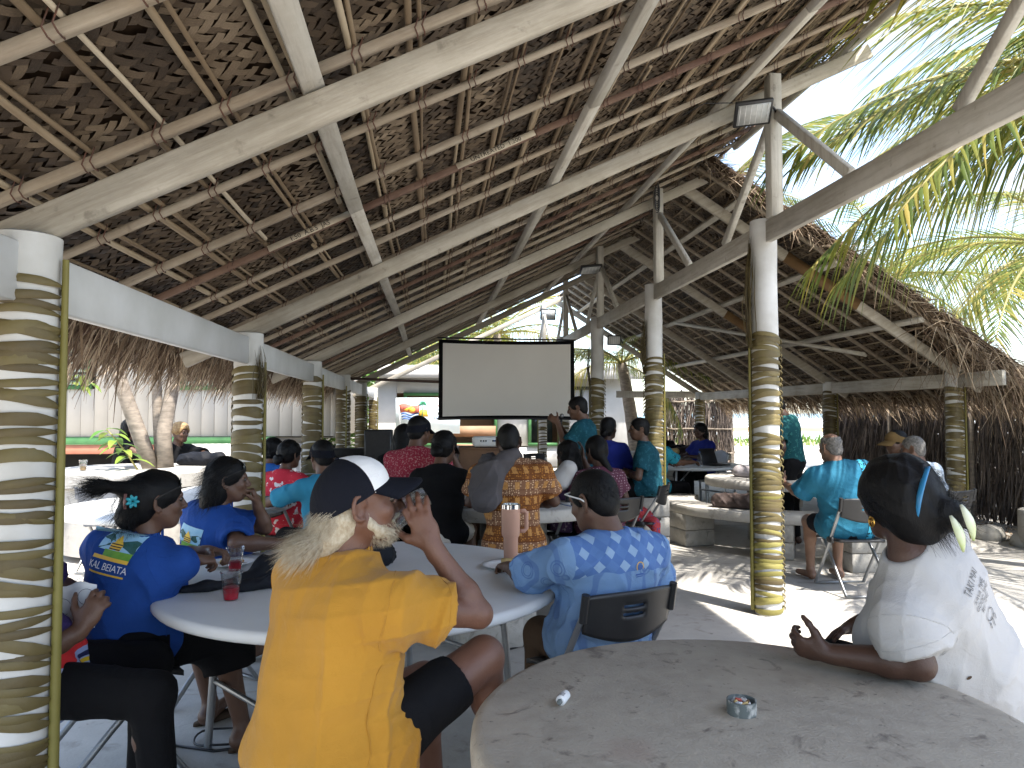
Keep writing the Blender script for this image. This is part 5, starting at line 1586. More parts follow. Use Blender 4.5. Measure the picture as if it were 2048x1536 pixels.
    if not standing and hem < -0.02:
        for i in (0, 1): S.cone(hips[i], hips[i] + (knees[i] - hips[i]) * 0.22, 0.088 * g ** .8 + inflate, 0.084 * g ** .8 + inflate, 0.05)
    if not standing: S.plane(P + UP * hem + sp * 0, -UP)
    else: S.plane(P + UP * hem, -UP)
    S.ripple(shrip, seed)
    if vox < 0.0095: S.ripple(shrip * 0.45, seed + 100, 2.3)
    q = nbase + sp * 0.03
    S.cone(nbase - sp * 0.02 + Fb * 0.01, head - Hf[:, 1] * 0.02, (0.054 if fem else 0.061) * hs, 0.062 * hs, 0.004, True)
    if not collar: S.ell(nbase + sp * 0.055 + Fb * 0.025, (0.085, 0.085, 0.055), Bm, 0.01, True)
    else: S.ell(nbase + sp * 0.075 + Fb * 0.035, (0.085, 0.085, 0.055), Bm, 0.01, True)
    so = put(root, 'shirt', S, shirt, az, loc)
    if collar:
        S2 = Sdf(nbase - 0.16, nbase + 0.16, min(vox, 0.006))
        nd = unit(head - Hf[:, 1] * 0.035 - nbase)
        c0 = nbase - nd * 0.015
        S2.cone(c0 - nd * 0.03, c0 + nd * 0.085, 0.083, 0.068, 0)
        S2.cone(c0 - nd * 0.05, c0 + nd * 0.12, 0.077, 0.061, 0, True)
        S2.plane(c0 + nd * 0.042 - Fb * 0.03, nd - 0.25 * Fb); S2.plane(c0 - nd * 0.014, -nd)
        S2.ell(c0 + Fb * 0.085, (0.03, 0.05, 0.10), Bm, 0.0, True)
        put(root, 'collar', S2, collar, az, loc)
    # trousers, shorts or skirt
    S = Sdf(lo, np.maximum(hi, 0), vox)
    e = 0.012
    S.ell(P - UP * 0.01, (0.162 * g, 0.128 * g, 0.125), Bm, 0, inflate=e)
    fr_ = {'trousers': 1.0, 'shorts': 0.78, 'skirt': 1.0}[lower]
    for i in (0, 1):
        kn = hips[i] + (knees[i] - hips[i]) * fr_
        S.cone(hips[i], kn, 0.086 * g ** .8, 0.066 if lower != 'skirt' else 0.085, 0.04 if lower != 'skirt' else 0.12, flat=(lower == 'shorts'), inflate=e)
        if lower == 'trousers':
            an = ankles[i] + UP * 0.0
            S.cone(knees[i], an, 0.066, 0.055, 0.03, flat=True, inflate=0.006)
        if lower == 'skirt':
            an = knees[i] + (ankles[i] - knees[i]) * 0.35
            S.cone(knees[i], an, 0.085, 0.09, 0.12, flat=True, inflate=e)
    if lower == 'shorts':
        for i in (0, 1):
            kn = hips[i] + (knees[i] - hips[i]) * fr_; dd = unit(knees[i] - hips[i])
            S.cone(kn - dd * 0.03, kn + dd * 0.08, 0.068, 0.075, 0.0, True)
    S.plane(P + UP * (0.09 if max(k[2] for k in knees) < P[2] + 0.06 else 0.28), UP)
    S.ripple(0.004, seed + 5)
    put(root, lower, S, lmat, az, loc)
    if hair: make_hair(root, hair, head, Hf, hs, hairm, az, loc, vox, seed)
    if eyes:
        for s in (-1, 1):
            c = head + Hf @ (np.array([0.032 * s, 0.0815, 0.009]) * hs)
            mb = MB(); mb.lathe([(0.0, -0.0125), (0.009, -0.009), (0.0125, 0), (0.009, 0.009), (0.0, 0.0125)], tuple(c), 10)
            world_part(root, mb, 'eye', 'eye_dark', az, loc, smooth=True)
    info = dict(root=root, az=az, loc=loc, head=head, Hf=Hf, hs=hs, P=P, sp=sp, Bm=Bm, nb=nbase, Sc=Sc, A=A, shirt=so, Cc=Cc, g=g, knees=knees, ankles=ankles)
    PEOPLE[key] = info
    return info
M['eye_dark'] = mat('eye_dark', (0.03, 0.02, 0.015), (0.05, 0.04, 0.035), 0.2, 30, 0.5)
M['gold'] = mat('gold', (0.70, 0.42, 0.10), (0.6, 0.35, 0.08), 0.3, 10, 0.5, metal=1.0)

def glasses_on_head(I, up=0.075, m='ink', lens=True, back=0.0):
    """sunglasses pushed up into the hair"""
    H, Fm, hs = I['head'], I['Hf'], I['hs']
    q = lambda *p: H + Fm @ (np.array(p) * hs)
    fr_ = MB()
    for s in (-1, 1):
        fr_.tube([q(0.07 * s, 0.080 - back, up - .01), q(0.088 * s, 0.05 - back, up - 0.02), q(0.094 * s, -0.01, up - 0.045), q(0.093 * s, -0.03, up - .06)], 0.0035, 6)
    fr_.tube([q(-0.07, 0.082 - back, up - .01), q(0, 0.092 - back, up), q(0.07, 0.082 - back, up - .01)], 0.0035, 6)
    o_ = world_part(I['root'], fr_, 'sunglasses_frame', m, I['az'], I['loc'], smooth=True); stuff(o_)
    if lens:
        for s in (-1, 1):
            ln = MB(); vs_ = [q(0.036 * s + 0.03 * math.cos(t), 0.090 - back - 0.006 * math.cos(t) * s, up + 0.008 + 0.018 * math.sin(t)) for t in np.linspace(0, 6.28, 17)[:-1]]
            vs2 = [np.array(p) - Fm[:, 1] * 0.003 for p in vs_]
            ln.add(vs_ + vs2, [tuple(range(16)), tuple(range(31, 15, -1))] + [(i, 16 + i, 16 + (i + 1) % 16, (i + 1) % 16) for i in range(16)])
            l_ = world_part(I['root'], ln, 'lens', 'glass_dark', I['az'], I['loc'])

def decal(I, me, origin, xdir, ydir, m, name, off=0.003, push=None):
    """lay a flat mesh (text or shape, local xy) on the person's shirt; each vertex is dropped on the cloth"""
    so = I['shirt']; vs_ = np.empty(len(so.data.vertices) * 3); so.data.vertices.foreach_get('co', vs_); vs_ = vs_.reshape(-1, 3)
    pol = [tuple(p.vertices) for p in so.data.polygons]
    if 'bvh' not in I: I['bvh'] = BVHTree.FromPolygons([Vector(v) for v in vs_], pol)
    a = R(I['az']); ca, sa = math.cos(a), math.sin(a); L = I['loc']
    tol = lambda p: Vector(((p[0] - L[0]) * ca - (p[1] - L[1]) * sa, (p[0] - L[0]) * sa + (p[1] - L[1]) * ca, p[2]))
    rotl = lambda p: Vector((p[0] * ca - p[1] * sa, p[0] * sa + p[1] * ca, p[2]))
    xd, yd = rotl(unit(xdir)), rotl(unit(ydir)); nd = xd.cross(yd).normalized(); o0 = tol(origin)
    for v in me.vertices:
        p = o0 + xd * v.co.x + yd * v.co.y + nd * 0.3
        hit = I['bvh'].ray_cast(p, -nd, 0.8)
        v.co = (hit[0] + nd * off) if hit[0] is not None else (o0 + xd * v.co.x + yd * v.co.y)
    me.update()
    return obj(name, me, M[m], I['root'])
def grid_poly(x0, x1, y0, y1, n=10, skew=0.0):
    v = []; f = []
    for i in range(n + 1):
        for j in range(n + 1): v.append((x0 + (x1 - x0) * i / n + skew * j / n, y0 + (y1 - y0) * j / n, 0))
    for i in range(n):
        for j in range(n): a = i * (n + 1) + j; f.append((a, a + n + 1, a + n + 2, a + 1))
    return npmesh('d', v, f)
def fan_poly(pts):
    c = (sum(p[0] for p in pts) / len(pts), sum(p[1] for p in pts) / len(pts), 0)
    n = len(pts); v = [c] + [(p[0], p[1], 0) for p in pts] + [((p[0] + c[0]) / 2, (p[1] + c[1]) / 2, 0) for p in pts]
    f = []
    for i in range(n):
        j = (i + 1) % n; f.append((0, 1 + n + i, 1 + n + j)); f.append((1 + n + i, 1 + i, 1 + j, 1 + n + j))
    return npmesh('d', v, f)

def seam(I, pts, m, r=0.0016):
    """stitched seam: a thin raised line laid on the shirt through the given world points"""
    so = I['shirt']
    if 'bvh' not in I:
        vs_ = np.empty(len(so.data.vertices) * 3); so.data.vertices.foreach_get('co', vs_)
        I['bvh'] = BVHTree.FromPolygons([Vector(v) for v in vs_.reshape(-1, 3)], [tuple(p.vertices) for p in so.data.polygons])
    a = R(I['az']); ca, sa = math.cos(a), math.sin(a); L = I['loc']; out = []
    for p in pts:
        q = Vector(((p[0] - L[0]) * ca - (p[1] - L[1]) * sa, (p[0] - L[0]) * sa + (p[1] - L[1]) * ca, p[2]))
        h = I['bvh'].find_nearest(q)
        if h[0] is not None: out.append(h[0] + h[1] * 0.0004)
    MB().tube(out, r, 5).build('seam', M[m], I['root'], smooth=True)
def seams(I, m, sleeve, inflate, armsz, side=True):
    for nm in ('L', 'R'):
        shp, el = I['A'][nm][0], I['A'][nm][1]; dd = unit(el - shp + (shp - I['Sc']) * 0.8); Fb = I['Bm'][:, 1]
        e1 = unit(np.cross(dd, Fb)); e2 = np.cross(dd, e1); rr = 0.06 * armsz + inflate
        seam(I, [shp - dd * 0.004 + (e1 * math.cos(t) + e2 * math.sin(t)) * rr for t in np.linspace(0, 2 * math.pi, 29)], m)
        d2 = unit(el - shp); he = shp + (el - shp) * sleeve - d2 * 0.026; f1 = unit(np.cross(d2, Fb)); f2 = np.cross(d2, f1)
        seam(I, [he + (f1 * math.cos(t) + f2 * math.sin(t)) * (rr + .01) for t in np.linspace(0, 2 * math.pi, 29)], m, 0.0012)
        s_ = -1 if nm == 'L' else 1
        if side: seam(I, [I['P'] + I['sp'] * z + I['Bm'][:, 0] * (0.25 * s_) - Fb * 0.02 for z in np.linspace(-0.12, 0.30, 16)], m)
V3 = lambda *a: np.array(a, float)
# --- man in the yellow polo, drinking
Y = person('yellow', 'white-bearded man in yellow polo and trucker cap drinking from clear cup', (-0.20, 2.10, 1.245), 48, (76, -4, 0), pelvis=(-0.31, 2.06, 0.57), sh=0.205, g=1.24, belly=0.5, vox=0.006,
    skin='skin_red', shirt='yellow_cloth', sleeve=0.58, inflate=0.024, hem=-0.16, shrip=0.009, lower='shorts', lmat='black_cloth', armsz=1.02, hair=None, collar='yellow_cloth', seed=3,
    arms={'R': ((0.135, 2.065, 0.935), (0.005, 2.075, 1.125), (-0.42, 0.05, 0.90), (0.15, 1, 0.1), (-0.85, 0.15, -0.4), (16, 30, 24)[:1] * 4),
          'L': ((-0.36, 2.42, 0.80), (-0.20, 2.36, 0.64), (0.75, -0.5, -0.25), (0, 0, -1), (0.3, -0.6, 0.4), (20, 22, 24, 26))},
    knees=[(-0.02, 2.50, 0.60), (0.16, 2.22, 0.765)], ankles=[(0.02, 2.62, 0.12), (0.24, 2.36, 0.36)])
cap(Y['root'], Y['head'] + V3(-0.012, 0, 0.012), Y['Hf'], 1.06, 'navy', 'cap_white', 'navy', Y['az'], Y['loc'], tilt=15, front_half=60)
def yq(*p): return Y['head'] + Y['Hf'] @ V3(*p)
# hair under the cap, swept back over the collar, and a short beard
S = Sdf(Y['head'] - 0.26, Y['head'] + 0.2, 0.006)
S.ell(yq(0, -0.050, -0.035), (0.077, 0.070, 0.070), Y['Hf'], 0); S.ell(yq(0, -0.095, -0.085), (0.062, 0.045, 0.042), Y['Hf'], 0.03)
S.ell(yq(0, -0.125, -0.115), (0.048, 0.045, 0.024), Y['Hf'], 0.03)
for s in (-1, 1):
    S.ell(yq(0.086 * s, -0.014, -0.008), (0.02, 0.022, 0.034), Y['Hf'], 0.004, True)
S.plane(yq(0, 0, 0.05), Y['Hf'][:, 2]); S.ripple(0.003, 4, 3.0)
put(Y['root'], 'hair', S, 'hair_white', Y['az'], Y['loc'])
S = Sdf(Y['head'] - 0.2, Y['head'] + 0.2, 0.005)
S.ell(yq(0, 0.058, -0.088), (0.033, 0.033, 0.028), Y['Hf'], 0)
for s in (-1, 1):
    S.cone(yq(0.0655 * s, 0.010, -0.022), yq(0.063 * s, 0.014, -0.052), 0.007, 0.012, 0.012); S.cone(yq(0.063 * s, 0.014, -0.052), yq(0.045 * s, 0.045, -0.078), 0.012, 0.017, 0.015)
    S.cone(yq(0.045 * s, 0.045, -0.078), yq(0.02 * s, 0.065, -0.088), 0.017, 0.019, 0.02)
    S.cone(yq(0.004 * s, 0.100, -0.043), yq(0.030 * s, 0.084, -0.055), 0.008, 0.007, 0.01)
S.ell(yq(0, 0.096, -0.058), (0.02, 0.02, 0.006), Y['Hf'], 0.004, True); S.ripple(0.003, 9, 4.0)
put(Y['root'], 'beard', S, 'hair_white', Y['az'], Y['loc'])
mb = MB()
strands_on(mb, Y['head'] + Y['Hf'] @ V3(0, -0.02, 0.0), Y['Hf'], 1.0, 2600, (0.082, 0.10, 0.10), lambda u: u.y < 0.25 and -0.95 < u.z < 0.05 and not (abs(u.x) > 0.6 and u.y > -0.45), lambda u: (u.x * 0.25, -0.9, -0.75), 0.050, 0.0006, 5, 0.16, 0.3)
strands_on(mb, Y['head'] + Y['Hf'] @ V3(0, -0.12, -0.085), Y['Hf'], 1.0, 1800, (0.058, 0.05, 0.04), lambda u: u.y < 0.3, lambda u: (u.x * 0.3, -0.95, -0.45), 0.075, 0.0006, 6, 0.16, 0.15)
strands_on(mb, Y['head'] + Y['Hf'] @ V3(0, 0.045, -0.075), Y['Hf'], 1.0, 1500, (0.062, 0.062, 0.048), lambda u: u.z < 0.45 and u.y > -0.6, lambda u: (u.x * 0.3, 0.5, -0.8), 0.011, 0.0006, 7, 0.3, 0.1)
stuff(world_part(Y['root'], mb, 'hair_strands', 'hair_white', Y['az'], Y['loc'], smooth=True))
# strap of the cap
mb = MB(); mb.tube([yq(0.085 * math.sin(t), -0.012 - 0.112 * math.cos(t), -0.022) for t in np.linspace(-0.9, 0.9, 9)], 0.009, 6, flat=0.3)
world_part(Y['root'], mb, 'cap_strap', 'black_cloth', Y['az'], Y['loc'], smooth=True)

seams(Y, 'yellow_cloth', 0.58, 0.024, 1.02)
# --- woman in the white T-shirt, leaning on the concrete table
Wt = person('white', 'woman in white T-shirt with blue hair clip leaning on concrete table', (1.405, 2.08, 1.235), -40, (2, 8, 0), pelvis=(1.70, 2.20, 0.56), sh=0.195, g=1.38, fem=True, bust=0.95, belly=0.8, hs=1.0, vox=0.0065,
    skin='skin_dark', shirt='white_cloth', sleeve=0.60, inflate=0.020, hem=-0.16, shrip=0.006, lower='skirt', lmat='black_cloth', armsz=1.15, hair='big', seed=8,
    arms={'L': ((1.355, 1.915, 0.800), (1.165, 2.045, 0.795), (-0.75, 0.45, 0.12), (0.3, 0.9, -0.2), (-0.45, -0.1, 1.0), (46, 50, 54, 58)), 'R': ((1.74, 2.52, 0.80), (1.60, 2.62, 0.70))})
seams(Wt, 'white_cloth', 0.60, 0.020, 1.15)
def wq(*p): return Wt['head'] + Wt['Hf'] @ V3(*p)
mb = MB()
strands_on(mb, Wt['head'] + Wt['Hf'] @ V3(0, -0.035, 0.02), Wt['Hf'], 1.0, 1500, (0.109, 0.123, 0.113), lambda u: u.y < 0.3 and u.z > -0.8, lambda u: (0.55 - u.x * 0.5, -0.6 - u.y, -0.55), 0.09, 0.0007, 11, 0.10, 0.1)
strands_on(mb, Wt['head'] + Wt['Hf'] @ V3(0.065, -0.145, -0.045), Wt['Hf'], 1.0, 260, (0.05, 0.045, 0.052), lambda u: True, lambda u: (u.x + 0.5, -0.3, u.z - .2), 0.04, 0.0007, 12, 0.4, 0.3)
stuff(world_part(Wt['root'], mb, 'hair_strands', 'hair_black', Wt['az'], Wt['loc'], smooth=True))
M['clip_blue'] = mat('clip_blue', (0.03, 0.20, 0.40), (0.025, 0.17, 0.35), 0.3, 10, 0.5)
M['petal'] = mat('petal', (0.62, 0.64, 0.50), (0.45, 0.52, 0.22), 0.5, 12, 0.3)
mb = MB(); n = 12; pts = []
for i in range(n + 1):
    t = i / n; pts.append(wq(-0.030 + 0.050 * t - 0.02 * math.sin(t * 3.1), -0.142 - 0.025 * math.sin(t * 3.14), -0.045 + 0.135 * t))
mb.tube(pts, [0.011] * (n + 1), 8, flat=0.45)
world_part(Wt['root'], mb, 'hair_clip', 'clip_blue', Wt['az'], Wt['loc'], smooth=True)
for k, (dx, dz) in enumerate(((-0.022, -0.05), (0.012, -0.02))):
    mb = MB(); c = wq(0.068 + dx, -0.195, -0.045 + dz)
    for sgn in (0,):
        ax_ = Wt['Hf'] @ unit((0.25, 0, -1)); sd = Wt['Hf'] @ unit((1, 0, 0.25)); nn = -Wt['Hf'][:, 1]; vs_ = []
        for j in range(8):
            t = j / 7; w_ = 0.013 * math.sin(math.pi * (0.06 + 0.9 * t)); pc = c + ax_ * (t - 0.5) * 0.10 + nn * 0.012 * math.sin(t * 3.1)
            vs_ += [pc - sd * w_, pc + nn * 0.004, pc + sd * w_]
        mb.add(vs_, [q for j in range(7) for q in ((3 * j, 3 * j + 1, 3 * j + 4, 3 * j + 3), (3 * j + 1, 3 * j + 2, 3 * j + 5, 3 * j + 4))])
    o_ = world_part(Wt['root'], mb, 'flower_petal', 'petal', Wt['az'], Wt['loc'], smooth=True); o_.modifiers.new('s', 'SOLIDIFY').thickness = 0.003
mb = MB(); c = wq(-0.086, -0.010, -0.062); sd = Wt['Hf'][:, 1]
mb.tube([c + Wt['Hf'][:, 2] * 0.014 * math.cos(t) + sd * 0.014 * math.sin(t) for t in np.linspace(0, 6.28, 17)], 0.003, 6)
mb.tube([c + Wt['Hf'][:, 2] * 0.012, c - Wt['Hf'][:, 2] * 0.012], 0.0025, 5); mb.tube([c + sd * 0.012, c - sd * 0.012], 0.0025, 5)
stuff(world_part(Wt['root'], mb, 'earring', 'gold', Wt['az'], Wt['loc'], smooth=True))
M['print_grey'] = mat('print_grey', (0.10, 0.10, 0.10), (0.16, 0.16, 0.16), 0.8, 60)
M['print_pale'] = mat('print_pale', (0.34, 0.33, 0.33), (0.42, 0.41, 0.40), 0.8, 60)

# --- man in the blue print shirt on a folding chair
Al = person('aloha', 'man in blue diamond print shirt on folding chair, sunglasses on head', (0.69, 3.06, 1.125), -22, (-40, 16, 0), pelvis=(0.72, 3.05, 0.55), sh=0.205, g=1.18, belly=0.6, vox=0.008,
    skin='skin_mid', shirt='aloha', sleeve=0.92, inflate=0.024, hem=-0.13, shrip=0.010, lower='trousers', lmat='brown_trousers', armsz=1.1, hair='short', collar='aloha', seed=5, hs=1.05,
    arms={'L': ((0.40, 3.13, 0.805), (0.36, 3.36, 0.79)), 'R': ((0.99, 3.16, 0.76), (0.84, 3.38, 0.72))}, knees=[(0.50, 3.30, 0.50), (0.85, 3.42, 0.52)], ankles=[(0.47, 3.22, 0.09), (0.86, 3.42, 0.09)])
glasses_on_head(Al, 0.06, 'p_white', False)
mb = MB()
strands_on(mb, Al['head'] + Al['Hf'] @ V3(0, -0.014, 0.034), Al['Hf'], 1.05, 1500, (0.083, 0.104, 0.095), lambda u: u.z > -0.55 and u.y < 0.6, lambda u: (u.x * .3, -0.4, -0.9), 0.022, 0.0009, 40, 0.3, 0.1)
stuff(world_part(Al['root'], mb, 'hair_strands', 'hair_black', Al['az'], Al['loc'], smooth=True))
seams(Al, 'aloha', 0.92, 0.024, 1.1)
# --- two women in royal blue polos
B1 = person('bw1', 'woman in royal blue polo with printed back and turquoise flower hair clip', (-1.165, 3.275, 1.125), 18, (58, 2, 0), pelvis=(-1.29, 3.22, 0.55), sh=0.185, g=1.12, fem=True, bust=1.15, belly=0.3, vox=0.007,
    skin='skin_mid', shirt='royal', sleeve=0.80, inflate=0.015, shrip=0.007, hem=-0.08, lower='skirt', lmat='black_cloth', armsz=1.12, hair='clip', collar='royal', seed=21,
    arms={'R': ((-1.165, 3.165, 0.81), (-1.015, 3.30, 0.865), (0.6, 0.75, -0.1), (0, 0, -1), (-0.7, 0.6, 0.3), (45, 48, 50, 52)), 'L': ((-1.16, 3.56, 0.83), (-1.02, 3.50, 0.865), (0.7, -0.2, 0), (0, 0, -1), (0.2, -0.9, 0.3), (45, 48, 50, 52))},
    knees=[(-1.13, 3.72, 0.50), (-0.93, 3.46, 0.50)], ankles=[(-1.06, 3.72, 0.09), (-0.84, 3.44, 0.09)])
B2 = person('bw2', 'woman in royal blue polo resting chin on her hand', (-1.125, 4.22, 1.125), 40, (74, 2, 0), pelvis=(-1.25, 4.22, 0.55), sh=0.18, g=1.05, fem=True, bust=1.1, vox=0.008,
    skin='skin_mid', shirt='royal', sleeve=0.85, inflate=0.017, hem=-0.08, lower='skirt', lmat='black_cloth', armsz=1.08, hair='wavy', collar='royal', seed=23,
    arms={'R': ((-1.02, 3.99, 0.815), (-0.76, 4.10, 0.79)), 'L': ((-0.955, 4.36, 0.84), (-0.985, 4.285, 0.985), (-0.25, -0.1, .95), (-0.9, -0.2, 0.1), (0.1, -1, 0.1), (70, 74, 74, 74))})
for I in (B1, B2):
    seams(I, 'royal', 0.8, 0.015, 1.1)
    glasses_on_head(I, 0.075, 'ink', True, 0.01)
mb = MB()
strands_on(mb, B1['head'] + B1['Hf'] @ V3(0, -0.014, 0.034), B1['Hf'], 1.0, 900, (0.091, 0.112, 0.103), lambda u: u.z > -0.2 and u.y < 0.8, lambda u: (-u.x * .4, -0.9, 0.35 - u.z), 0.09, 0.0007, 30, 0.10, 0.05)
strands_on(mb, B1['head'] + B1['Hf'] @ V3(-0.02, -0.19, 0.065), B1['Hf'], 1.0, 900, (0.03, 0.03, 0.025), lambda u: True, lambda u: (-0.35, -1.0, 0.02), 0.095, 0.0011, 31, 0.22, 0.12)
strands_on(mb, B1['head'] + B1['Hf'] @ V3(-0.01, -0.09, -0.02), B1['Hf'], 1.0, 500, (0.09, 0.08, 0.10), lambda u: u.y < 0, lambda u: (u.x, -0.4, -0.9), 0.06, 0.0009, 32, 0.3, 0.2)
stuff(world_part(B1['root'], mb, 'hair_strands', 'hair_black', B1['az'], B1['loc'], smooth=True))
mb = MB()
strands_on(mb, B2['head'] + B2['Hf'] @ V3(0, -0.014, 0.034), B2['Hf'], 1.0, 700, (0.091, 0.112, 0.103), lambda u: u.z > -0.2 and u.y < 0.8, lambda u: (u.x * .3, -0.9, -0.6), 0.08, 0.0008, 34, 0.12, 0.1)
strands_on(mb, B2['head'] + B2['Hf'] @ V3(0, -0.06, -0.06), B2['Hf'], 1.0, 900, (0.098, 0.09, 0.13), lambda u: u.y < 0.2, lambda u: (u.x * .4, -0.4, -0.8), 0.06, 0.0011, 33, 0.45, 0.2)
stuff(world_part(B2['root'], mb, 'hair_strands', 'hair_black', B2['az'], B2['loc'], smooth=True))
M['clip_turq'] = mat('clip_turq', (0.02, 0.30, 0.38), (0.03, 0.36, 0.44), 0.35, 12, 0.5)
M['clip_bead'] = mat('clip_bead', (0.20, 0.09, 0.08), (0.28, 0.15, 0.13), 0.3, 20, 0.5)
q1 = lambda *p: B1['head'] + B1['Hf'] @ V3(*p)
for k in range(7):
    a = 2 * math.pi * k / 7; c = q1(0.085, -0.108, 0.012); ax1, ax2 = B1['Hf'] @ unit((-0.55, -0.85, 0)), B1['Hf'][:, 2]; nn = B1['Hf'] @ unit((0.85, -0.55, 0))
    ax1 = unit(np.cross(ax2, nn)); d = ax1 * math.cos(a) + ax2 * math.sin(a); s = np.cross(nn, d)
    mb = MB(); vs_ = []
    for j in range(5):
        t = j / 4; w_ = 0.007 * math.sin(math.pi * (0.12 + 0.8 * t)); pc = c + nn * (0.012 + 0.006 * t) + d * (0.004 + 0.024 * t); vs_ += [pc - s * w_, pc + s * w_]
    mb.add(vs_, [(2 * j, 2 * j + 1, 2 * j + 3, 2 * j + 2) for j in range(4)])
    o_ = world_part(B1['root'], mb, 'flower_petal', 'clip_turq', B1['az'], B1['loc']); o_.modifiers.new('s', 'SOLIDIFY').thickness = 0.003
mb = MB(); mb.tube([q1(0.072, -0.138, -0.02), q1(0.076, -0.142, 0.01), q1(0.068, -0.138, 0.04)], 0.006, 6)
world_part(B1['root'], mb, 'hair_clip', 'clip_bead', B1['az'], B1['loc'], smooth=True)
# slippers of the first woman
for i in (0, 1):
    a = B1['ankles'][i]; F_ = frame(42)[:, 1]; R_ = frame(42)[:, 0]; mb = MB(); vs_ = []
    for lay in (0.004, 0.018):
        for j in range(14):
            t = 2 * math.pi * j / 14; vs_.append(np.array([a[0], a[1], lay]) + F_ * (0.055 + 0.135 * math.cos(t)) + R_ * ((0.042 + 0.008 * math.cos(t)) * math.sin(t) + (i * 2 - 1) * .015))
    mb.add(vs_, [tuple(range(13, -1, -1)), tuple(range(14, 28))] + [(j, (j + 1) % 14, 14 + (j + 1) % 14, 14 + j) for j in range(14)])
    world_part(B1['root'], mb, 'slipper', 'brown_trousers', B1['az'], B1['loc'])
# prints on the backs of the polos
def back_print(I, o, xd, yd, sc=1.0):
    def P_(nm, me, m, off):
        for v in me.vertices: v.co *= sc
        return decal(I, me, o, xd, yd, m, nm, off)
    P_('print_sky', grid_poly(-0.10, 0.10, 0.0, 0.10, 10, 0.0), 'banner_sky', 0.003)
    P_('print_trees', fan_poly([(-0.10, 0.0), (-0.10, 0.05), (-0.07, 0.07), (-0.045, 0.045), (0.0, 0.04), (0.05, 0.05), (0.075, 0.06), (0.10, 0.055), (0.10, 0.0)]), 'print_forest', 0.0042)
    P_('print_hut', fan_poly([(-0.03, 0.005), (0.03, 0.005), (0.032, 0.03), (0.0, 0.072), (-0.032, 0.03)]), 'p_yellow', 0.0054)
    for k in range(3): P_('print_stripe', grid_poly(-0.03, 0.03, 0.008 + 0.011 * k, 0.0125 + 0.011 * k, 3), 'ink', 0.0064)
    P_('print_grass', grid_poly(-0.05, 0.10, -0.028, 0.004, 8), 'print_lime', 0.0054)
    P_('print_band', grid_poly(-0.10, 0.10, -0.042, -0.026, 8), 'p_yellow', 0.006)
    P_('print_lettering', text_mesh('KAL BEIATA', 0.044, space=0.92), 'p_white', 0.0045)['kind'] = 'stuff'
    P_('print_band', grid_poly(-0.10, 0.10, -0.106, -0.098, 8), 'p_yellow', 0.004)
M['banner_sky'] = mat('banner_sky', (0.22, 0.42, 0.58), (0.32, 0.5, 0.62), 0.7, 20)
M['print_forest'] = mat('print_forest', (0.02, 0.07, 0.05), (0.03, 0.10, 0.10), 0.7, 40)
M['print_lime'] = mat('print_lime', (0.10, 0.26, 0.03), (0.15, 0.32, 0.04), 0.7, 30)
def lower_text(me, dy):
    for v in me.vertices: v.co.y += dy
    return me
_tm0 = text_mesh
def text_mesh_shift(body, size, **k): return lower_text(_tm0(body, size, **k), -0.072)
text_mesh = text_mesh_shift
for I, dx in ((B1, -0.03), (B2, 0.0)):
    o = I['Cc'] - I['Bm'][:, 1] * 0.15 + I['Bm'][:, 0] * dx + I['sp'] * (0.13 if I is B1 else 0.0)
    back_print(I, o, I['Bm'][:, 0], I['sp'], 0.88 if I is B1 else 0.9)
text_mesh = _tm0
# lettering and bowl on the white T-shirt
o = Wt['Sc'] - Wt['Bm'][:, 1] * 0.16 + Wt['Bm'][:, 0] * -0.01 - Wt['sp'] * 0.01
for txt, dy, sz, m_ in (('TAKI MAI', 0.0, 0.027, 'print_grey'), ('KAVA TIME', -0.030, 0.021, 'print_grey'), ('GOOD TIME', -0.051, 0.021, 'print_grey'), ('FIJI TIME', -0.072, 0.021, 'print_grey')):
    d_ = decal(Wt, lower_text(text_mesh(txt, sz), dy), o, Wt['Bm'][:, 0], Wt['sp'], m_, 'print_lettering'); d_['kind'] = 'stuff'
bw = []
for t in np.linspace(0, 6.28, 25)[:-1]: bw.append((0.024 * math.cos(t), -0.115 + 0.015 * math.sin(t)))
v = []; f = []
for i, (x_, y_) in enumerate(bw): v += [(x_, y_, 0), (x_ * 0.88, -0.115 + (y_ + 0.115) * 0.82, 0)]
f = [(2 * i, 2 * ((i + 1) % 24), 2 * ((i + 1) % 24) + 1, 2 * i + 1) for i in range(24)]
decal(Wt, npmesh('d', v, f), o, Wt['Bm'][:, 0], Wt['sp'], 'print_grey', 'print_bowl')
for x_ in (-0.02, 0.0, 0.02): decal(Wt, grid_poly(x_ - 0.002, x_ + 0.002, -0.158 + abs(x_) * .4, -0.128, 3), o, Wt['Bm'][:, 0], Wt['sp'], 'print_grey', 'print_bowl_leg')
decal(Wt, fan_poly([(-0.155 + 0.007 * math.cos(t), -0.215 + 0.005 * math.sin(t)) for t in np.linspace(0, 6.28, 9)[:-1]]), o, Wt['Bm'][:, 0], Wt['sp'], 'brown_trousers', 'stain')
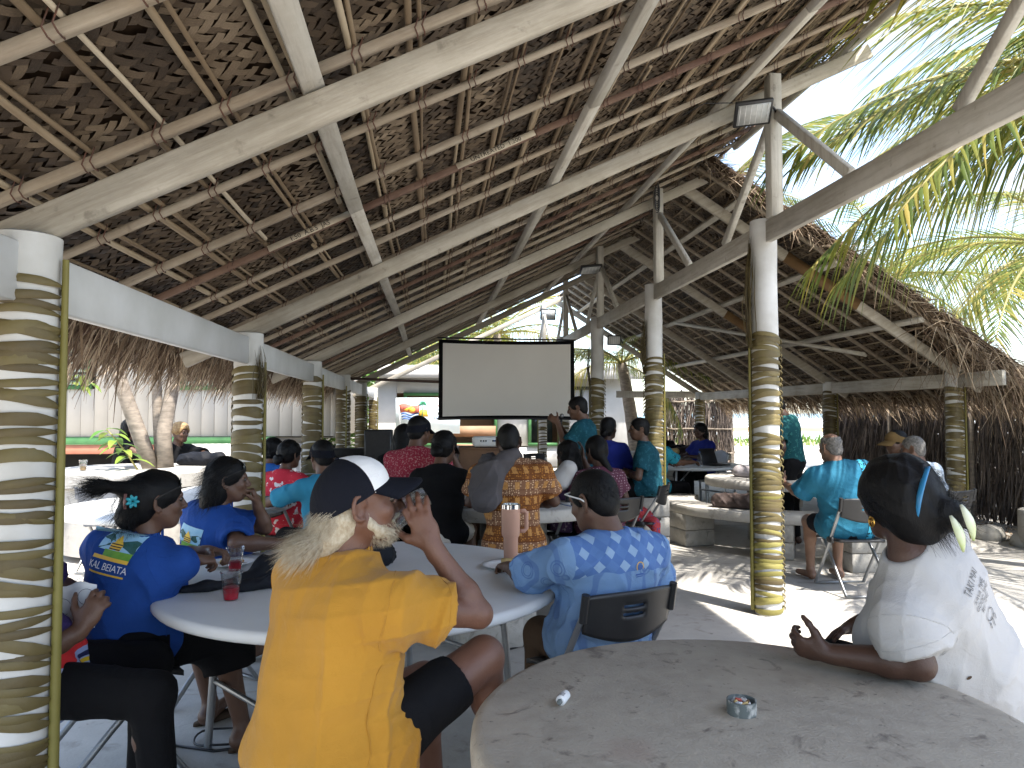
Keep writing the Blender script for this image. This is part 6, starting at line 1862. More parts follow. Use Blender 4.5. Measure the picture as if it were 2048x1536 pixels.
# logo below the collar of the blue print shirt
o = Al['nb'] - Al['Bm'][:, 1] * 0.13 + Al['Bm'][:, 0] * 0.04 - Al['sp'] * 0.075
ring = []
v = []; f = []
for i in range(20):
    t = R(-30 + 250 * i / 19); v += [(0.020 * math.cos(t), 0.020 * math.sin(t), 0), (0.0165 * math.cos(t), 0.0165 * math.sin(t), 0)]
f = [(2 * i, 2 * i + 2, 2 * i + 3, 2 * i + 1) for i in range(19)]
decal(Al, npmesh('d', v, f), o, Al['Bm'][:, 0], Al['sp'], 'p_yellow', 'logo_arc')
decal(Al, fan_poly([(0.013 * math.cos(t), 0.012 * math.sin(t) - .002) for t in np.linspace(0, 6.28, 11)[:-1]]), o, Al['Bm'][:, 0], Al['sp'], 'p_blue', 'logo_shell')
decal(Al, grid_poly(-0.022, 0.022, -0.034, -0.028, 4), o, Al['Bm'][:, 0], Al['sp'], 'p_blue', 'logo_line')
decal(Al, grid_poly(-0.018, 0.018, -0.042, -0.038, 4), o, Al['Bm'][:, 0], Al['sp'], 'p_blue', 'logo_line')

# --- person half hidden behind the nearest column
Pu = person('purple', 'seated person in purple and light blue sports shirt holding a paper behind the column', (-1.575, 2.94, 1.17), 75, (78, 10, 0), pelvis=(-1.45, 2.84, 0.55), sh=0.19, g=1.12, belly=0.4, vox=0.008, shirt='sport', sleeve=0.98, inflate=0.026, hem=-0.13,
    lower='trousers', lmat='black_cloth', hair='short', seed=41, arms={'R': ((-1.28, 2.66, 0.71), (-1.20, 2.69, 0.755), (0.35, 0.15, 0.75), (-0.3, 1, 0.1), (-0.9, 0, 0.4), (35, 40, 45, 48)), 'L': ((-1.55, 3.20, 0.80), (-1.45, 3.34, 0.72))},
    knees=[(-1.10, 3.05, 0.52), (-0.97, 2.70, 0.52)], ankles=[(-1.10, 3.0, 0.1), (-0.93, 2.70, 0.1)])

# --- the others, farther in
G = person
I = G('redfl', 'woman in red shirt with white flowers at the second white table', (-1.26, 6.7, 1.13), 30, (35, 5, 0), fem=True, bust=1.0, shirt='red_floral', hair='bunlow', seed=51, sh=0.17, lower='skirt', lmat='red_floral')
I = G('bluep', 'person in blue shirt with white rings and hair in a bun', (-1.60, 7.64, 1.12), 30, (40, 5, 0), fem=True, bust=1.0, shirt='blue_white', hair='bun', seed=52, sh=0.17)
I = G('cyan', 'person in dark cap and turquoise sleeve behind the drinking man', (-0.84, 5.74, 1.17), -35, (-30, 5, 0), shirt='cyan', hair='short', seed=53, arms={'L': ((-1.24, 5.75, 0.82), (-1.20, 6.02, 0.80))})
cap(I['root'], I['head'], I['Hf'], 1.05, 'navy', 'navy', 'navy', I['az'], I['loc'])
I = G('maroon', 'man in dark red speckled shirt and navy cap, hand at his chin', (-0.10, 6.06, 1.355), 20, (35, 4, 0), seat=0.62, shirt='maroon', hair='short', seed=54, g=1.1, sh=0.20, collar='maroon', arms={'R': ((0.19, 6.16, 0.98), (0.08, 6.24, 1.19), (-0.3, 0.2, .9), (-.6, .2, 0), (-.3, .5, .3), (55, 55, 55, 55)), 'L': 'table'})
cap(I['root'], I['head'], I['Hf'], 1.05, 'navy', 'navy', 'navy', I['az'], I['loc'])
I = G('dark', 'dark-haired person just behind the man in dark red shirt', (-0.25, 6.85, 1.27), 20, None, seat=0.55, shirt='black_cloth', hair='wavy', seed=55, fem=True)
I = G('blackw', 'woman in black T-shirt and black cap leaning on her hand', (0.10, 5.64, 1.235), 15, (25, 12, 0), seat=0.50, fem=True, shirt='black_cloth', hair='bunlow', seed=56, sh=0.17, armsz=0.92, arms={'R': ((0.31, 5.84, 0.90), (0.20, 5.86, 1.10), (-0.3, 0, .9), (-.8, 0, 0), (0, .6, .3), (55, 55, 55, 55)), 'L': 'table'}, lower='shorts', lmat='cream_cloth')
cap(I['root'], I['head'], I['Hf'], 1.05, 'black_cloth', 'black_cloth', 'black_cloth', I['az'], I['loc'])
I = G('orange', 'man in orange-brown bark cloth print shirt with grey cloth on shoulder', (0.55, 5.20, 1.30), 8, (0, 10, 0), pelvis=(0.58, 5.10, 0.60), seat=0.50, shirt='tapa', hair='buzz', skin='skin_dark', seed=57, sh=0.215, g=1.12, vox=0.009, inflate=0.022, armsz=1.1, lower='shorts', lmat='cream_cloth', arms={'R': ((0.88, 5.18, 0.87), (0.76, 5.42, 0.82)), 'L': ((0.28, 5.20, 0.87), (0.42, 5.44, 0.82))})
Or = I
# grey cloth over his left shoulder
S = Sdf(Or['Sc'] - 0.42, Or['Sc'] + 0.36, 0.009)
L_ = Or['Bm']; o = Or['Sc']
def oq(x, y, z): return o + L_ @ V3(x, y, z)
for a, b, r1, r2 in (((-0.03, -0.11, 0.09), (-0.13, -0.16, -0.02), 0.055, 0.075), ((-0.13, -0.15, -0.02), (-0.15, -0.16, -0.16), 0.075, 0.105), ((-0.16, -0.05, 0.05), (-0.20, -0.12, -0.10), 0.065, 0.085), ((0.03, -0.10, 0.12), (-0.03, -0.11, 0.08), 0.045, 0.055), ((0.05, -0.07, 0.13), (0.06, 0.04, 0.10), 0.04, 0.035), ((-0.14, 0.05, 0.06), (-0.10, 0.15, -0.05), 0.06, 0.05)):
    S.cone(oq(*a), oq(*b), r1, r2, 0.04)
S.plane(oq(0, 0, -0.17), L_ @ V3(0.45, 0, -1)); S.ripple(0.016, 77, 1.3)
put(Or['root'], 'shoulder_cloth', S, 'grey_cloth', Or['az'], Or['loc'])
I = G('purpf', 'woman in purple flowered top with her hand raised', (1.21, 6.43, 1.13), -20, (-30, 2, 0), fem=True, bust=1.0, shirt='purple_floral', hair='wavy', seed=58, sh=0.18, skin='skin_dark', arms={'R': ((1.45, 6.45, 0.90), (1.37, 6.52, 1.10), (0, 0, 1), (-1, 0, 0), (0, 1, 0), (20, 20, 20, 20)), 'L': 'chin'})
I = G('dot', 'woman in dark dotted top with braid on folding chair', (1.42, 6.20, 1.175), -20, (-25, 4, 0), fem=True, bust=1.0, shirt='dotted', sleeve=0.5, hair='braid', seed=59, sh=0.18, g=1.08, skin='skin_dark', arms={'L': 'lap', 'R': 'lap'})
I = G('mic', 'standing man in teal shirt speaking into a microphone by the screen', (1.56, 7.68, 1.555), -60, (-72, 12, 0), standing=True, shirt='teal_plain', hair='short', seed=60, hem=-0.12, collar='teal_plain', group='people standing in the pavilion', arms={'L': ((1.40, 7.52, 1.15), (1.34, 7.66, 1.40), (-.6, .3, .5), (0, 1, 0), (.3, 0, .9), (30, 30, 30, 30)), 'R': ((1.52, 7.95, 1.18), (1.38, 7.76, 1.38), (-.3, -.5, .5), (-.3, -.8, .3), (-.5, 0, .7), (55, 60, 60, 60))})
Mic = I
I = G('bun', 'woman in royal blue top with hair bun near the standing man', (1.97, 7.95, 1.33), 25, (40, 0, 0), seat=0.62, fem=True, bust=1.0, shirt='royal_dark', hair='bunlow', seed=61, sh=0.17, skin='skin_dark')
I = G('cross', 'man in teal patterned shirt with arms crossed beside the wrapped column', (2.22, 7.62, 1.33), -70, (-85, 2, 0), seat=0.62, shirt='teal_plain', hair='short', seed=62, sh=0.20, g=1.1, collar='teal_plain', arms={'L': 'cross', 'R': 'cross'}, skin='skin_mid')
I = G('bluew', 'woman with long dark hair in blue on white chair by leaf screen', (4.30, 11.3, 1.22), -110, (-105, 5, 0), fem=True, bust=1.0, shirt='royal_dark', hair='long', seed=63, sh=0.17, skin='skin_dark')
I = G('hidt', 'person in turquoise scroll shirt mostly hidden by wrapped column', (2.98, 9.3, 1.24), 60, None, shirt='teal_scroll', hair='short', seed=64, arms={'R': ((3.20, 9.15, 0.86), (3.40, 9.25, 0.86)), 'L': 'table'})
I = G('stand', 'standing man in dark teal leaf shirt leaning on the concrete table', (3.92, 7.95, 1.58), -45, (-55, 25, 0), pelvis=(4.10, 7.93, 0.94), standing=True, shirt='teal_leaf', hair='short', seed=65, sh=0.205, g=1.1, skin='skin_dark', group='people standing in the pavilion', arms={'L': ((3.84, 7.62, 1.12), (3.80, 7.72, 0.90), (-.2, .3, -.8), (0, 0, -1), (.5, .5, 0), (20, 20, 20, 20)), 'R': 'side'})
I = G('teal', 'balding man in turquoise shirt with printed strip on folding chair', (3.46, 6.0, 1.205), 2, (-12, 8, 0), pelvis=(3.54, 5.88, 0.55), shirt='teal', sleeve=0.95, hair='bald', hairm='hair_grey', seed=66, sh=0.215, g=1.2, vox=0.009, inflate=0.026, armsz=1.1, collar='teal', skin='skin_light', lower='shorts', lmat='navy', arms={'L': ((3.20, 6.05, 0.80), (3.20, 6.32, 0.86), (0, .9, .3), (.9, 0, 0), (0, .2, 1), (45, 45, 45, 45)), 'R': 'lap'}, hem=-0.13)
Te = I
I = G('capm', 'man in olive brown cap facing left by the dark fence', (4.72, 6.95, 1.205), -70, (-85, 4, 0), shirt='black_cloth', hair='short', seed=67, arms={'L': 'lap', 'R': 'lap'})
cap(I['root'], I['head'], I['Hf'], 1.05, 'olive_cap', 'olive_cap', 'olive_cap', I['az'], I['loc'])
I = G('wsh', 'man in pale blue shirt with dark printing beyond the woman in white', (4.51, 6.40, 1.165), -25, (-45, 6, 0), pelvis=(4.62, 6.34, 0.55), shirt='pale_blue', hair='buzz', hairm='hair_grey', seed=68, sh=0.21, g=1.2, skin='skin_mid', arms={'L': 'lap', 'R': 'lap'})
Ws = I
for k in range(3):
    d_ = decal(Ws, lower_text(text_mesh(('WELL', 'KIRIBATI', 'TARAWA')[k], 0.045), -0.05 * k), Ws['Sc'] - Ws['Bm'][:, 1] * 0.16 - Ws['sp'] * 0.02 + Ws['Bm'][:, 0] * .05, Ws['Bm'][:, 0], Ws['sp'], 'print_grey', 'print_lettering', 0.006); d_['kind'] = 'stuff'
I = G('sun', 'person in black with dark sunglasses behind the round concrete table', (-3.80, 9.75, 1.31), 70, (78, 2, 0), seat=0.55, fem=True, shirt='black_cloth', sleeve=0.4, hair='long', seed=69, skin='skin_mid', arms={'R': ((-3.62, 9.52, 1.0), (-3.45, 9.6, 0.92)), 'L': 'table'})
q = lambda *p: I['head'] + I['Hf'] @ V3(*p)
mb = MB()
mb.tube([q(-.066, .068, .012), q(-.033, .098, .008), q(0, .104, .012), q(.033, .098, .008), q(.066, .068, .012)], [.012, .02, .008, .02, .012], 8, flat=.5)
world_part(I['root'], mb, 'sunglasses', 'ink', I['az'], I['loc'], smooth=True)
I = G('blond', 'person with curly blond hair and black top beside the tree stems', (-3.16, 9.62, 1.255), 130, (120, 4, 0), seat=0.52, shirt='black_cloth', hair='curly', hairm='hair_blond', seed=70, skin='skin_mid', arms={'R': 'table', 'L': ((-2.75, 9.42, 0.98), (-2.72, 9.2, 0.92))})
# ------------------------------------------------------------------ tables, benches, chairs
M['table_white'] = mat('table_white', (0.66, 0.66, 0.65), (0.60, 0.60, 0.58), 0.45, 3, 0.4, 0.15, 160, bdist=0.002)
M['steel'] = mat('steel', (0.30, 0.31, 0.32), (0.24, 0.25, 0.26), 0.4, 8, 0.5, metal=0.7)
M['steel_worn'] = mat('steel_worn', (0.42, 0.42, 0.42), (0.16, 0.13, 0.11), 0.5, 18, 0.5, metal=0.5, lo=0.55, hi=0.62)
M['black_plastic'] = mat('black_plastic', (0.014, 0.014, 0.015), (0.02, 0.02, 0.021), 0.4, 10, 0.45)
M['grey_plastic'] = mat('grey_plastic', (0.17, 0.18, 0.20), (0.14, 0.15, 0.17), 0.45, 10, 0.4)

def folding_table(label, x, y, r=0.915, h=0.74, rz=0.0, group='white round folding tables'):
    root = empty('folding_table', label, 'table', (x, y, 0), rz, group)
    mb = MB()
    mb.lathe([(0.0, h - 0.035), (r - 0.06, h - 0.035), (r - 0.05, h - 0.048), (r - 0.008, h - 0.046), (r, h - 0.036), (r + 0.001, h - 0.016), (r - 0.006, h - 0.004), (r - 0.02, h), (0.0, h + 0.001)], seg=72)
    mb.build('tabletop', M['table_white'], root, auto=50)
    for s in (-1, 1):
        for t in (-1, 1):
            MB().tube([(s * 0.52, t * 0.36, h - 0.04), (s * 0.55, t * 0.38, 0.38), (s * 0.57, t * 0.39, 0.0)], 0.0175, 10).build('leg', M['steel'], root, auto=60)
            MB().tube([(s * 0.535, t * 0.37, h - 0.27), (s * 0.20, t * 0.30, h - 0.045)], 0.009, 6).build('brace', M['steel'], root)
        MB().tube([(s * 0.55, -0.38, 0.30), (s * 0.55, 0.38, 0.30)], 0.012, 8).build('crossbar', M['steel'], root)
    return root
T1 = folding_table('large white round folding table beside the drinking man', -0.30, 3.50, 0.915, rz=R(40))
folding_table('white round folding table in sunlight behind the two women in blue', -2.10, 6.42, 0.915, rz=R(15))
folding_table('white round table where the woman in red flowers sits', -1.75, 7.15 + 0.55, 0.76, rz=R(60))
folding_table('pale folding table with red drinks beyond the middle columns', 3.85, 10.6, 0.80, rz=R(20))

def arc_slab(mb, c, r0, r1, z0, z1, a0, a1, seg=40, rough=0.004):
    vs_ = []; fs = []
    for i in range(seg + 1):
        a = R(a0 + (a1 - a0) * i / seg)
        for (r_, z_) in ((r0, z0), (r1, z0), (r1, z1), (r0, z1)):
            rr = r_ + random.gauss(0, rough * .3); vs_.append((c[0] + rr * math.cos(a), c[1] + rr * math.sin(a), z_))
    for i in range(seg):
        for k in range(4):
            fs.append((i * 4 + k, i * 4 + (k + 1) % 4, (i + 1) * 4 + (k + 1) % 4, (i + 1) * 4 + k))
    fs += [(3, 2, 1, 0), tuple(seg * 4 + k for k in range(4))]
    return mb.add(vs_, fs)
def disc_table(label, x, y, r, z, th, m, group='round concrete tables', pr_=0.34):
    root = empty('concrete_table', label, 'table', (x, y, 0), 0, group)
    n = 96; prof = [(0.0, z - th), (r - 0.012, z - th), (r - 0.002, z - th + 0.008), (r, z - th * 0.5), (r - 0.003, z - 0.016), (r - 0.014, z - 0.004), (r - 0.032, z), (0.0, z + 0.001)]
    mb = MB().lathe(prof, seg=n)
    mb.v = [(p[0] * (1 + 0.003 * math.sin(5 * math.atan2(p[1], p[0]))), p[1] * (1 + 0.003 * math.sin(7 * math.atan2(p[1], p[0]))), p[2]) for p in mb.v]
    mb.build('tabletop', M[m], root, auto=50)
    k = 0
    for zz in np.arange(0.0, z - th - 0.02, 0.2):
        hh = min(0.19, z - th - zz)
        for q in range(4):
            a = R(45 + 90 * q + 22 * (k % 2)); 
            MB().box((0.17 * math.cos(a), 0.17 * math.sin(a), zz + hh / 2), (0.24, 0.24, hh - 0.006), a).build('block', M['block'], root, bevel=0.006)
        k += 1
    return root
disc_table('big stained grey concrete table in the foreground', 0.785, 1.735, 0.69, 0.74, 0.085, 'table_concrete')
disc_table('concrete table in front of the man in orange-brown shirt', 0.72, 6.42, 0.86, 0.75, 0.10, 'white_concrete')
disc_table('thick-topped concrete table behind the sunlit wrapped column', 4.05, 8.25, 0.80, 0.75, 0.10, 'white_concrete')
disc_table('far concrete table with dark bags near the leaf screen', 4.35, 12.6, 0.95, 0.80, 0.10, 'white_concrete')
disc_table('round concrete table cut off at the right edge by the fence', 6.95, 7.35, 0.42, 0.42, 0.36, 'block')

# round planter table with the tree
pt = empty('planter_table', 'round pale concrete table built around the three-stemmed tree', 'table', (-3.25, 8.85, 0), 0, 'round concrete tables')
mb = MB(); mb.lathe([(0.88, 0.0), (0.90, 0.70), (0.98, 0.72), (0.985, 0.86), (0.97, 0.875), (0.30, 0.88), (0.28, 0.84), (0.0, 0.84)], seg=64)
mb.build('tabletop', M['white_concrete'], pt, auto=40)

def bench(label, c, r0, r1, z, a0, a1, blocks, group='curved concrete benches'):
    root = empty('concrete_bench', label, 'bench', (c[0], c[1], 0), 0, group)
    arc_slab(MB(), (0, 0), r0, r1, z - 0.10, z, a0, a1).build('seat', M['white_concrete'], root, bevel=0.006)
    for a in blocks:
        aa = R(a); rm = (r0 + r1) / 2
        for k in range(2):
            hh = (z - 0.10) / 2
            MB().box((rm * math.cos(aa), rm * math.sin(aa), hh * (k + .5)), (r1 - r0 - 0.03, 0.40, hh - 0.006), aa).build('block', M['block'], root, bevel=0.006)
    return root
bench('curved concrete bench with brown bag in sun beside wrapped column', (4.2, 8.4), 1.02, 1.42, 0.46, 140, 262, (150, 190, 240))
bench('curved concrete bench under the man in orange-brown shirt', (0.72, 6.42), 1.20, 1.56, 0.48, 215, 305, (225, 262, 298))
bench('curved concrete bench left of the black-shirted woman', (0.72, 6.42), 1.20, 1.56, 0.48, 150, 208, (158, 200))
bench('curved concrete bench on the far side of the middle table', (0.72, 6.42), 1.20, 1.56, 0.48, 40, 140, (50, 90, 130))
bench('curved concrete bench under the woman in white', (0.785, 1.735), 0.88, 1.22, 0.48, -20, 50, (-12, 40))
bench('concrete bench beyond the turquoise man near the dark fence', (4.2, 8.4), 1.55, 1.95, 0.46, 262, 312, (268, 306))
st = empty('concrete_stool', 'concrete block stool under the drinking man', 'stool', (-0.30, 2.06, 0))
for k in range(2): MB().box((0, 0, 0.115 + 0.23 * k), (0.36, 0.36, 0.224), R(-48)).build('block', M['block'], st, bevel=0.008)
b1 = empty('concrete_block_pile', 'two stacked concrete blocks under the white table edge', 'blocks', (0.36, 4.78, 0), R(10))
for k in range(2): MB().box((0, 0, 0.1 + 0.2 * k), (0.42, 0.30, 0.194)).build('block', M['block'], b1, bevel=0.008)
# hidden supports for the people who sit higher, at the back
for (x, y, h, lb) in ((1.95, 7.86, 0.62, 'high concrete block seat under the woman with bun'), (2.30, 7.62, 0.62, 'high concrete block seat under the man with crossed arms'), (-3.88, 9.72, 0.55, 'concrete block seat under the person with sunglasses'), (-3.24, 9.68, 0.52, 'concrete block seat under the blond person')):
    s_ = empty('concrete_stool', lb, 'stool', (x, y, 0))
    for k in range(3): MB().box((0, 0, h / 3 * (k + .5)), (0.38, 0.38, h / 3 - 0.006)).build('block', M['block'], s_, bevel=0.008)

# folding chairs: black plastic seat and back on a steel frame
def chair_parts(root, plastic='black_plastic', steel='steel', slots=True):
    W = 0.215
    n, m = 24, 12; v = []; f = []
    for j in range(m + 1):
        for i in range(n + 1):
            u = 2 * i / n - 1; t = j / m
            x = u * 0.205; bulge = 0.055 * (1 - u * u)
            z = 0.80 - 0.012 * (1 - u * u) * 0 - t * (0.145 + bulge) + 0.008 * (1 - abs(u) ** 4)
            y = -0.245 - 0.035 * (1 - u * u) + 0.035 * t
            v.append((x, y, z))
    for j in range(m):
        for i in range(n):
            if slots and j in (3, 5) and 9 <= i <= 14: continue
            a = j * (n + 1) + i; f.append((a, a + 1, a + n + 2, a + n + 1))
    me = npmesh('backrest', v, f); o_ = obj('backrest', me, M[plastic], root); md = o_.modifiers.new('s', 'SOLIDIFY'); md.thickness = 0.014
    v = []; f = []
    for lay in (0, 1):
        for j in range(9):
            for i in range(9):
                u, t = i / 4 - 1, j / 8; wdt = 0.20 + 0.012 * t
                v.append((u * wdt * (1 - 0.06 * (t < .1)), -0.18 + 0.39 * t, 0.455 - 0.012 * (1 - u * u) * math.sin(math.pi * t) - 0.02 * max(0, t - 0.85) / .15 - 0.022 * lay))
    for j in range(8):
        for i in range(8):
            a = j * 9 + i; f.append((a, a + 1, a + 10, a + 9)); f.append((81 + a, 81 + a + 9, 81 + a + 10, 81 + a + 1))
    for i in range(8):
        f += [(i, 81 + i, 82 + i, i + 1), (72 + i, 73 + i, 154 + i, 153 + i), (9 * i, 9 * i + 9, 90 + 9 * i, 81 + 9 * i), (9 * i + 8, 89 + 9 * i, 98 + 9 * i, 9 * i + 17)]
    obj('seat', npmesh('seat', v, f), M[plastic], root)
    for s in (-1, 1):
        MB().tube([(s * W, -0.255, 0.80), (s * W, -0.235, 0.72), (s * W, -0.02, 0.38), (s * W, 0.23, 0.02)], 0.0115, 8, flat=1.3).build('front_leg', M[steel], root, auto=60)
        MB().tube([(s * (W - 0.025), 0.12, 0.43), (s * (W - 0.02), -0.05, 0.26), (s * (W - 0.02), -0.27, 0.015)], 0.0115, 8, flat=1.3).build('rear_leg', M[steel], root, auto=60)
        MB().tube([(s * W, -0.258, 0.81), (s * W, -0.235, 0.70)], 0.0165, 8).build('grip', M[plastic], root, auto=60)
        MB().box((s * (W + 0.002), -0.06, 0.44), (0.028, 0.09, 0.05)).build('hinge', M[plastic], root, bevel=0.006)
    MB().tube([(-W, 0.23, 0.02), (W, 0.23, 0.02)], 0.011, 8).build('front_stretcher', M[steel], root)
    MB().tube([(-W + .02, -0.27, 0.015), (W - .02, -0.27, 0.015)], 0.011, 8).build('rear_stretcher', M[steel], root)
def chair(label, x, y, az, proto=[None], plastic='black_plastic'):
    if plastic == 'black_plastic' and proto[0] is not None:
        root = empty('folding_chair', label, 'chair', (x, y, 0), -R(az), 'black folding chairs')
        for ch in proto[0].children:
            c_ = ch.copy(); COL.objects.link(c_); c_.parent = root
        return root
    root = empty('folding_chair', label, 'chair', (x, y, 0), -R(az), 'black folding chairs')
    chair_parts(root, plastic)
    if plastic == 'black_plastic': proto[0] = root
    return root
chair('black folding chair under the man in blue print shirt', 0.69, 3.06, -22)
chair('black folding chair under the turquoise-shirted man', 3.56, 5.86, 4)
chair('black folding chair under the woman with turquoise flower clip', -1.31, 3.24, 55)
chair('black folding chair under the woman resting her chin', -1.27, 4.20, 40)
chair('black folding chair behind the nearest column under purple-shirted person', -1.62, 2.90, 75)
chair('empty black folding chair holding red and blue cloth by the column', 2.05, 7.05, -60)
chair('black folding chair under the woman with braid', 1.46, 6.10, -22)
chair('black folding chair under the woman in purple flowered top', 1.25, 6.33, -20)
chair('black folding chair under the person hidden by the column', 2.90, 9.22, 60)
chair('black folding chair under the woman in red flowers', -1.31, 6.61, 30)
chair('black folding chair under the person in blue rings', -1.65, 7.55, 30)
chair('black folding chair under the turquoise-sleeved person', -0.78, 5.66, -35)
chair('black folding chair under the man in pale blue shirt', 4.66, 6.32, -25)
chair('black folding chair under the man in olive cap', 4.81, 6.92, -70)
chair('grey folding chair standing beyond the sunlit white table', -3.05, 7.45, 10, plastic='grey_plastic')
chair('empty black folding chair between the screen and far columns', 1.9, 12.3, 150)
chair('empty black folding chair at the far pale table', 3.1, 10.2, 80)
M['white_plastic'] = mat('white_plastic', (0.68, 0.68, 0.67), (0.62, 0.62, 0.60), 0.4, 8, 0.4)
wc = empty('plastic_chair', 'white moulded plastic chair behind the far woman in blue', 'chair', (4.42, 11.32, 0), R(110))
v = []; f = []
for j in range(9):
    for i in range(9):
        u = i / 4 - 1; t = j / 8; v.append((u * 0.23 * (1 - 0.35 * max(0, t - .6)), -0.22 - 0.10 * t + 0.05 * u * u, 0.44 + 0.46 * t - 0.07 * u * u * t))
for j in range(8):
    for i in range(8): a = j * 9 + i; f.append((a, a + 1, a + 10, a + 9))
o_ = obj('backrest', npmesh('backrest', v, f), M['white_plastic'], wc); o_.modifiers.new('s', 'SOLIDIFY').thickness = 0.012
MB().box((0, 0, 0.43), (0.46, 0.44, 0.025)).build('seat', M['white_plastic'], wc, bevel=0.01)
for sx in (-1, 1):
    for sy in (-1, 1): MB().tube([(sx * .2, sy * .19, .42), (sx * .24, sy * .22, 0)], [.022, .016], 8).build('leg', M['white_plastic'], wc, smooth=True)
# ------------------------------------------------------------------ things on the tables
def glassmat(name, tint=(1, 1, 1), rough=0.03, ior=1.25):
    m, nt, b = _nt(name)
    b.inputs['Base Color'].default_value = (*tint, 1); b.inputs['Roughness'].default_value = rough
    b.inputs['IOR'].default_value = ior; b.inputs['Transmission Weight'].default_value = 1.0
    nz = noise(nt, coords(nt), 30, 2); bump(nt, b, nz, 0.05, 0.002)
    # thin plastic: mostly see-through
    tr = nt.nodes.new('ShaderNodeBsdfTransparent'); tr.inputs[0].default_value = (*tint, 1)
    mx = N(nt, 'ShaderNodeMixShader', Fac=0.65)
    nt.links.new(b.outputs[0], mx.inputs[1]); nt.links.new(tr.outputs[0], mx.inputs[2]); nt.links.new(mx.outputs[0], nt.nodes['Material Output'].inputs[0])
    return m
M['clear'] = glassmat('clear', (0.93, 0.94, 0.94))
M['red_drink'] = mat('red_drink', (0.55, 0.02, 0.04), (0.48, 0.015, 0.035), 0.12, 3, 0.5)
M['amber_drink'] = mat('amber_drink', (0.36, 0.25, 0.12), (0.30, 0.2, 0.1), 0.15, 3, 0.5)
def cup(label, p, fill=0.5, drink='red_drink', h=0.115, group='clear plastic cups', rot=None, s=1.0):
    root = empty('plastic_cup', label, 'cup', p, 0, group)
    if rot is not None: root.rotation_euler = rot
    root.scale = (s, s, s)
    rb, rt = 0.028, 0.042; rz = lambda z: rb + (rt - rb) * z / h
    prof = [(0.0, 0.001), (rb - .002, 0.0), (rb, 0.003), (rz(.03), 0.03), (rz(.06), 0.06), (rz(.085), 0.085), (rz(.088) + .001, 0.088), (rt, h - 0.004), (rt + 0.003, h - 0.002), (rt + .003, h), (rt, h)]
    inner = [(r_ - 0.0012, z_) for r_, z_ in prof[::-1] if z_ > 0.004] + [(0.0, 0.003)]
    MB().lathe(prof + inner, seg=32).build('wall', M['clear'], root, smooth=True)
    if fill:
        zf = h * fill
        MB().lathe([(0.0, 0.004), (rb - 0.002, 0.004), (rz(zf) - 0.0016, zf), (0.0, zf)], seg=28).build('drink', M[drink], root, auto=40)
    return root
cup('near clear cup half full of red drink on white table', (-0.81, 3.10, 0.741), 0.45)
cup('farther clear cup of red drink beside the plate on white table', (-0.94, 3.66, 0.741), 0.38)
# cup tipped up to the drinker's mouth (its axis runs from mouth to base)
ax = Vector((-0.108, 2.128, 1.205)) - Vector((-0.012, 2.128, 1.262))
cu = cup('clear cup tipped to the mouth of the man in yellow', (-0.012, 2.128, 1.262), 0.0)
cu.rotation_euler = ax.normalized().to_track_quat('Z', 'Y').to_euler()
cup('clear cup of amber drink on the round planter table', (-3.75, 8.35, 0.882), 0.4, 'amber_drink')
cup('clear cup of pale drink by the woman resting her chin', (-1.62, 7.05, 0.741), 0.6, 'amber_drink')
cup('cup of red drink held by the turquoise-shirted man', (3.165, 6.36, 0.80), 0.35)
cup('cup of red drink on the pale folding table', (3.55, 10.2, 0.741), 0.4)
cup('cup of red drink on the far concrete table', (4.75, 12.0, 0.802), 0.4)
bt = empty('water_bottle', 'small clear water bottle on the pale folding table', 'bottle', (3.85, 10.15, 0.741))
MB().lathe([(0.0, 0), (0.03, 0.0), (0.032, 0.02), (0.03, 0.08), (0.032, 0.14), (0.014, 0.18), (0.013, 0.2)], seg=20).build('body', M['clear'], bt, smooth=True)
MB().lathe([(0.015, 0.19), (0.015, 0.21), (0.0, 0.211)], seg=16).build('cap', M['p_blue'], bt, auto=40)
M['paper'] = mat('paper', (0.74, 0.74, 0.73), (0.68, 0.68, 0.67), 0.8, 5, 0.2)
M['cake'] = mat('cake', (0.50, 0.35, 0.14), (0.62, 0.48, 0.24), 0.9, 35, 0.2, 0.8, 90)
M['food'] = mat('food', (0.25, 0.08, 0.03), (0.35, 0.2, 0.06), 0.7, 30, 0.3, 0.8, 60)
def plate(label, p, food):
    root = empty('paper_plate', label, 'plate', p, 0, 'paper plates')
    MB().lathe([(0.0, 0.002), (0.075, 0.002), (0.085, 0.008), (0.112, 0.016), (0.113, 0.018), (0.084, 0.011), (0.074, 0.005), (0.0, 0.005)], seg=40).build('plate', M['paper'], root, smooth=True)
    for k, (dx, dy, sx, sy, sz, m_) in enumerate(food):
        MB().box((dx, dy, 0.006 + sz / 2), (sx, sy, sz), random.uniform(-.5, .5)).build('cake' if m_ == 'cake' else 'food', M[m_], root, bevel=0.006)
    return root
plate('paper plate with yellow cake by the pink tumbler', (0.36, 3.60, 0.741), [(0.03, 0.0, 0.085, 0.05, 0.035, 'cake')])
plate('paper plate with food in front of the blue polo woman', (-1.0, 3.80, 0.741), [(0.02, -.02, 0.05, 0.04, 0.02, 'food'), (-.03, 0.02, 0.04, 0.05, 0.02, 'cake'), (.04, .03, .04, .03, .015, 'food')])
plate('paper plate of snacks beside the orange-brown shirt', (0.30, 5.85, 0.751), [(0.0, 0.0, 0.06, 0.05, 0.03, 'cake'), (.06, 0.02, .05, .05, .03, 'cake'), (-.05, 0.02, .05, .04, .02, 'food'), (0, -.05, .06, .04, .02, 'food')])
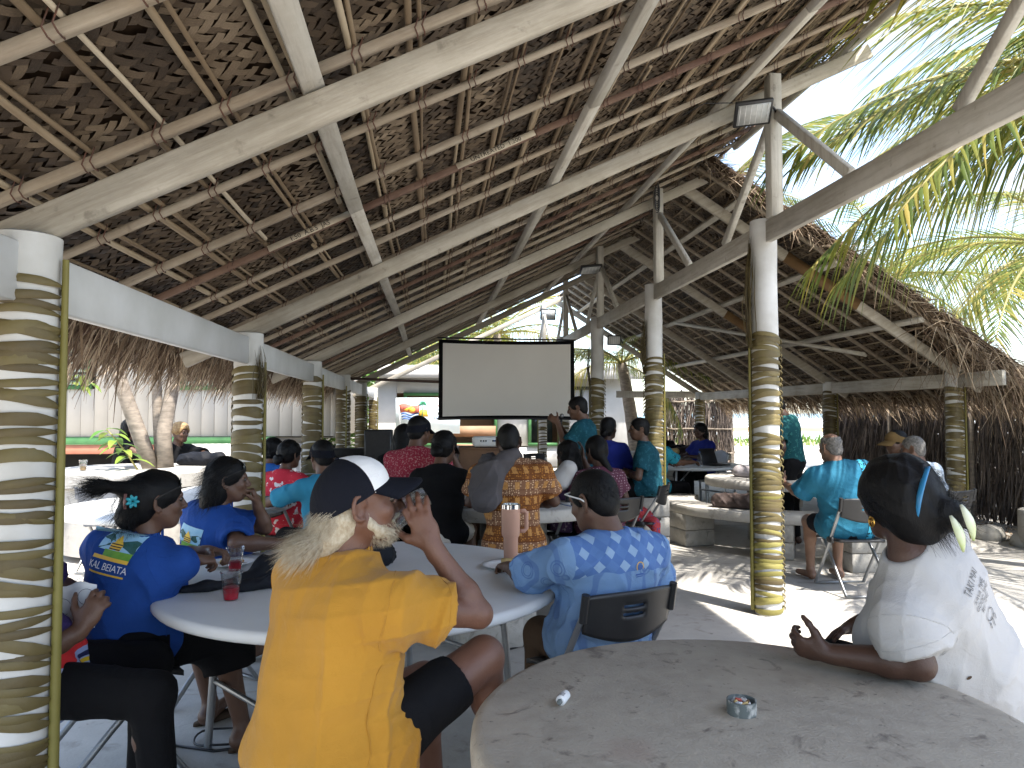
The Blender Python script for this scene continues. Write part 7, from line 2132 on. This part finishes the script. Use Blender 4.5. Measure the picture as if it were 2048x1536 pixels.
# tumbler with handle
M['pink'] = mat('pink', (0.46, 0.26, 0.185), (0.43, 0.24, 0.17), 0.5, 6, 0.35, 0.1, 300)
M['chrome'] = mat('chrome', (0.7, 0.7, 0.7), (0.6, 0.6, 0.6), 0.15, 5, 0.5, metal=1.0)
tb = empty('tumbler', 'tall pink insulated tumbler with handle on white table', 'tumbler', (0.415, 3.80, 0.741), R(10))
MB().lathe([(0.0, 0.0), (0.034, 0.0), (0.036, 0.004), (0.038, 0.11), (0.046, 0.125), (0.0475, 0.13), (0.049, 0.262), (0.0, 0.262)], seg=40).build('body', M['pink'], tb, auto=40)
MB().lathe([(0.0495, 0.262), (0.0495, 0.283), (0.045, 0.286), (0.045, 0.272), (0.0, 0.272)], seg=40).build('rim', M['chrome'], tb, auto=40)
MB().lathe([(0.0, 0.274), (0.044, 0.274), (0.043, 0.28), (0.0, 0.281)], seg=32).build('lid', M['clear'], tb, auto=40)
MB().tube([(0.046, 0, 0.245), (0.075, 0, 0.247), (0.086, 0, 0.235), (0.086, 0, 0.155), (0.075, 0, 0.143), (0.046, 0, 0.143)], 0.009, 8, flat=1.3).build('handle', M['pink'], tb, smooth=True)

# ashtray cut from a pipe, with butts
M['pvc'] = mat('pvc', (0.11, 0.125, 0.12), (0.42, 0.41, 0.38), 0.6, 28, 0.3, lo=0.5, hi=0.62)
at_ = empty('ashtray', 'ashtray cut from grey pipe with cigarette butts on concrete table', 'ashtray', (0.785, 1.795, 0.741))
MB().lathe([(0.0345, 0.0), (0.0365, 0.0), (0.037, 0.034), (0.034, 0.0345), (0.033, 0.006), (0.0, 0.006)], seg=36).build('ring', M['pvc'], at_, auto=40)
M['ash'] = mat('ash', (0.10, 0.09, 0.08), (0.22, 0.2, 0.18), 0.9, 60, 0.1, 0.8, 120)
MB().lathe([(0.032, 0.012), (0.02, 0.018), (0.0, 0.020)], seg=24).build('ash', M['ash'], at_, smooth=True)
for k, (a, m_) in enumerate(((20, 'p_white'), (75, 'p_red'), (140, 'cake'), (200, 'paper'), (260, 'cake'), (310, 'brown_paint'), (350, 'paper'))):
    x_, y_ = 0.014 * math.cos(R(a)), 0.014 * math.sin(R(a)); d = (0.013 * math.cos(R(a + 100)), 0.013 * math.sin(R(a + 100)))
    MB().tube([(x_ - d[0], y_ - d[1], 0.024), (x_ + d[0], y_ + d[1], 0.030)], 0.0042, 8).build('butt', M[m_], at_, smooth=True)
# small white tube lying on the table
tb = empty('small_bottle', 'small white printed bottle lying on the concrete table', 'bottle', (0.345, 1.905, 0.7545))
tb.rotation_euler = (R(90), 0, R(-28))
MB().lathe([(0.0, -0.028), (0.0115, -0.028), (0.0128, -0.026), (0.013, 0.018), (0.010, 0.022), (0.0, 0.022)], seg=24).build('body', M['paper'], tb, auto=40)
MB().lathe([(0.007, 0.022), (0.007, 0.031), (0.004, 0.034), (0.0, 0.034)], seg=16).build('neck', M['pvc'], tb, auto=40)
for k, zz in enumerate((-0.004, 0.003, 0.010)): MB().lathe([(0.01325, zz), (0.01325, zz + 0.003)], seg=8, a0=R(60), a1=R(150)).build('print_line', M['ink'], tb)
# paper held by the person behind the column
pp = empty('paper_sheet', 'sheet of printed paper held by the person behind the column', 'paper', (-1.275, 2.79, 0.80))
v = []; f = []
for i in range(9):
    for j in range(7): v.append((-0.08 + 0.16 * i / 8, 0.02 * math.sin(i * .7) + 0.01 * j / 6, -0.07 + 0.15 * j / 6 + 0.012 * i / 8 - 0.01 * math.sin(i * 0.9)))
for i in range(8):
    for j in range(6): a = i * 7 + j; f.append((a, a + 7, a + 8, a + 1))
o_ = obj('sheet', npmesh('sheet', v, f), M['paper'], pp); o_.modifiers.new('s', 'SOLIDIFY').thickness = 0.0012
for (cx, cz, r_) in ((-0.03, 0.01, 0.03), (0.05, 0.045, 0.028), (-0.07, -0.02, 0.022)):
    MB().tube([(cx + r_ * math.cos(t), -0.016, cz + r_ * math.sin(t)) for t in np.linspace(0.4, 5.4, 16)], 0.0009, 4).build('drawn_ring', M['print_grey'], pp)

# ------------------------------------------------------------------ bags and cloths
def soft(name, label, cat, prims, m, loc, h=0.012, rip=0.006, seed=1, floor=None, part='body'):
    pts = np.array([p for a, b, *_ in prims for p in (a, b)], float); r_ = max(p[2] for p in prims)
    S = Sdf(pts.min(0) - r_ * 1.3 - .04, pts.max(0) + r_ * 1.3 + .04, h)
    for a, b, r1, r2 in prims: S.cone(a, b, r1, r2, 0.04)
    S.ripple(rip, seed, 1.6)
    if floor is not None: S.plane((0, 0, floor), (0, 0, -1))
    v, f = S.mesh(); root = empty(name, label, cat, loc)
    obj(part, npmesh(name, np.asarray(v) - np.array(loc), f.astype(np.int32)), M[m], root)
    return root
M['bag_black'] = clothmat('bag_black', plain((0.011, 0.012, 0.016)), 0.6)
M['bag_brown'] = clothmat('bag_brown', plain((0.075, 0.055, 0.05)), 0.7)
M['bag_grey'] = clothmat('bag_grey', plain((0.34, 0.31, 0.32)), 0.7)
M['towel'] = clothmat('towel', floral((0.40, 0.05, 0.06), (0.05, 0.09, 0.25), (0.55, 0.20, 0.22), 20, 0.32))
z = 0.742
jk = soft('backpack', 'black backpack lying on white table behind the drinking man', 'bag', [((-0.72, 3.42, z + .05), (-0.42, 3.62, z + .06), .075, .085), ((-0.45, 3.62, z + .06), (-0.25, 3.72, z + .05), .085, .07), ((-0.60, 3.66, z + .04), (-0.35, 3.80, z + .04), .06, .06), ((-0.72, 3.40, z + .02), (-0.95, 3.26, z + .012), .035, .028), ((-0.95, 3.26, z + .012), (-1.04, 3.24, z + .01), .028, .018), ((-0.80, 3.24, z + .015), (-0.55, 3.36, z + .03), .03, .045)], 'bag_black', (-0.6, 3.5, z), 0.009, 0.010, 3, z)
MB().tube([(-.44, -.26, .012), (-.52, -.30, .006), (-.60, -.335, .005)], [.010, .010, .008], 6, flat=.4).build('strap', M['bag_black'], jk, smooth=True)
MB().box((-.475, -.275, .016), (.03, .02, .006), R(30)).build('buckle', M['steel'], jk)
for k in range(3): MB().tube([(-.05 + .12 * k, .05 + .06 * k, .135), (.03 + .12 * k, .10 + .05 * k, .14)], 0.002, 4).build('zip', M['cake'], jk)
bb = soft('bag', 'dark brown bag lying on the sunlit curved bench', 'bag', [((3.18, 7.82, .53), (3.44, 7.58, .53), .075, .085), ((3.22, 7.75, .52), (3.42, 7.58, .55), .07, .07)], 'bag_brown', (3.32, 7.66, .46), 0.012, 0.012, 4, 0.462)
MB().box((0.185, -0.13, 0.06), (0.06, 0.012, 0.04), R(-30)).build('label', M['paper'], bb)
soft('bag', 'grey backpack lying on the thick-topped concrete table', 'bag', [((3.62, 8.25, .82), (3.95, 8.0, .82), .075, .08), ((3.7, 8.3, .80), (4.0, 8.1, .82), .06, .07)], 'bag_grey', (3.8, 8.1, .75), 0.012, 0.008, 5, 0.752)
soft('bag', 'black bag slumped on the far concrete table', 'bag', [((3.75, 12.3, .90), (4.15, 12.4, .92), .11, .12), ((4.0, 12.3, .86), (4.35, 12.2, .88), .08, .08)], 'bag_black', (4, 12.3, .8), 0.014, 0.012, 6, 0.802)
soft('bag', 'brown bag beside the black one on far concrete table', 'bag', [((4.2, 12.0, .86), (4.5, 11.95, .88), .07, .08)], 'bag_brown', (4.35, 12, .8), 0.014, 0.012, 7, 0.802)
soft('hat', 'pale rolled hat on the far concrete table', 'hat', [((3.95, 11.9, .85), (4.1, 11.88, .86), .055, .06)], 'cake', (4, 11.9, .8), 0.012, 0.006, 8, 0.802)
soft('cloth', 'red and blue flowered cloth over the empty folding chair', 'cloth', [((1.82, 6.95, .50), (2.10, 7.0, .49), .05, .06), ((2.08, 6.98, .50), (2.16, 6.86, .42), .05, .05), ((1.95, 6.93, .53), (2.05, 6.98, .54), .05, .05), ((2.15, 6.88, .45), (2.18, 6.84, .30), .035, .025)], 'towel', (2, 7, .46), 0.012, 0.014, 9)
soft('bag', 'black bag on the ground left of the round planter table', 'bag', [((-3.9, 7.3, .28), (-3.9, 7.35, .55), .17, .15), ((-4.05, 7.3, .25), (-3.8, 7.3, .22), .15, .15)], 'bag_black', (-3.9, 7.3, 0), 0.02, 0.012, 10, 0.0)
soft('bag', 'black bag on the planter table beside the blond person', 'bag', [((-2.95, 9.1, .95), (-2.7, 9.05, .95), .08, .09), ((-2.72, 9.1, .96), (-2.5, 9.0, .97), .06, .07)], 'bag_black', (-2.8, 9.1, .88), 0.013, 0.010, 11, 0.882)
soft('bag', 'pink cloth bag between planter table and woman resting chin', 'bag', [((-1.9, 7.05, .80), (-1.78, 7.05, .84), .06, .06)], 'purple_floral', (-1.85, 7.05, .74), 0.012, 0.008, 12, 0.742)
soft('helmet_bag', 'white round bundle beside the purple flowered top', 'bag', [((1.10, 6.12, .93), (1.16, 6.12, 1.02), .085, .08)], 'white_cloth', (1.1, 6.1, .75), 0.012, 0.003, 13)

# ------------------------------------------------------------------ screen, projector, sound gear
M['screen_grey'] = mat('screen_grey', (0.66, 0.64, 0.60), (0.64, 0.62, 0.58), 0.85, 2, 0.2)
sc_ = empty('projection_screen', 'grey projection screen with black border hanging between the columns', 'screen', (1.1, 10.55, 0), R(0))
v = []; f = []; vb = []
def scp(u, w, e=0.0):   # gently bowed fabric
    x = -1.0 + 2.0 * u; z = 1.42 + 1.14 * w + 0.03 * (w - 0.5) * 2 * (4 * (u - .5) ** 2) * 0.6
    return (x, e, z)
for i in range(17):
    for j in range(9): v.append(scp(0.03 + .94 * i / 16, 0.045 + .91 * j / 8, -0.006))
for i in range(16):
    for j in range(8): a = i * 9 + j; f.append((a, a + 9, a + 10, a + 1))
o_ = obj('screen_surface', npmesh('screen', v, f), M['screen_grey'], sc_)
v = []; f = []
for i in range(17):
    for j in range(9): v.append(scp(i / 16, j / 8, 0.0))
for i in range(16):
    for j in range(8): a = i * 9 + j; f.append((a, a + 9, a + 10, a + 1))
o_ = obj('border', npmesh('border', v, f), M['black_cloth'], sc_); o_.modifiers.new('s', 'SOLIDIFY').thickness = 0.008
MB().tube([(-1.02, 0, 1.425), (1.02, 0, 1.425)], 0.014, 8).build('bottom_bar', M['black_plastic'], sc_)
MB().tube([(-1.02, 0, 2.60), (1.02, 0, 2.585)], 0.012, 8).build('top_bar', M['black_plastic'], sc_)
M['pipe'] = mat('pipe', (0.055, 0.035, 0.028), (0.08, 0.05, 0.04), 0.6, 12)
pi_ = tag(MB().tube([(-1.30, 10.9, 2.02), (0.1, 10.6, 1.96)], 0.02, 8).build('pipe', M['pipe'], smooth=True), 'dark pipe strung from left column to the projection screen', 'pipe')
pj_t = empty('crate', 'brown board crate with heart mark under the white projector', 'crate', (0.62, 8.1, 0))
M['board'] = mat('board', (0.20, 0.11, 0.06), (0.15, 0.08, 0.045), 0.7, 6)
for nm, c_, s_ in (('front_panel', (0, -0.30, 0.72), (0.62, 0.02, 0.78)), ('side_panel', (-0.30, 0, 0.72), (0.02, 0.58, 0.78)), ('side_panel', (0.30, 0, 0.72), (0.02, 0.58, 0.78)), ('top', (0, 0, 1.12), (0.64, 0.64, 0.02)), ('base', (0, 0, 0.18), (0.60, 0.60, 0.36))):
    MB().box(c_, s_).build(nm, M['board'], pj_t, bevel=0.004)
hv = [(0.035 * 16 * math.sin(t) ** 3 / 16, -0.316, 0.86 + 0.035 * (13 * math.cos(t) - 5 * math.cos(2 * t) - 2 * math.cos(3 * t)) / 16) for t in np.linspace(0, 6.28, 25)[:-1]]
MB().add(hv, [tuple(range(24))]).build('heart_mark', M['ink'], pj_t)
pj = empty('projector', 'white projector on the brown crate below the screen', 'projector', (0.62, 7.95, 1.13))
MB().box((0, 0, 0.065), (0.34, 0.26, 0.11)).build('body', M['white_plastic'], pj, bevel=0.02)
for k, x in enumerate((-0.09, -0.06, -0.035, 0.04, 0.055, 0.07, 0.10, 0.125)): MB().box((x, -0.132, 0.075), (0.014, 0.006, 0.018)).build('socket', M['ink' if k not in (4,) else 'p_blue'], pj)
for sx in (-.13, .13): MB().lathe([(0.012, 0), (0.012, 0.012)], (sx, -.08, 0), 10).build('foot', M['black_plastic'], pj)
pa = empty('notice_board', 'grey framed sheet leaning beside the crate', 'board', (0.18, 8.0, 0))
MB().box((0, 0, 0.98), (0.24, 0.02, 0.34)).build('sheet', M['bag_grey'], pa, bevel=0.004)
MB().tube([(-.1, .02, 0), (-.1, 0, .82)], .012, 6).build('leg', M['steel'], pa); MB().tube([(.1, .02, 0), (.1, 0, .82)], .012, 6).build('leg', M['steel'], pa)
spk = empty('loudspeaker', 'tall black loudspeaker left of the man in dark red', 'loudspeaker', (-0.58, 8.2, 0))
MB().box((0, 0, 1.10), (0.30, 0.30, 0.44)).build('cabinet', M['black_plastic'], spk, bevel=0.012)
MB().box((0, -0.153, 1.10), (0.26, 0.008, 0.40)).build('grille', M['ink'], spk, bevel=0.003)
MB().tube([(0, 0, 0), (0, 0, 0.9)], 0.02, 8).build('pole', M['black_plastic'], spk)
for a in (90, 210, 330): MB().tube([(0, 0, .45), (.35 * math.cos(R(a)), .35 * math.sin(R(a)), 0.01)], 0.012, 6).build('leg', M['black_plastic'], spk)
tt = empty('equipment_table', 'dark table with keyboard amplifier left of the loudspeaker', 'table', (-0.95, 8.6, 0))
MB().box((0, 0, 0.98), (0.62, 0.4, 0.03)).build('tabletop', M['black_plastic'], tt)
MB().box((0, 0, 1.05), (0.55, 0.28, 0.09)).build('keyboard', M['ink'], tt, bevel=0.01)
for sx in (-.27, .27): MB().box((sx, 0, .49), (.04, .3, .96)).build('leg', M['black_plastic'], tt)
# microphone
mc = empty('microphone', 'black microphone held at the mouth of the standing man', 'microphone', (1.385, 7.72, 1.455))
MB().tube([(0.0, 0.0, -0.10), (0.01, 0, 0)], [0.011, 0.014], 10).build('handle', M['black_plastic'], mc, smooth=True)
MB().lathe([(0.0, -0.025), (0.018, -0.018), (0.025, 0), (0.018, 0.018), (0.0, 0.025)], (0.012, 0, 0.022), 16).build('grille', M['steel'], mc, smooth=True)

# floodlights fixed to the king posts
M['panel'] = mat('panel', (0.42, 0.43, 0.42), (0.36, 0.37, 0.36), 0.3, 12, 0.4)
def flood(label, p, rot, s):
    root = empty('floodlight', label, 'floodlight', p, 0, 'solar floodlights'); root.rotation_euler = rot
    MB().box((0, 0, 0), (s * 1.35, s, 0.03)).build('housing', M['black_plastic'], root, bevel=0.006)
    MB().box((0, 0, -0.0175), (s * 1.15, s * .78, 0.006)).build('panel', M['panel'], root)
    n = 6
    for k in range(n): MB().box((-s * .5 + s * k / (n - 1), 0, -0.021), (0.003, s * .74, 0.002)).build('led_row', M['paper'], root)
    MB().tube([(s * .66, -.03, .01), (s * .80, 0, .03), (s * .95, 0.05, .03)], 0.009, 6).build('bracket', M['black_plastic'], root, smooth=True)
    return root
flood('black floodlight on the near king post above the sunlit column', (2.33, 5.0, 3.70), (R(-38), R(-6), R(-10)), 0.20)
flood('dark floodlight on the king post right of the screen', (2.36, 10.6, 3.66), (R(-20), R(-6), 0), 0.24)
flood('square floodlight on the column right of the screen', (2.72, 10.62, 2.60), (R(-80), 0, 0), 0.15)
flood('pale floodlight board on the last king post', (2.62, 16.2, 3.75), (R(-75), 0, 0), 0.26)
# coiled cable on the far king post, cable from the light, loose cord on the floor
cb = tag(MB().tube([(2.50 + 0.03 * math.sin(t * 5), 7.80, 3.98 - 0.02 * t + 0.10 * math.cos(t * 5)) for t in np.linspace(0, 7, 60)], 0.006, 5).build('cable_coil', M['black_plastic'], smooth=True), 'black cable coiled on the second king post', 'cable')
cd = tag(MB().tube([(2.2, 5.05, 3.79), (2.0, 5.1, 3.80), (1.85, 5.15, 3.72)], 0.004, 5).build('cable', M['black_plastic'], smooth=True), 'thin black cable running from the near floodlight to the rafter', 'cable')
fl = tag(MB().tube([(-1.2, 3.5, .006), (-.95, 3.40, .006), (-.7, 3.45, .008), (-.4, 3.9, .006), (.1, 4.4, .006), (.6, 4.7, .006)], 0.006, 6).build('floor_cable', M['black_plastic'], smooth=True), 'black cable lying on the floor under the white table', 'cable')
fl2 = tag(MB().tube([(-.95 + .12 * math.cos(t), 3.52 + .1 * math.sin(t), .018 + .006 * math.sin(3 * t)) for t in np.linspace(0, 6, 24)], 0.005, 6).build('cable_loop', M['black_plastic'], smooth=True), 'loop of black cable on floor behind the sandalled foot', 'cable')

# stones and gravel bed at the foot of the fence
gb = MB().box((7.2, 7.4, 0.0), (0.9, 8.0, 0.05)).build('gravel_bed', M['gravel'], bevel=0.01); struct(gb)
for k, (x, y, sx, sy, sz) in enumerate(((6.62, 8.05, .30, .16, .12), (6.72, 7.55, .34, .18, .13), (6.55, 8.6, .25, .16, .10), (6.66, 9.2, .26, .17, .11))):
    S = Sdf((x - .4, y - .4, -.05), (x + .4, y + .4, .35), 0.02); S.ell((x, y, .05), (sx * .6, sy, sz), frame(70 + 15 * k), 0); S.ell((x + .05, y, .06), (sx * .4, sy * 1.1, sz * .8), frame(20), .05); S.ripple(.012, k, .8)
    v, f = S.mesh(); r_ = empty('kerb_stone', ('long grey kerb stone before the right wrapped column', 'grey kerb stone nearest the cut-off round table', 'kerb stone behind the right wrapped column', 'farthest kerb stone along the fence')[k], 'stone', (x, y, 0), 0, 'kerb stones')
    obj('stone', npmesh('stone', np.asarray(v) - np.array([x, y, 0]), f.astype(np.int32)), M['block'], r_)
mb = MB()
for k in range(1500):
    x, y = random.uniform(6.7, 7.55), random.uniform(5.5, 11); a = random.uniform(0, 6.28); L = random.uniform(.01, .05)
    mb.add([(x, y, .028), (x + L * math.cos(a), y + L * math.sin(a), .035), (x + L * .5 * math.cos(a + .8), y + L * .5 * math.sin(a + .8), .045)], [(0, 1, 2)], random.random())
lt_ = stuff(mb.build('leaf_litter', M['fringe'])); tag(lt_, 'dry leaf litter on the gravel along the fence', 'leaf litter')

# papers, a notebook and laptops on the tables
nb = empty('notebook', 'open blue-edged notebook on concrete table right of orange-brown shirt', 'notebook', (1.22, 5.95, 0.751), R(20))
MB().box((-.07, 0, .006), (.14, .2, .01)).build('left_page', M['paper'], nb); MB().box((.07, 0, .006), (.14, .2, .01)).build('right_page', M['paper'], nb); MB().box((0, 0, .0), (.30, .21, .004)).build('cover', M['p_blue'], nb)
for lb, x, y, z_, az in (('open black laptop on the pale folding table', 4.15, 10.25, .741, 30), ('open black laptop on the far concrete table', 4.95, 12.3, .802, 60)):
    lp = empty('laptop', lb, 'laptop', (x, y, z_), R(az), 'open laptops')
    MB().box((0, 0, .01), (.34, .23, .018)).build('base', M['black_plastic'], lp, bevel=.004)
    MB().beam((0, .115, .02), (0, .19, .24), .34, .012, (0, 1, 0)).build('lid', M['black_plastic'], lp, bevel=.003)
